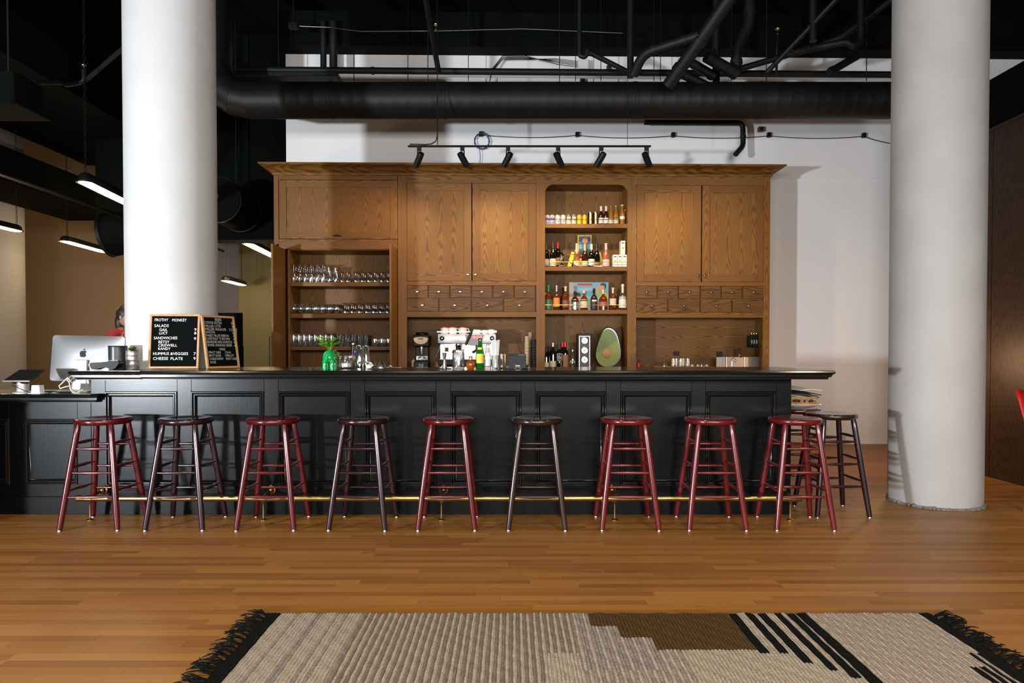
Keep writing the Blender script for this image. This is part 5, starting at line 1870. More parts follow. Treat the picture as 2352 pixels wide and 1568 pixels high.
label_band(r * 0.55, h * 0.66, h * 0.86, 2.2, e=0.003).obj('neck_label', mat('pinkish_neck_label', (0.55, 0.38, 0.33, 1), 0.5), t)
Y = 5.02
r, h = S(9.5, Y), S(32, Y)
t = lathe_thing('straw_glass', 'clear tumbler full of white paper straws on the bar', 'glass', T(1138, Y), [('tumbler', [(r * 0.8, 0), (r * 0.84, 0.004), (r, h), (r * 0.95, h), (r * 0.8, 0.012), (0.001, 0.01)], M_GLASS)])
for k in range(26):
    a = k * 2.4
    q = math.sqrt((k + 0.5) / 26)
    b = Vector((q * r * 0.55 * math.cos(a), q * r * 0.55 * math.sin(a), 0.013))
    e = Vector((q * r * 1.05 * math.cos(a), q * r * 0.8 * math.sin(a), S(66, Y) + 0.004 * math.sin(k)))
    G().tube([b, e], 0.0036, 6).obj('paper_straw', M_PAPER, t)
Y = 5.16
r, h = S(7.8, Y), S(33, Y)
t = lathe_thing('pick_glass', 'small glass of garnish picks right of the paper straws', 'glass', T(1154, Y), [('tumbler', [(r * 0.85, 0), (r, 0.006), (r, h), (r * 0.94, h), (r * 0.9, 0.012), (0.001, 0.01)], M_GLASS)])
for k in range(9):
    a = k * 2.4
    G().tube([(0.3 * r * math.cos(a), 0.3 * r * math.sin(a), 0.013), (0.75 * r * math.cos(a), 0.75 * r * math.sin(a), h * 1.02)], 0.0016, 5).obj('pick', M_BASKET, t)
Y = 5.06
t = thing('serving_tray', 'round silver tray on the bar under a black napkin caddy', 'tray', T(1189, Y))
r = S(29, Y)
G().lathe([(r * 0.96, 0), (r, 0.004), (r, 0.028), (r * 1.01, 0.031), (r * 0.97, 0.031), (r * 0.96, 0.010), (0.001, 0.008)], seg=48, sy=0.75).obj('tray_body', M_STEEL, t)
t = thing('napkin_caddy', 'black napkin and straw caddy on the round silver tray', 'caddy', T(1188, Y) + Vector((0, 0, 0.0085)))
w, h = S(20, Y), S(28, Y)
for (a, b, c, d, z) in ((-w, w, -0.07, -0.062, h), (-w, w, 0.062, 0.07, h * 1.15), (-w, -w + 0.006, -0.062, 0.062, h), (w - 0.006, w, -0.062, 0.062, h), (0.005, 0.009, -0.062, 0.062, h * 0.9)):
    G().box(a, b, c, d, 0.0, z, bev=0.001).obj('caddy_side', M_BLACKP, t, smooth=False)
G().box(-w + 0.004, w - 0.004, -0.064, 0.064, 0.0, 0.004).obj('caddy_floor', M_BLACKP, t, smooth=False)
G().box(-w + 0.01, 0.0, -0.055, 0.055, 0.004, h * 0.95).obj('napkin_stack', M_KLAB, t, smooth=False)
for k in range(6):
    G().cyl((0.02 + 0.006 * k, -0.02 + 0.01 * (k % 3), 0.004), (0.015 + 0.007 * k, -0.03 + 0.01 * (k % 3), h * 1.12), 0.002, seg=5).obj('pick', M_STEEL, t)

# ------------------------------------------------------------------ things on the back counter
CD = -0.02      # depth of the counter front in the back-bar frame


def bt(name, label, cat, px, d, group=None, z=ZC, rz=0.0):
    return bthing(name, label, cat, bx(px, d, 820), d, z, group, rz)


def SB(n, d):
    return n * (YC + d) / FPX


# coffee grinder
d = 0.12
t = bt('coffee_grinder', 'black coffee grinder with a cream display panel left of the coffee machine', 'grinder', 969.5, d)
w = SB(18.5, d)
zt_ = bz(768, 970, d) - ZC
G().box(-w * 0.9, w * 0.9, -0.12, 0.12, 0.0, 0.10, bev=0.01).obj('base', M_BLACKP, t)
G().box(-w * 0.8, w * 0.8, 0.0, 0.12, 0.10, zt_ - 0.14, bev=0.008).obj('column', M_BLACK, t)
G().box(-w, w, -0.13, 0.12, zt_ - 0.145, zt_ - 0.01, bev=0.012).obj('head', M_BLACKP, t)
g = G().prism([(w * 0.88 * math.cos(a), -0.035 * math.sin(a) * (1.9 if math.sin(a) > 0 else 0.5)) for a in [2 * PI * k / 28 for k in range(28)]], -0.1335, -0.129, 'y', M=Matrix.Translation((0, 0, zt_ - 0.05)))
dp = g.obj('display_panel', mat('cream_display_panel', (0.62, 0.45, 0.28, 1), 0.4), t)
G().box(-0.03, 0.03, -0.1355, -0.1332, zt_ - 0.062, zt_ - 0.046).obj('display', M_BLUE, dp, smooth=False)
for k in range(5):
    x = -0.04 + 0.02 * k
    G().cyl((x, -0.136, zt_ - 0.088 - 0.004 * math.cos(k - 2)), (x, -0.132, zt_ - 0.088), 0.004, seg=8).obj('button', M_STEEL, dp)
G().lathe([(0.03, zt_ - 0.02), (w * 0.75, zt_ - 0.005), (w * 0.8, zt_ + 0.02), (w * 0.5, zt_ + 0.028), (0.006, zt_ + 0.03), (0.006, zt_ + 0.042), (0.001, zt_ + 0.043)], seg=20).obj('hopper_lid', M_BLACK, t)
G().lathe([(0.016, 0.17), (0.020, 0.19), (0.022, zt_ - 0.145)], (0, -0.075, 0), 14).obj('spout', M_STEEL, t)
G().box(-0.07, 0.07, -0.004, 0.0, 0.11, 0.16, bev=0.001).obj('chrome_back', M_CHROME, t)
for s in (-1, 1):
    G().tube([(s * 0.02, -0.02, 0.15), (s * 0.035, -0.09, 0.135)], 0.006, 8).obj('fork', M_CHROME, t)
g = G()
for k in range(3):
    g.box(-0.028 + 0.02 * k, -0.012 + 0.02 * k, -0.1215, -0.1195, 0.03 + 0.008 * (k % 2), 0.075 - 0.01 * (k % 2))
g.obj('base_badge', mat('grey_badge', (0.12, 0.12, 0.12, 1), 0.4, 0.5), t, smooth=False)

# espresso machine
d = 0.16
t = bt('espresso_machine', 'large polished steel espresso machine with two groups and a red lit panel', 'coffee machine', 1074, d)
w = SB(66, d)
zt_ = bz(766.5, 1074, d - 0.2) - ZC
zm = zt_ - 0.11
M_MACH = mat('polished_machine_panel', (0.86, 0.86, 0.86, 1), 0.25, 0.3)
G().box(-w * 0.97, w * 0.97, -0.20, 0.18, 0.05, 0.12, bev=0.008).obj('drip_base', M_BLACKP, t)
for sx_ in (-1, 1):
    for sy_ in (-0.16, 0.14):
        G().lathe([(0.02, 0), (0.024, 0.004), (0.018, 0.05)], (sx_ * w * 0.85, sy_, 0), 12).obj('foot', M_STEEL, t)
G().box(-w * 0.92, w * 0.92, -0.205, -0.08, 0.12, 0.128, bev=0.002).obj('drip_grid', M_STEEL, t)
G().box(-w * 0.95, w * 0.95, -0.02, 0.18, 0.12, zm, bev=0.004).obj('rear_body', M_MACH, t)
G().box(-w, w, -0.20, 0.18, zm, zt_, bev=0.012, seg=2).obj('upper_body', M_MACH, t)
for s in (-1, 1):
    G().box(s * w - 0.004, s * w + 0.010, -0.215, 0.19, zm - 0.01, zt_ + 0.008, bev=0.004).obj('side_panel', M_BLACK, t)
    g = G()
    q = Matrix.Translation((s * w * 0.84 if s < 0 else w * 0.86, -0.20, zm + 0.058)) @ Matrix.Rotation(PI / 2, 4, 'X')
    g.lathe([(0.027, 0.0), (0.027, 0.014), (0.018, 0.02), (0.017, 0.014)], seg=20, M=q)
    k_ = g.obj('steam_knob', M_BLACKP, t)
    G().lathe([(0.016, 0.014), (0.010, 0.022), (0.001, 0.023)], seg=16, M=q).obj('knob_cap', M_CHROME, k_)
    g = G().tube([(s * w * 0.88, -0.21, zm), (s * w * 0.95, -0.22, zm - 0.08), (s * w * 1.08, -0.22, zm - 0.19)], 0.006, 8)
    g.obj('steam_wand', M_STEEL, t)
for i, px in enumerate((1052, 1098)):
    gx = bx(px, d - 0.25, 800) - bx(1074, d, 820)
    G().lathe([(0.034, zm - 0.06), (0.038, zm - 0.05), (0.038, zm - 0.01), (0.030, zm)], (gx, -0.13, 0), 18).obj('group_head', M_CHROME, t)
    pf = G().lathe([(0.036, zm - 0.085), (0.038, zm - 0.06)], (gx, -0.13, 0), 18).obj('portafilter', M_CHROME, t)
    G().tube([(gx, -0.165, zm - 0.075), (gx - 0.015, -0.20, zm - 0.08), (gx - 0.055, -0.29, zm - 0.105)], [0.008, 0.013, 0.015], 10).obj('portafilter_handle', M_BLACKP, pf)
    G().tube([(gx - 0.01, -0.13, zm - 0.08), (gx - 0.018, -0.135, zm - 0.11)], 0.006, 8).obj('spout', M_CHROME, pf)
xp0, xp1 = bx(1068, d - 0.2, 780) - bx(1074, d, 820), bx(1112, d - 0.2, 780) - bx(1074, d, 820)
G().prism([(xp0, zt_ - 0.012), (xp1, zt_ - 0.012), (xp1 - 0.03, zm - 0.02), (xp0 + 0.03, zm - 0.02)], -0.208, -0.200, 'y').obj('group_panel', mat('grey_group_panel', (0.12, 0.10, 0.10, 1), 0.35, 0.6), t, smooth=False)
xr = bx(1085, d - 0.2, 773) - bx(1074, d, 820)
xq = bx(1108, d - 0.2, 773) - bx(1074, d, 820)
rp_ = G().box(xr, xq, -0.212, -0.2075, zt_ - 0.062, zt_ - 0.022).obj('red_display', mat('red_backlit_panel', (0.55, 0.02, 0.03, 1), 0.4, emit=(0.8, 0.03, 0.05, 1), es=0.35), t, smooth=False)
for k in range(3):
    cx_ = xr + (xq - xr) * (k + 0.5) / 3
    pts = [(cx_ + 0.0125 * math.cos(a), -0.2135, zt_ - 0.042 + 0.0125 * math.sin(a)) for a in [2 * PI * j / 16 for j in range(16)]]
    G().tube(pts, 0.0035, 6, loop=True).obj('ring_mark', mat('pale_ring_light_%d' % k, (0.9, 0.6, 0.6, 1), 0.4, emit=(1, 0.6, 0.6, 1), es=0.6), rp_)
G().box(-w * 0.78, -w * 0.66, -0.0225, -0.020, zm - 0.10, zm - 0.05).obj('badge', M_KLAB, t, smooth=False)
G().box(-w, w, -0.20, -0.19, zt_ + 0.02, zt_ + 0.028).obj('cup_rail', M_CHROME, t, smooth=False)
for s in (-1, 0, 1):
    G().cyl((s * w * 0.98, -0.195, zt_ - 0.002), (s * w * 0.98, -0.195, zt_ + 0.022), 0.005, seg=8).obj('rail_post', M_CHROME, t)
mz = ZC + zt_
# mugs and cups on top of the machine


def mug(label, px, dd, rpx, hpx, rim, group):
    t = bt('cup', label, 'cup', px, dd, group, mz + 0.0005)
    r, h = SB(rpx, dd), SB(hpx, dd)
    G().lathe([(r * 0.8, 0), (r * 0.92, 0.006), (r, h * 0.4), (r, h), (r * 0.92, h), (r * 0.9, 0.01), (0.001, 0.008)], seg=22).obj('cup_body', M_CERAM, t)
    if rim is not None:
        G().lathe([(r * 1.005, h * 0.90), (r * 1.02, h * 0.95), (r * 1.01, h * 1.03), (r * 0.90, h * 1.03), (r * 0.90, h * 0.97)], seg=22).obj('cup_rim', rim, t)
    G().tube([(r * 0.95, 0.0, h * 0.80), (r * 1.45, 0, h * 0.72), (r * 1.45, 0, h * 0.35), (r * 0.95, 0, h * 0.22)], 0.005, 8).obj('handle', M_CERAM, t)
    return t


for k, px in enumerate((1021, 1040, 1063)):
    mug(['white enamel mug with red rim, left end on top of the coffee machine', 'white enamel mug with red rim, middle one on the coffee machine', 'white enamel mug with red rim nearest the black handle on the coffee machine'][k], px, 0.05, 9.5, 15.5, M_RED, 'red-rimmed mugs on the machine')
for k, (px, rp2, hp) in enumerate(((1090, 5.5, 10), (1099, 5.5, 9.5), (1114, 7, 9), (1129, 8, 10))):
    mug(['small white espresso cup, leftmost beside the red-rimmed mugs', 'small white espresso cup, second of the low white cups', 'low white cup, third of the white cups on the coffee machine', 'round white cup at the right end of the coffee machine top'][k], px, 0.04, rp2, hp, None, 'white cups on the machine')

# paper cup stacks
for k, (px, y0, rp2, lab) in enumerate(((1210, 773, 5.5, 'stack of brown paper cups with ribbed edges right of the coffee machine'), (1218, 764, 6.0, 'taller stack of kraft paper cups behind the ribbed stack'), (1226, 779, 8, 'tall stack of black paper cups beside the niche'))):
    d = 0.10 if k == 0 else (0.22 if k == 1 else 0.06)
    t = bt('paper_cup_stack', lab, 'cups', px, d, 'stacks of paper cups')
    r = SB(rp2, d)
    ztop_ = bz(y0, px, d) - ZC
    n = 9
    for i in range(n):
        z0 = (ztop_ - 0.10) * i / (n - 1)
        m = M_BLACKP if k == 2 else M_TAPE
        G().lathe([(r * 0.96, z0), (r * 1.04, z0 + 0.004), (r * 0.98, z0 + 0.010), (r * 0.75, z0 + 0.10)], seg=18).obj('paper_cup', m, t)
    if k < 2:
        G().lathe([(r * 0.78, ztop_ - 0.004), (r * 0.82, ztop_), (r * 0.7, ztop_ + 0.002)], seg=16).obj('cup_bottom', M_PAPER, t)
# tea tin / bag by the grinder
t = bt('sugar_jar', 'small pinkish jar at the left foot of the coffee grinder', 'jar', 949, 0.06)
G().lathe([(0.020, 0), (0.022, 0.005), (0.022, 0.10), (0.015, 0.115)], seg=16).obj('jar_body', mat('pink_jar', (0.45, 0.30, 0.24, 1), 0.5), t)
G().lathe([(0.018, 0.112), (0.019, 0.125), (0.001, 0.127)], seg=16).obj('lid', M_STEEL, t)
t = bt('milk_pitcher', 'small dark pitcher between the grinder and coffee machine', 'pitcher', 1005, 0.05)
G().lathe([(0.030, 0), (0.032, 0.004), (0.034, 0.05), (0.024, 0.075), (0.026, 0.09), (0.022, 0.09), (0.020, 0.076), (0.001, 0.07)], seg=18).obj('pitcher_body', M_KRAFT, t)
G().tube([(0.03, 0, 0.07), (0.055, 0, 0.06), (0.05, 0, 0.025), (0.032, 0, 0.02)], 0.004, 8).obj('handle', M_KRAFT, t)


# ------------------------------------------------------------------ bottles and cans
PROF = {
    'bordeaux': [(0.9, 0), (1, 0.015), (1, 0.60), (0.92, 0.67), (0.50, 0.74), (0.37, 0.79), (0.36, 0.95), (0.42, 0.955), (0.42, 1.0)],
    'burgundy': [(0.9, 0), (1, 0.015), (1, 0.42), (0.90, 0.52), (0.60, 0.66), (0.38, 0.76), (0.35, 0.95), (0.40, 0.955), (0.40, 1.0)],
    'beer': [(0.92, 0), (1, 0.015), (1, 0.50), (0.90, 0.58), (0.55, 0.70), (0.42, 0.78), (0.40, 0.95), (0.46, 0.955), (0.46, 1.0)],
    'spirit': [(0.92, 0), (1, 0.02), (1, 0.55), (0.88, 0.62), (0.45, 0.70), (0.32, 0.74), (0.30, 0.93), (0.38, 0.935), (0.38, 1.0)],
    'squat': [(0.92, 0), (1, 0.02), (1, 0.50), (0.90, 0.60), (0.45, 0.70), (0.28, 0.75), (0.28, 0.84), (0.36, 0.86), (0.36, 1.0)],
    'flask': [(0.90, 0), (1, 0.02), (1.02, 0.35), (0.98, 0.52), (0.70, 0.64), (0.30, 0.70), (0.28, 0.80), (0.28, 1.0)],
}


def bottle(label, px, d, z, h, r, kind, glass, lab=None, lz=(0.12, 0.42), cap=None, cz=0.80, group=None, front=True, sy=1.0, cat='bottle', name='bottle', extra=None, seg=20):
    o = bthing(name, label, cat, bx(px, d, 600), d, z + 0.0005, group)
    pr = PROF[kind]
    body = [(a * r, b * h) for a, b in pr]
    G().lathe(body, seg=seg, sy=sy).obj('glass_body', glass, o)
    if lab is not None:
        def rad(zf):
            for (a, b), (c, e) in zip(pr, pr[1:]):
                if b <= zf <= e:
                    return a + (c - a) * (zf - b) / max(e - b, 1e-6)
            return pr[0][0]
        zs = [lz[0] + (lz[1] - lz[0]) * k / 3 for k in range(4)]
        g = G()
        g.lathe([(rad(q) * r + 0.0009, q * h) for q in zs], seg=seg, sy=sy, cap0=False, cap1=False)
        g.obj('paper_label', lab, o)
    if cap is not None:
        c0 = [(a * r * 1.05 + 0.0006, b * h) for a, b in pr if b >= cz]
        def rad2(zf):
            for (a, b), (c, e) in zip(pr, pr[1:]):
                if b <= zf <= e:
                    return a + (c - a) * (zf - b) / max(e - b, 1e-6)
            return pr[-1][0]
        c0 = [(rad2(cz) * r * 1.05 + 0.0006, cz * h)] + c0 + [(c0[-1][0] * 0.9, h * 1.006), (0.0005, h * 1.008)]
        G().lathe(c0, seg=seg, sy=sy).obj('cap', cap, o)
    if extra:
        extra(o, r, h)
    return o


def can(label, px, d, z, h, r, base, bands=(), group='drinks cans on the top niche shelf'):
    o = bthing('can', label, 'can', bx(px, d, 500), d, z + 0.0005, group)
    G().lathe([(r * 0.80, 0), (r * 0.92, 0.004), (r, 0.010), (r, h - 0.014), (r * 0.84, h - 0.003)], seg=20).obj('can_body', base, o)
    G().lathe([(r * 0.85, h - 0.003), (r * 0.87, h), (r * 0.80, h), (r * 0.78, h - 0.004), (0.001, h - 0.004)], seg=20).obj('lid', M_STEEL, o)
    for (a, b, m, arc) in bands:
        if arc is None:
            G().lathe([(r + 0.0006, a * h), (r + 0.0006, b * h)], seg=20, cap0=False, cap1=False).obj('printed_band', m, o)
        else:
            label_band(r, a * h, b * h, arc, 8).obj('printed_mark', m, o)
    return o


zA, zB_, zC3 = bz(513), bz(611.5), bz(711.5)
dA = 0.07
M_WCAN = mat('white_can', (0.52, 0.51, 0.52, 1), 0.3, 0.2)
M_YCAN = mat('yellow_can', (0.72, 0.45, 0.02, 1), 0.3, 0.3)
M_KCAN = mat('black_can', (0.012, 0.010, 0.008, 1), 0.25, 0.4)
M_GOLDP = mat('gold_print', (0.72, 0.55, 0.28, 1), 0.3, 0.6)
M_GREYC = mat('grey_can', (0.22, 0.20, 0.19, 1), 0.3, 0.4)
hs, rs = 0.112, 0.030
for k, px in enumerate((1257, 1268.5)):
    can(['white can with blue print at the far left of top niche shelf', 'second white can with blue print on the top niche shelf'][k], px, dA, zA, hs, rs, M_WCAN, [(0.42, 0.68, M_BLUE, 1.8), (0.14, 0.24, M_BLUE, 1.2), (0.05, 0.95, M_RED, 0.12)])
for k, px in enumerate((1281, 1293.5)):
    can(['plain white can with a red dot, left of its pair', 'plain white can with a red dot, right of its pair'][k], px, dA, zA, hs, rs * 1.05, M_WCAN, [(0.25, 0.36, M_RED, 0.4)])
for k, px in enumerate((1306, 1318)):
    can(['grey topped cream can, left of its pair', 'grey topped cream can, right one beside the yellow cans'][k], px, dA, zA, hs, rs, M_GREYC, [(0.02, 0.45, M_CREAM, None), (0.60, 0.80, M_WLAB, 1.6)])
for k, px in enumerate((1330.5, 1343)):
    can(['bright yellow can, left of its pair', 'bright yellow can, right one beside the tall black cans'][k], px, dA, zA, hs, rs, M_YCAN, [(0.5, 0.54, M_GOLDP, None)])
for k, px in enumerate((1356, 1368)):
    can(['tall black can with gold print, left of its pair', 'tall black can with gold print, right one beside the beer bottles'][k], px, dA, zA, 0.148, rs * 0.98, M_KCAN, [(0.05, 0.92, M_GOLDP, 0.9)])
hb_ = 0.218
for k, px in enumerate((1380.5, 1392)):
    bottle(['brown beer bottle with white neck and label, left of its pair', 'brown beer bottle with white neck and label, right of its pair'][k], px, dA, zA, hb_, 0.030, 'beer', M_GLASSBR, M_WLAB, (0.06, 0.36), M_WLAB, 0.74, 'beer bottles on the top niche shelf')
for k, px in enumerate((1403.5, 1415)):
    bottle(['clear bottle of golden beer with cream label, left of its pair', 'clear bottle of golden beer with cream label, right of its pair'][k], px, dA, zA, hb_ * 1.02, 0.030, 'beer', M_GLASSAM, M_CREAM, (0.06, 0.30), M_STEEL, 0.96, 'beer bottles on the top niche shelf')
bottle('taller golden beer bottle with white label at the right end of the top niche shelf', 1429, dA, zA, 0.236, 0.031, 'beer', M_GLASSAM, M_WLAB, (0.26, 0.42), M_WLAB, 0.95, 'beer bottles on the top niche shelf')
bottle('amber bottle half hidden behind at the right end of top niche shelf', 1436, 0.17, zA, 0.20, 0.030, 'beer', M_GLASSAM, None, (0, 0), M_GOLDP, 0.95, 'beer bottles on the top niche shelf')

# middle shelf
gw = 'wine bottles on the middle niche shelf'
bottle('dark wine bottle at the far left of middle niche shelf', 1254.5, 0.08, zB_, 0.27, 0.036, 'bordeaux', M_GLASSB, mat('grey_wine_label', (0.30, 0.28, 0.27, 1), 0.6), (0.05, 0.35), M_KLAB, 0.76, gw)
bottle('black wine bottle with large cream label, second from left on the middle niche shelf', 1270, 0.07, zB_, 0.295, 0.039, 'burgundy', M_GLASSB, M_CREAM, (0.03, 0.33), M_KLAB, 0.74, gw)
bottle('black wine bottle with red capsule on the middle niche shelf', 1281, 0.16, zB_, 0.305, 0.037, 'bordeaux', M_GLASSB, M_KRAFT, (0.10, 0.40), M_RED, 0.77, gw)
bottle('plain black wine bottle behind the red-capped bottle', 1288.5, 0.22, zB_, 0.255, 0.036, 'bordeaux', M_GLASSB, None, (0, 0), M_KLAB, 0.76, gw)
bottle('rose wine bottle with cream capsule and pink label left of the framed print', 1324.5, 0.10, zB_, 0.285, 0.037, 'burgundy', M_GLASSRO, mat('pale_pink_label', (0.62, 0.48, 0.44, 1), 0.6), (0.05, 0.27), M_CREAM, 0.66, gw)
bottle('dark wine bottle with cream label in front of the framed print', 1343.5, 0.08, zB_, 0.275, 0.038, 'burgundy', M_GLASSBR, M_CREAM, (0.04, 0.26), M_GOLDP, 0.72, gw)
bottle('dark wine bottle with white label and white capsule, middle niche shelf', 1358.5, 0.09, zB_, 0.275, 0.040, 'burgundy', M_GLASSB, M_WLAB, (0.10, 0.35), M_WLAB, 0.76, gw)
bottle('black champagne bottle right of the white-capped wine on the middle niche shelf', 1370.5, 0.10, zB_, 0.290, 0.041, 'burgundy', M_GLASSB, M_KRAFT, (0.10, 0.22), M_KLAB, 0.68, gw)
bottle('rose wine bottle with pink capsule left of the white boxes', 1392, 0.08, zB_, 0.285, 0.041, 'burgundy', M_GLASSRO, mat('pink_wine_label', (0.68, 0.45, 0.42, 1), 0.6), (0.04, 0.32), mat('pink_capsule', (0.70, 0.42, 0.42, 1), 0.4), 0.74, gw)
for k, (px, dz, lab) in enumerate(((1411.5, 0, 'white drink box with orange print, leftmost of the bottom three'), (1422.5, 0, 'white drink box, middle of the bottom three'), (1433.5, 0, 'white drink box at the right end of bottom three'), (1429, 1, 'white drink box standing on top of the other boxes'))):
    hbx = 0.146
    d = 0.09
    t = bthing('drink_box', lab, 'box', bx(px, d, 600), d, zB_ + 0.0005 + dz * (hbx + 0.0005), 'white boxes on the middle niche shelf')
    w = SB(5.3, d) * (1.0)
    hh = hbx if dz == 0 else 0.165
    G().box(-w, w, -0.05, 0.05, 0, hh, bev=0.001).obj('carton', M_WLAB, t, smooth=False)
    c = [M_ORANGE, M_TEAL, MATS.get('pale_green_print') or mat('pale_green_print', (0.25, 0.5, 0.3, 1), 0.5), M_ORANGE][k]
    G().cyl((0, -0.0512, hh * 0.48), (0, -0.0502, hh * 0.48), 0.011, seg=12).obj('fruit_print', c, t)
    G().box(-w * 0.6, w * 0.6, -0.0512, -0.0502, hh * 0.80, hh * 0.88).obj('name_print', M_BLUE, t, smooth=False)
# framed print
d = 0.30
t = bthing('framed_print', 'small blue picture in bright yellow frame at the back of middle niche shelf', 'picture', bx(1342.5, d, 560), d, zB_)
w = SB(16.2, d)
zt_ = bz(540, 1342, d) - zB_
z0 = 0.0
for (a, b, c, e) in ((-w, w, zt_ - 0.016, zt_), (-w, w, 0.0005, 0.016), (-w, -w + 0.016, 0.016, zt_ - 0.016), (w - 0.016, w, 0.016, zt_ - 0.016)):
    G().box(a, b, -0.012, 0.006, c, e, bev=0.001).obj('frame_side', M_YELLOW, t, smooth=False)
pc = G().box(-w + 0.016, w - 0.016, -0.004, 0.0, 0.016, zt_ - 0.016).obj('picture', mat('deep_blue_print', (0.03, 0.10, 0.22, 1), 0.5), t, smooth=False)
G().box(-w + 0.016, w - 0.016, -0.006, -0.0042, zt_ * 0.60, zt_ * 0.82).obj('sky_print', mat('light_blue_print', (0.16, 0.32, 0.50, 1), 0.5), pc, smooth=False)
G().box(-w + 0.016, w - 0.016, -0.0065, -0.0042, 0.016, zt_ * 0.55).obj('ground_print', mat('dark_green_print', (0.02, 0.05, 0.02, 1), 0.5), pc, smooth=False)
# wooden paddle, yellow wedges, racket, small glass things
t = bthing('wooden_paddle', 'small round brown wooden paddle standing before the framed print', 'paddle', bx(1343.5, 0.2, 560), 0.2, zB_ + 0.001)
G().lathe([(0.001, -0.006), (0.034, -0.006), (0.036, 0), (0.034, 0.006), (0.001, 0.006)], seg=22, M=Matrix.Translation((0, 0, bz(553, 1343, 0.2) - zB_)) @ Matrix.Rotation(PI / 2, 4, 'X'), sy=1.15).obj('paddle_face', M_KRAFT, t)
G().box(-0.010, 0.010, -0.006, 0.006, 0.0, bz(559, 1343, 0.2) - zB_, bev=0.002).obj('paddle_handle', M_KRAFT, t)
G().cyl((0, 0, bz(545, 1343, 0.2) - zB_ - 0.012), (0, 0, bz(541, 1343, 0.2) - zB_), 0.008, seg=10).obj('paddle_tip', M_KRAFT, t)
for k, (px, d, tilt, hgt, lab) in enumerate(((1311, 0.12, 16, 0.185, 'yellow board leaning right at the left of rose bottle, middle niche shelf'), (1380, 0.17, -15, 0.19, 'yellow board leaning left behind the champagne bottle'))):
    t = bthing('yellow_board', lab, 'board', bx(px, d, 600), d, zB_ + 0.001, 'yellow boards on the middle niche shelf')
    G().box(-0.024, 0.024, -0.005, 0.005, 0.0, hgt, bev=0.002, M=Matrix.Translation((-0.02 if tilt > 0 else 0.02, 0, 0.007)) @ Matrix.Rotation(R(tilt), 4, 'Y')).obj('board', M_YELLOW, t)
    G().cyl((-0.02, 0, 0.006), (0.03, 0, 0.006), 0.006, seg=8).obj('board_foot', M_YELLOW, t)
t = bthing('yellow_box', 'low yellow carton behind the dark bottle before the framed print', 'box', bx(1343, 0.15, 600), 0.15, zB_ + 0.0005)
G().box(-0.07, 0.065, -0.02, 0.03, 0, 0.115, bev=0.002).obj('carton', M_YELLOW, t, smooth=False)
G().lathe([(0.02, 0.135), (0.022, 0.15), (0.001, 0.155)], (-0.045, 0, 0), 14).obj('orange_knob', M_ORANGE, t)
d = 0.045
t = bthing('racket', 'small badminton racket lying in front of the bottles on middle niche shelf', 'racket', bx(1345, d, 605), d, zB_ + 0.006)
xl_ = bx(1301, d, 590) - bx(1345, d, 605)
cx_, rz_ = bx(1326, d, 600) - bx(1345, d, 605), 0.0
pts = []
for k in range(28):
    a = 2 * PI * k / 28
    pts.append(Matrix.Translation((cx_, 0, 0.068)) @ Matrix.Rotation(R(21), 4, 'Y') @ Vector((0.135 * math.cos(a), 0.012 * math.cos(a), 0.062 * math.sin(a))))
G().tube(pts, 0.0042, 8, loop=True).obj('hoop', mat('dark_navy_frame', (0.02, 0.022, 0.035, 1), 0.3), t)
G().tube([(cx_ + 0.125, 0.0, 0.02), (0.10, 0, 0.008), (0.20, 0, 0.002)], [0.004, 0.005, 0.009], 8).obj('handle', M_CERAM, t)
G().lathe([(0.008, -0.006), (0.0095, 0), (0.008, 0.006)], seg=10, M=Matrix.Translation((0.085, 0, 0.010)) @ Matrix.Rotation(PI / 2, 4, 'Y')).obj('throat_ring', M_RED, t)
t = bthing('glass_ornament', 'small clear glass ornament with dark round eye, right of the red-capped bottle', 'ornament', bx(1290, 0.06, 600), 0.06, zB_ + 0.0005)
G().lathe([(0.020, 0), (0.034, 0.012), (0.036, 0.03), (0.024, 0.05), (0.010, 0.06), (0.016, 0.08), (0.022, 0.12), (0.018, 0.135)], seg=18).obj('glass_body', M_GLASS, t)
G().ell((0, -0.035, 0.032), 0.016, 0.006, 0.016, 12, 8).obj('dark_disc', M_BLACKP, t)

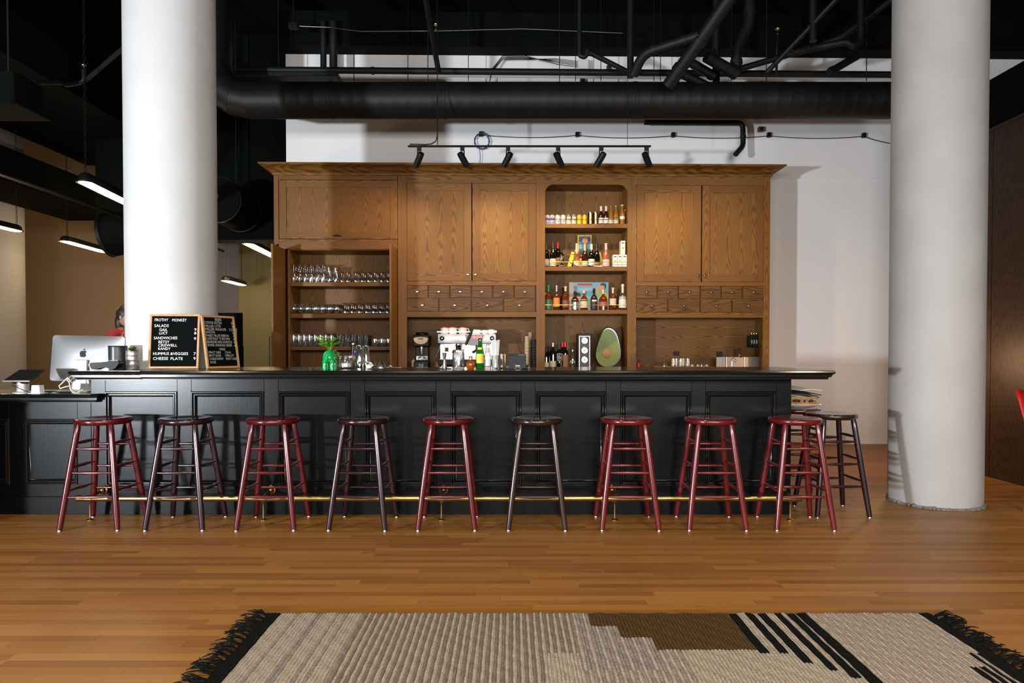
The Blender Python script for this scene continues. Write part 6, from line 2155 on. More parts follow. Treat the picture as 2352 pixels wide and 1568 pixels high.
# bottom niche shelf: spirits
gs_ = 'spirit bottles on the lowest niche shelf'
M_SILV = mat('silver_printed_label', (0.45, 0.46, 0.52, 1), 0.25, 0.8)
spirits = [
    (1259.5, 0.30, 0.042, 'spirit', M_GLASSWH, M_GLAB, (0.03, 0.42), mat('green_cap', (0.02, 0.20, 0.13, 1), 0.4), 0.74, 'whiskey bottle with green label and green neck, leftmost on lowest niche shelf'),
    (1278.5, 0.295, 0.040, 'spirit', M_GLASSWH, M_ORANGE, (0.14, 0.50), M_SILV, 0.76, 'bottle with orange label and silver neck on lowest niche shelf'),
    (1299, 0.285, 0.042, 'spirit', M_GLASSWH, mat('dark_red_label', (0.15, 0.06, 0.05, 1), 0.5), (0.12, 0.42), M_CREAM, 0.80, 'dark red spirit bottle with cream neck on lowest niche shelf'),
    (1321, 0.225, 0.045, 'squat', M_GLASSBR, M_SILV, (0.04, 0.56), M_BLACKP, 0.78, 'dark bottle with silver and black patterned label on lowest niche shelf'),
    (1341.5, 0.235, 0.046, 'squat', M_GLASSWH, M_CREAM, (0.12, 0.55), M_CREAM, 0.86, 'squat bottle with cream label and cork on lowest niche shelf'),
    (1364.5, 0.260, 0.041, 'squat', M_GLASSBR, M_KLAB, (0.05, 0.60), M_BLACKP, 0.78, 'bottle with black label on lowest niche shelf, centre right'),
    (1385.5, 0.250, 0.052, 'flask', M_GLASSWH, mat('brown_print_label', (0.30, 0.09, 0.05, 1), 0.5), (0.18, 0.40), M_CREAM, 0.78, 'broad red-brown bourbon bottle in front of poster figure'),
    (1408, 0.270, 0.040, 'spirit', M_GLASSWH, M_CREAM, (0.22, 0.52), M_CREAM, 0.76, 'amber bottle with cream label right of the poster'),
    (1430.5, 0.295, 0.046, 'flask', M_GLASS, M_WLAB, (0.10, 0.55), M_WLAB, 0.72, 'clear tequila bottle with white label and round white stopper, far right of lowest niche shelf'),
]
for (px, h, r, kd, gl, lb_, lz, cp_, cz, lab) in spirits:
    o = bottle(lab, px, 0.08, zC3, h, r, kd, gl, lb_, lz, cp_, cz, gs_)
    if px == 1430.5:
        G().ell((0, 0, h * 1.0), 0.020, 0.020, 0.022, 14, 8).obj('stopper', M_WLAB, o)
    if px == 1364.5:
        label_band(r, h * 0.40, h * 0.48, 1.4, e=0.002).obj('label_arch', M_WLAB, o)
bottle('dark bottle half hidden behind the red spirit bottle', 1294, 0.2, zC3, 0.28, 0.036, 'spirit', M_GLASSBR, None, (0, 0), M_BLACKP, 0.8, gs_)
# poster card
d = 0.27
t = bthing('poster_card', 'teal poster card with red banner and yellow-shirted figure behind the spirit bottles', 'poster', bx(1352.5, d, 680), d, zC3 + 0.0005)
w = SB(45.5, d)
zt_ = bz(648, 1352, d) - zC3
G().box(-w, w, 0, 0.012, 0, zt_, bev=0.001).obj('card', M_TEAL, t, smooth=False)


def flat(nm, poly, m, yy=-0.0012):
    G().prism([(-w + a * 2 * w, b * zt_) for a, b in poly], yy, 0.0, 'y').obj(nm, m, t, smooth=False)


flat('printed_border', [(0, 0), (0.12, 0), (0.12, 1), (0, 1)], mat('pale_pink_print', (0.58, 0.42, 0.34, 1), 0.5))
flat('red_banner', [(0.21, 0.88), (0.58, 0.88), (0.58, 0.96), (0.21, 0.96)], M_RED)
flat('pale_lines', [(0.24, 0.70), (0.62, 0.70), (0.62, 0.80), (0.24, 0.80)], mat('pale_teal_print', (0.38, 0.58, 0.58, 1), 0.5))
flat('yellow_shirt', [(0.76, 0.30), (0.98, 0.30), (0.98, 0.55), (0.92, 0.66), (0.86, 0.62), (0.78, 0.64), (0.70, 0.80), (0.65, 0.76), (0.70, 0.60), (0.78, 0.50)], M_YELLOW)
flat('printed_arm', [(0.66, 0.74), (0.70, 0.70), (0.80, 0.88), (0.80, 0.94), (0.76, 0.94)], M_SKINP, -0.002)
flat('printed_face', [(0.78, 0.70), (0.84, 0.64), (0.90, 0.68), (0.91, 0.82), (0.86, 0.90), (0.78, 0.88), (0.76, 0.80)], M_SKINP, -0.0022)
flat('printed_hair', [(0.78, 0.88), (0.80, 0.95), (0.86, 0.98), (0.93, 0.94), (0.94, 0.82), (0.91, 0.76), (0.89, 0.86), (0.84, 0.90)], mat('printed_dark_hair', (0.03, 0.05, 0.05, 1), 0.5), -0.0026)
flat('second_face', [(0.18, 0.36), (0.26, 0.34), (0.28, 0.50), (0.22, 0.56), (0.16, 0.48)], M_SKINP, -0.002)
flat('second_hair', [(0.15, 0.48), (0.15, 0.60), (0.22, 0.66), (0.29, 0.60), (0.29, 0.48), (0.24, 0.55)], MATS['printed_dark_hair'], -0.0024)
t = bthing('yellow_box', 'yellow curved box corner behind the leftmost whiskey bottle', 'box', bx(1258, 0.2, 690), 0.2, zC3 + 0.0005)
G().prism([(-0.035, 0), (0.075, 0), (0.055, 0.12), (0.03, 0.19), (-0.01, 0.22), (-0.035, 0.21)], -0.01, 0.01, 'y').obj('carton', M_YELLOW, t, smooth=False)
G().box(-0.03, 0.05, -0.012, -0.01, 0.03, 0.06).obj('carton_band', M_GOLDP, t, smooth=False)

# niche bottom: wines, dial box, avocado
gb = 'wine bottles on the counter under the niche'
bottle('black wine bottle with grey label at the far left under the niche', 1255, 0.10, ZC, 0.27, 0.037, 'bordeaux', M_GLASSB, M_CREAM, (0.05, 0.30), M_KLAB, 0.78, gb)
bottle('black wine bottle with narrow cream label, second from left under the niche', 1262.5, 0.16, ZC, 0.275, 0.036, 'bordeaux', M_GLASSB, M_CREAM, (0.05, 0.30), M_KLAB, 0.78, gb)
bottle('wine bottle with large cream label and copper capsule under the niche', 1270.5, 0.05, ZC, 0.315, 0.039, 'bordeaux', M_GLASSB, M_CREAM, (0.10, 0.32), M_COPPER, 0.86, gb)


def cs_label(o, r, h):
    me = text_mesh('Cs', 0.030, 0.034, M_LETTER)
    me.transform(Matrix.Translation((-0.015, -r - 0.0025, h * 0.42)))
    mk('lettering', me, o)
    for (a, b, c, e) in ((-0.028, 0.028, 0.35, 0.358), (-0.028, 0.028, 0.60, 0.608), (-0.028, -0.0255, 0.35, 0.608), (0.0255, 0.028, 0.35, 0.608)):
        G().box(a, b, -r - 0.0025, -r - 0.0005, c * h, e * h).obj('label_line', M_LETTER, o, smooth=False)


bottle('black square-labelled wine bottle lettered Cs under the niche', 1285, 0.04, ZC, 0.31, 0.040, 'bordeaux', M_GLASSB, M_KLAB, (0.30, 0.62), M_KLAB, 0.78, gb, extra=cs_label)
bottle('black wine bottle with red capsule behind the lettered bottle under the niche', 1292.5, 0.16, ZC, 0.32, 0.037, 'bordeaux', M_GLASSB, None, (0, 0), M_RED, 0.84, gb)
bottle('black wine bottle with bright red capsule and brown label, rightmost under the niche', 1298.5, 0.06, ZC, 0.32, 0.037, 'bordeaux', M_GLASSB, M_KRAFT, (0.08, 0.55), M_RED, 0.84, gb)
d = 0.08
t = bthing('glass_carafe', 'tall thin clear glass carafe left of the dial box', 'carafe', bx(1315, d, 820), d, ZC + 0.0005)
G().lathe([(0.028, 0), (0.032, 0.006), (0.032, 0.14), (0.016, 0.20), (0.014, 0.25), (0.018, 0.262)], seg=20).obj('carafe_body', M_GLASS, t)
d = 0.10
t = bthing('dial_box', 'tall black box with three round silver dials and a ring handle on top', 'instrument box', bx(1342.5, d, 800), d, ZC)
w = SB(16, d)
zt_ = bz(766, 1340, d) - ZC
G().box(-w, w, 0, 0.13, 0, zt_, bev=0.004).obj('case', M_BLACKP, t)
fw = w * 0.88
fc = G().box(-fw, fw, -0.004, 0.002, 0.01, zt_ - 0.018).obj('face_plate', mat('dark_brown_face', (0.025, 0.017, 0.014, 1), 0.4), t, smooth=False)
for (a, b, c, e) in ((-fw * 0.86, fw * 0.86, zt_ - 0.034, zt_ - 0.029), (-fw * 0.86, -fw * 0.80, 0.01, zt_ - 0.03), (fw * 0.80, fw * 0.86, 0.01, zt_ - 0.03)):
    G().box(a, b, -0.0065, -0.003, c, e).obj('trim_line', M_STEEL, fc, smooth=False)
for k, py in enumerate((782, 804.5, 826)):
    z = bz(py, 1340, d) - ZC
    q = Matrix.Translation((0, -0.004, z)) @ Matrix.Rotation(PI / 2, 4, 'X')
    di = G().lathe([(0.044, 0), (0.044, 0.006), (0.040, 0.009), (0.037, 0.006), (0.001, 0.005)], seg=28, M=q).obj('dial', M_NICKEL, t)
    for j in range(3):
        a = R(30 + 60 * j + 17 * k)
        G().box(-0.028, 0.028, -0.0105, -0.008, -0.003, 0.003, M=Matrix.Translation((0, 0, z)) @ Matrix.Rotation(a, 4, 'Y')).obj('dial_blade', M_PEWTER, di, smooth=False)
G().tube([(-0.008, 0.05, zt_), (-0.012, 0.05, zt_ + 0.018), (-0.020, 0.05, zt_ + 0.030), (-0.018, 0.05, zt_ + 0.038), (0.018, 0.05, zt_ + 0.038), (0.020, 0.05, zt_ + 0.030), (0.012, 0.05, zt_ + 0.018), (0.008, 0.05, zt_)], 0.0035, 8).obj('ring_handle', M_PEWTER, t)
# avocado sign
d = 0.07
zb0 = bz(845, 1396, d)
pz = ZC
t = bthing('avocado_sign', 'large half-avocado shaped decoration with brown pit under the niche', 'decoration', bx(1396, d, 800), d, ZC)
out = [(1394, 749.5), (1404, 750.5), (1413, 757), (1420, 770), (1425, 790), (1428, 808), (1427, 822), (1421, 834), (1410, 843), (1396, 846), (1382, 843), (1372, 834), (1367, 822), (1367, 808), (1371, 792), (1377, 775), (1384, 757)]
x_ = bx(1396, d, 800)
ctr = Vector((bx(1397, d, 800) - x_, bz(806, 1396, d) - ZC))
po = [Vector((bx(a, d, 800) - x_, max(bz(b, 1396, d) - ZC, 0.001))) for a, b in out]


def smoothp(P, n=3):
    for _ in range(n):
        Q = []
        for i in range(len(P)):
            a, b = P[i], P[(i + 1) % len(P)]
            Q += [a.lerp(b, 0.25), a.lerp(b, 0.75)]
        P = Q
    return P


po = smoothp(po, 2)
inn = [ctr + (q - ctr) * 0.90 + Vector((-0.008, 0.0)) for q in po]
g = G()
r0 = [g.bm.verts.new((q.x, 0.0, q.y)) for q in [ctr + (v - ctr) * 0.95 for v in po]]
r1 = [g.bm.verts.new((q.x, 0.02, q.y)) for q in po]
r2 = [g.bm.verts.new((q.x + 0.012, 0.09, q.y)) for q in po]
r3 = [g.bm.verts.new((q.x * 0.6, 0.13, q.y)) for q in [ctr + (v - ctr) * 0.7 for v in po]]
g.ring_faces([r0, r1, r2, r3], True, 0, True, True)
g.obj('rind', M_AVR, t)
g = G().prism([(q.x, q.y) for q in inn], -0.010, -0.0005, 'y')
fl_ = g.obj('flesh', M_AVL, t)
# paler upper half of the flesh
a1, a2 = Vector((bx(1368, d, 800) - x_, bz(812, 1396, d) - ZC)), Vector((bx(1418, d, 800) - x_, bz(781, 1396, d) - ZC))
nrm = Vector((-(a2 - a1).y, (a2 - a1).x))
up = []
for i in range(len(inn)):
    p_, q_ = inn[i], inn[(i + 1) % len(inn)]
    s0, s1 = (p_ - a1).dot(nrm), (q_ - a1).dot(nrm)
    if s0 >= 0: up.append(p_)
    if s0 * s1 < 0: up.append(p_.lerp(q_, s0 / (s0 - s1)))
G().prism([(q.x, q.y) for q in up], -0.0115, -0.0095, 'y').obj('upper_flesh', M_AVD, fl_)
pz_ = bz(812, 1396, d) - ZC
G().lathe([(0.049, -0.009), (0.049, -0.014), (0.044, -0.017), (0.001, -0.018)], seg=28, M=Matrix.Translation((bx(1393, d, 800) - x_, 0, pz_)) @ Matrix.Rotation(-PI / 2, 4, 'X')).obj('pit', M_AVP, fl_)

# right recess: glassware, tray, taps ---------------------------------------
d = 0.10
t = bt('wood_tray', 'oiled wooden tray in the right recess under glassware', 'tray', 1536, d)
xa, xb = bx(1499, d, 838) - bx(1536, d, 820), bx(1630, d, 838) - bx(1536, d, 820)
G().box(xa, xb, -0.10, 0.10, 0, 0.012, bev=0.002).obj('tray_floor', M_TRAYW, t, smooth=False)
for (a, b, c, e) in ((xa, xb, -0.10, -0.09), (xa, xb, 0.09, 0.10), (xa, xa + 0.01, -0.09, 0.09), (xb - 0.01, xb, -0.09, 0.09)):
    G().box(a, b, c, e, 0.012, 0.035, bev=0.001).obj('tray_side', M_TRAYW, t, smooth=False)
tz_ = ZC + 0.0125
for k, px in enumerate((1547, 1556, 1564, 1572, 1580, 1592, 1603, 1614, 1623)):
    tall = k < 5
    t = bthing('tumbler', ('ridged clear tumbler standing in the tall cluster on the right wooden tray' if tall else 'low clear glass at the right end of the wooden tray'), 'glass', bx(px, d, 835), d + 0.04 * (k % 2), tz_, 'tall ridged tumblers on the tray' if tall else 'low glasses on the tray')
    h = 0.115 if tall else 0.045
    G().lathe([(0.022, 0), (0.026, h * 0.2), (0.028, h * 0.5), (0.026, h * 0.75), (0.028, h), (0.025, h), (0.022, 0.01), (0.001, 0.008)], seg=14).obj('tumbler_body', M_GLASS, t)
t = bt('cloche', 'small clear glass dome with a knob at left of the tumblers', 'glass dome', 1525, 0.12, z=ZC + 0.0125)
G().lathe([(0.040, 0), (0.040, 0.04), (0.032, 0.07), (0.012, 0.085), (0.004, 0.088), (0.009, 0.096), (0.001, 0.104)], seg=20).obj('dome', M_GLASS, t)
t = bt('squeeze_bottle', 'small red sauce bottle in the left corner of right recess', 'bottle', 1466.5, 0.05)
G().lathe([(0.018, 0), (0.020, 0.004), (0.020, 0.07), (0.010, 0.09)], seg=14).obj('bottle_body', M_RED, t)
G().lathe([(0.011, 0.088), (0.008, 0.10), (0.003, 0.12)], seg=10).obj('nozzle', M_BLACKP, t)
# outlets
for px, y0, y1, lab in ((1553, 807, 816, 'black wall socket behind the tumblers in right recess'), (1652.5, 807, 819.5, 'black wall socket left of the steel tap in right recess')):
    dd = 0.395
    z0, z1 = bz(y1, px, dd), bz(y0, px, dd)
    t = bthing('wall_socket', lab, 'socket', bx(px, dd, 812), dd, z0, 'black wall sockets in the right recess')
    w = SB(6.5, dd)
    G().box(-w, w, -0.012, 0.004, 0, z1 - z0, bev=0.003).obj('cover_plate', M_BLACKP, t)
    G().box(-w * 0.5, w * 0.5, -0.015, -0.011, (z1 - z0) * 0.25, (z1 - z0) * 0.75, bev=0.001).obj('socket_face', M_BLACK, t)
dd = 0.20
t = bt('steel_sink_guard', 'brushed steel splash guard around the small sink at right end of back counter', 'sink guard', 1714, dd)
xa, xb = bx(1645, dd, 830) - bx(1714, dd, 820), bx(1752, dd, 830) - bx(1714, dd, 820)
zh = bz(819.5, 1714, dd) - ZC
M_STEELD = mat('dull_steel', (0.36, 0.33, 0.30, 1), 0.35, 1.0)
xs_ = [xa, bx(1668, dd, 830) - bx(1714, dd, 820), bx(1709, dd, 830) - bx(1714, dd, 820), xb]
for k in range(3):
    G().box(xs_[k] + 0.001, xs_[k + 1] - 0.001, -0.006 * k, 0.006 - 0.006 * k, 0, zh, bev=0.001).obj('steel_panel', M_STEELD, t, smooth=False)
for k in (1, 2):
    G().cyl((xs_[k], -0.010, 0), (xs_[k], -0.010, zh), 0.008, seg=10).obj('corner_post', M_STEEL, t)
dd = 0.26
t = bt('water_tap', 'upright polished steel tap column above the splash guard', 'tap', 1696.5, dd)
G().lathe([(0.024, 0), (0.020, 0.01), (0.019, 0.03), (0.019, bz(801, 1697, dd) - ZC), (0.014, bz(800, 1697, dd) - ZC + 0.004)], seg=18).obj('tap_column', M_CHROME, t)
G().tube([(0, -0.018, 0.17), (0, -0.06, 0.18), (0, -0.09, 0.165), (0, -0.095, 0.14)], 0.007, 10).obj('spout', M_CHROME, t)
dd = 0.10
t = bt('gooseneck_tap', 'little chrome gooseneck tap in front of the splash guard', 'tap', 1683, dd)
zq = bz(822, 1683, dd) - ZC
G().tube([(-0.012, 0, 0), (-0.010, 0, zq * 0.7), (0.0, 0, zq), (0.020, -0.01, zq + 0.004), (0.030, -0.012, zq - 0.02)], 0.005, 8).obj('neck', M_CHROME, t)
G().lathe([(0.012, 0), (0.012, 0.01), (0.006, 0.014)], (-0.012, 0, 0), 12).obj('tap_base', M_CHROME, t)
G().ell((0.028, -0.012, zq - 0.03), 0.008, 0.008, 0.016, 10, 6).obj('lever', M_CHROME, t)
# dispenser on the right inner side
dd = 0.30
px0 = 1733
z0 = bz(797, px0, dd)
z1 = bz(770, px0, dd)
t = bthing('soap_dispenser', 'black wall dispenser rack holding three small bottles at right end of the recess', 'dispenser', bx(1731.5, dd, 780), dd, z0)
w = SB(11.5, dd)
h = z1 - z0
G().box(-w, w, 0.0, 0.06, 0, h, bev=0.003).obj('rack', M_BLACKP, t)
for k in range(3):
    x = -w * 0.62 + w * 0.5 * k
    b = G().lathe([(0.014, 0.006), (0.015, 0.01), (0.015, h * 0.8), (0.008, h * 0.95), (0.008, h * 1.1)], (x, -0.018, 0), 12).obj('rack_bottle', M_BLACKP, t)
    G().lathe([(0.005, h * 1.1), (0.005, h * 1.2), (0.008, h * 1.22), (0.002, h * 1.24)], (x, -0.018, 0), 10).obj('pump', M_STEEL, b)
    G().box(x - 0.009, x + 0.009, -0.0345, -0.0325, h * 0.30, h * 0.60).obj('bottle_label', mat('pale_small_print_%d' % k, (0.25, 0.26, 0.26, 1), 0.5), b, smooth=False)
G().box(w * 0.2, w, 0.055, 0.17, h * 0.3, h * 0.7).obj('wall_mount', M_BLACKP, t, smooth=False)

# ------------------------------------------------------------------ glassware in the left cupboard
def gobj(prof, nm, seg=18):
    return G().lathe(prof, seg=seg, cap0=False, cap1=False).mesh(nm, M_GLASS)


def thin(prof_out, wall=0.0018):
    """outer profile (bottom->top) turned into a thin shell"""
    inn_ = [(max(r - wall, 0.0005), z) for r, z in prof_out]
    return prof_out + [(inn_[-1][0], inn_[-1][1])] + list(reversed([(r, z + 0.002) for r, z in inn_[:-1]]))


ME_WINE = gobj([(0.0005, 0.210), (0.034, 0.210), (0.033, 0.207), (0.006, 0.200), (0.0042, 0.19), (0.004, 0.125), (0.010, 0.112), (0.030, 0.098), (0.037, 0.070), (0.037, 0.04), (0.031, 0.0), (0.0295, 0.0), (0.0355, 0.04), (0.0355, 0.070), (0.028, 0.096), (0.0005, 0.108)], 'glass_body')
ME_STEMLESS = gobj(thin([(0.0005, 0), (0.024, 0), (0.036, 0.02), (0.044, 0.05), (0.042, 0.08), (0.035, 0.112)]), 'glass_body')
ME_COUPE = gobj([(0.0005, 0.128), (0.032, 0.128), (0.030, 0.125), (0.005, 0.118), (0.004, 0.11), (0.004, 0.068), (0.014, 0.060), (0.040, 0.045), (0.046, 0.02), (0.042, 0.0), (0.0405, 0.0), (0.0445, 0.02), (0.038, 0.044), (0.0005, 0.058)], 'glass_body')
ME_PINT = gobj(thin([(0.0005, 0), (0.030, 0), (0.031, 0.004), (0.036, 0.09), (0.041, 0.138)]), 'glass_body')
ME_TALL = gobj(thin([(0.0005, 0), (0.026, 0), (0.027, 0.004), (0.031, 0.08), (0.033, 0.132), (0.030, 0.15)]), 'glass_body')
ME_ROCK = gobj(thin([(0.0005, 0), (0.038, 0), (0.040, 0.006), (0.042, 0.07), (0.041, 0.088)]), 'glass_body')


def rowset(me, pxs, ds, z, name, label, group, cat='glass', skew=0.0):
    for i, px in enumerate(pxs):
        for j, d in enumerate(ds):
            o = mk(name, me, None, MB @ Vector((bx(px, ds[0], 700) + skew * (j % 2), d, z + 0.0008)), ALPHA)
            tag(o, label, cat, group)


s1, s2, s3 = [bz(a) for a, b in SHELF1]
# positions are rows on each shelf, front to back
rowset(ME_WINE, [675, 688, 701.5, 715, 728.5, 742], [0.09, 0.18, 0.27, 0.36], s1, 'wine_glass', 'stemmed wine glass upside down in the block at left of top cupboard shelf', 'upturned wine glasses, top cupboard shelf')
for k, px in enumerate((757, 772)):
    o = bthing('carafe', ['dark-necked clear carafe, left of two beside the upturned wine glasses', 'dark-necked clear carafe, right of two beside the upturned wine glasses'][k], 'carafe', bx(px, 0.2, 640), 0.2, s1 + 0.0005, 'carafes on the top cupboard shelf')
    G().lathe([(0.001, 0), (0.034, 0), (0.040, 0.02), (0.038, 0.08), (0.028, 0.12), (0.030, 0.15), (0.042, 0.20), (0.040, 0.20), (0.028, 0.15), (0.026, 0.12), (0.036, 0.08), (0.001, 0.01)], seg=20, cap0=False, cap1=False).obj('carafe_body', M_GLASS, o)
rowset(ME_COUPE, [785, 798], [0.10, 0.2], s1, 'coupe_glass', 'upturned coupe glass at the middle of top cupboard shelf', 'middle coupe glasses, top cupboard shelf')
rowset(ME_COUPE, [817, 831.5, 846, 861, 876, 890], [0.09, 0.19, 0.29], s1, 'coupe_glass', 'upturned coupe glass in the block at right of top cupboard shelf', 'right coupe glasses, top cupboard shelf')
rowset(ME_STEMLESS, [675, 691, 707, 724, 740.5, 757, 773], [0.09, 0.20, 0.31], s2, 'stemless_glass', 'stemless wine glass at left of middle cupboard shelf', 'stemless glasses, middle cupboard shelf')
rowset(ME_COUPE, [792, 808, 824.5, 841, 857, 873, 889], [0.08, 0.18, 0.28], s2, 'brandy_glass', 'upturned short-stemmed glass at right of middle cupboard shelf', 'short-stemmed glasses, middle cupboard shelf')
rowset(ME_TALL, [674, 686, 698, 710.5, 723, 735.5, 748, 760.5], [0.09, 0.18, 0.27, 0.36], s3, 'tall_glass', 'tall clear glass at left of the lowest cupboard shelf', 'tall glasses, lowest cupboard shelf')
rowset(ME_PINT, [781, 795, 809.5, 824, 838.5], [0.09, 0.19, 0.29], s3, 'pint_glass', 'clear pint glass at middle of the lowest cupboard shelf', 'pint glasses, lowest cupboard shelf')
rowset(ME_ROCK, [860, 876, 891], [0.10, 0.20, 0.30], s3, 'rocks_glass', 'short rocks glass at right end of the lowest cupboard shelf', 'rocks glasses, lowest cupboard shelf')

# ------------------------------------------------------------------ plate and basket on the rear stool
bs = Vector((2.315, 5.44, SH + 0.0003))
t = thing('dinner_plate', 'white oval plate on the red stool seat behind the bar end, under the basket', 'plate', bs)
G().lathe([(0.09, 0.0), (0.10, 0.003), (0.165, 0.026), (0.178, 0.034), (0.176, 0.038), (0.160, 0.031), (0.10, 0.008), (0.001, 0.007)], seg=40).obj('plate_body', M_CERAM, t)
t = thing('splint_basket', 'shallow woven wood basket standing on the white plate, holding papers', 'basket', bs + Vector((0, 0, 0.0085)))
zb_ = 0.0
for k in range(22):
    a = 2 * PI * k / 22
    rr0, rr1 = 0.085, 0.150
    def at_(q, w_):
        r_ = rr0 + (rr1 - rr0) * q
        return r_
    g = G()
    aw = 0.10
    v = []
    for (r_, z_) in ((0.095, 0.0), (0.135, 0.030), (0.150, 0.085)):
        v.append([g.bm.verts.new((r_ * math.cos(a + s), r_ * math.sin(a + s), z_)) for s in (-aw, aw)] + [g.bm.verts.new(((r_ - 0.003) * math.cos(a + s), (r_ - 0.003) * math.sin(a + s), z_)) for s in (aw, -aw)])
    g.ring_faces(v, True, 0, True, True)
    g.obj('splint', M_BASKET if k % 3 else M_BASKETD, t)
for (r_, z_) in ((0.139, 0.034), (0.152, 0.080)):
    G().lathe([(r_ + 0.001, z_ - 0.011), (r_ + 0.004, z_ - 0.011), (r_ + 0.006, z_ + 0.011), (r_ + 0.002, z_ + 0.011)], seg=40, cap0=False, cap1=False).obj('hoop', M_BASKET, t)
G().lathe([(0.001, 0.001), (0.096, 0.001), (0.096, 0.004), (0.001, 0.004)], seg=24).obj('basket_floor', M_BASKET, t)
for k in range(4):
    t = thing('paper_sheet', ['tan folded newspaper lying lowest in the basket behind the bar end', 'grey-edged paper second in the basket pile', 'dark magazine third in the basket pile', 'cream top sheet of paper sliding off the basket'][k], 'paper', bs + Vector((-0.01 + 0.012 * k, -0.01, 0.096 + 0.012 * k + (0.018 if k == 3 else 0))), R(-12 + 14 * k), 'papers in the basket')
    Mx = Matrix.Rotation(R(8 - 2 * k), 4, 'Y') @ Matrix.Rotation(R(5), 4, 'X')
    g = G()
    n = 8
    rows_ = []
    for (yy, zz) in ((-0.10, 0.0), (0.10, 0.0), (0.10, 0.007), (-0.10, 0.007)):
        rows_.append([g.bm.verts.new(Mx @ Vector((-0.13 + 0.26 * i / n, yy, zz + 0.010 * math.sin(PI * i / n)))) for i in range(n + 1)])
    g.ring_faces([list(r_) for r_ in rows_], False, 0, loop=True)
    for i in (0, n):
        g.bm.faces.new([r_[i] for r_ in rows_])
    g.obj('sheet', [M_CREAM, M_GREY, M_KLAB, M_PAPER][k], t)

# ------------------------------------------------------------------ red chair at the right edge
p = Vector((W(2352, 900, 4.9).x + 0.375, 4.9, 0))
t = thing('red_chair', 'corner of a red moulded chair with grey-green legs at right edge of the picture', 'chair', p, R(20))
g = G()
n = 10
rows_ = []
for j in range(7):
    v = j / 6
    row = []
    for i in range(n + 1):
        u = -1 + 2 * i / n
        if v <= 0.5:
            q = v / 0.5
            row.append(g.bm.verts.new((u * 0.22, -0.21 + 0.40 * q, 0.62 + 0.02 * u * u)))
        else:
            q = (v - 0.5) / 0.5
            row.append(g.bm.verts.new((u * (0.22 - 0.02 * q), 0.19 + 0.09 * q, 0.62 + 0.28 * q + 0.015 * u * u)))
    rows_.append(row)
g.ring_faces(rows_, False)
sh_ = g.obj('seat_shell', M_RED, t)
md = sh_.modifiers.new('thick', 'SOLIDIFY')
md.thickness = 0.012
M_LEGG = mat('grey_green_leg', (0.10, 0.12, 0.085, 1), 0.5)
for sx_, sy_ in ((-1, -1), (1, -1), (1, 1), (-1, 1)):
    G().tube([(sx_ * 0.21, sy_ * 0.20, 0), (sx_ * 0.17, sy_ * 0.16, 0.62)], 0.014, 10).obj('leg', M_LEGG, t)

# ------------------------------------------------------------------ staff member, mostly behind the left column
def skin_mesh(name, verts, edges, radii, m, root=0, sub=1):
    me = bpy.data.meshes.new(name)
    me.from_pydata([Vector(v) for v in verts], edges, [])
    o = bpy.data.objects.new(name, me)
    COL.objects.link(o)
    md = o.modifiers.new('skin', 'SKIN')
    for i, r_ in enumerate(radii):
        rr_ = r_ if isinstance(r_, tuple) else (r_, r_)
        me.skin_vertices[0].data[i].radius = rr_
    me.skin_vertices[0].data[root].use_root = True
    sd = o.modifiers.new('sub', 'SUBSURF')
    sd.levels = sub
    dg = bpy.context.evaluated_depsgraph_get()
    me2 = bpy.data.meshes.new_from_object(o.evaluated_get(dg))
    bpy.data.objects.remove(o)
    me2.name = name
    me2.materials.clear()
    me2.materials.append(m)
    me2.shade_smooth()
    return me2


YPn = 7.3
hx = W(288, 740, YPn).x
t = thing('person', 'person with dark hair and red top standing behind the left white column, mostly hidden', 'person', (hx, YPn, 0), R(75))
# skeleton, facing -y in its own frame
V = [(0, 0, 0.92), (0, -0.01, 1.10), (0, 0.0, 1.28), (0, 0.01, 1.40), (0, 0.0, 1.47),
     (-0.17, 0.01, 1.36), (-0.21, 0.03, 1.10), (-0.19, -0.12, 0.93),
     (0.17, 0.01, 1.36), (0.21, 0.03, 1.10), (0.19, -0.12, 0.93),
     (-0.09, 0, 0.88), (-0.10, 0.0, 0.48), (-0.10, 0.03, 0.08), (-0.10, -0.13, 0.03),
     (0.09, 0, 0.88), (0.10, 0.0, 0.48), (0.10, 0.03, 0.08), (0.10, -0.13, 0.03)]
E = [(0, 1), (1, 2), (2, 3), (3, 4), (3, 5), (5, 6), (6, 7), (3, 8), (8, 9), (9, 10), (0, 11), (11, 12), (12, 13), (13, 14), (0, 15), (15, 16), (16, 17), (17, 18)]
Rr = [(0.15, 0.11), (0.13, 0.10), (0.15, 0.11), (0.08, 0.07), (0.055, 0.055), 0.055, 0.042, 0.028, 0.055, 0.042, 0.028, 0.085, 0.055, 0.04, 0.03, 0.085, 0.055, 0.04, 0.03]
for s, wi in ((-1, 7), (1, 10)):
    wv = Vector(V[wi])
    for k in range(5):
        ang = R(-35 + 16 * k) if k else R(-70)
        b = wv + Vector((s * 0.01 * (k - 2), -0.05, -0.03))
        e1 = b + Vector((s * 0.012 * (k - 2) * 0.8, -0.03, -0.022 - 0.003 * (2 - abs(k - 2))))
        e2 = e1 + Vector((0, -0.010, -0.028))
        i0 = len(V)
        V += [tuple(b), tuple(e1), tuple(e2)]
        E += [(wi, i0), (i0, i0 + 1), (i0 + 1, i0 + 2)]
        Rr += [0.014, 0.009, 0.007]
mk('body', skin_mesh('body', V, E, Rr, M_SKIN, 0, 1), t)
g = G()
hc = Vector((0, -0.02, 1.575))
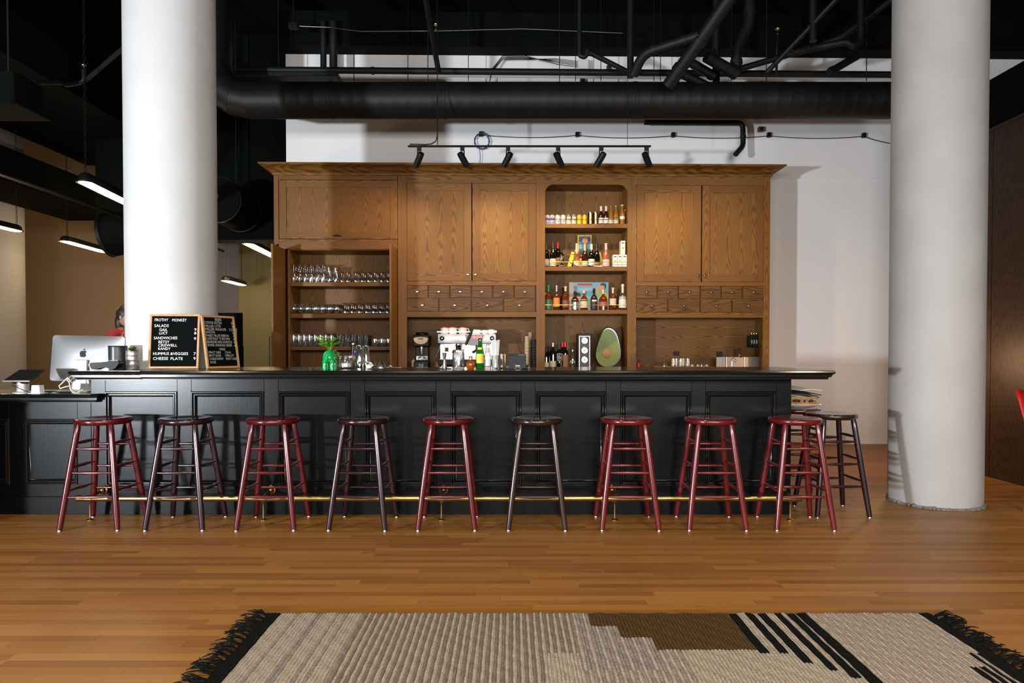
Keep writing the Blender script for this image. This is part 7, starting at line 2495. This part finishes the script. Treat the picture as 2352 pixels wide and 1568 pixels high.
g.ell(hc, 0.072, 0.092, 0.112, 24, 16)
g.ell(hc + Vector((0, -0.045, -0.06)), 0.050, 0.045, 0.050, 16, 10)
g.ell(hc + Vector((0, -0.098, -0.015)), 0.013, 0.020, 0.024, 10, 8)
for s in (-1, 1):
    g.ell(hc + Vector((s * 0.073, 0.01, -0.01)), 0.010, 0.018, 0.030, 10, 8)
g.obj('head', M_SKIN, t)
for s in (-1, 1):
    G().ell(hc + Vector((s * 0.028, -0.083, 0.008)), 0.012, 0.008, 0.008, 10, 6).obj('eye', M_BLACKP, t)
G().ell(hc + Vector((0, -0.090, -0.062)), 0.022, 0.008, 0.007, 10, 6).obj('mouth', mat('lip_colour', (0.30, 0.08, 0.07, 1), 0.4), t)
g = G()
g.ell(hc + Vector((0, 0.020, 0.030)), 0.084, 0.098, 0.104, 22, 14)
g.ell(hc + Vector((0, 0.085, -0.06)), 0.060, 0.050, 0.110, 16, 10)
g.obj('hair', M_HAIR, t)
VS = [(0, 0, 0.86), (0, -0.01, 1.10), (0, 0.0, 1.28), (0, 0.01, 1.39), (-0.17, 0.01, 1.37), (-0.205, 0.025, 1.18), (0.17, 0.01, 1.37), (0.205, 0.025, 1.18)]
ES = [(0, 1), (1, 2), (2, 3), (3, 4), (4, 5), (3, 6), (6, 7)]
mk('red_top', skin_mesh('red_top', VS, ES, [(0.17, 0.13), (0.145, 0.115), (0.165, 0.125), (0.09, 0.08), 0.07, 0.06, 0.07, 0.06], mat('red_cotton', (0.28, 0.012, 0.02, 1), 0.8), 0, 1), t)
VT = [(0, 0, 0.90), (-0.09, 0, 0.84), (-0.10, 0.0, 0.48), (-0.10, 0.03, 0.10), (0.09, 0, 0.84), (0.10, 0.0, 0.48), (0.10, 0.03, 0.10)]
mk('trousers', skin_mesh('trousers', VT, [(0, 1), (1, 2), (2, 3), (0, 4), (4, 5), (5, 6)], [(0.16, 0.12), 0.10, 0.07, 0.055, 0.10, 0.07, 0.055], M_KLAB, 0, 1), t)
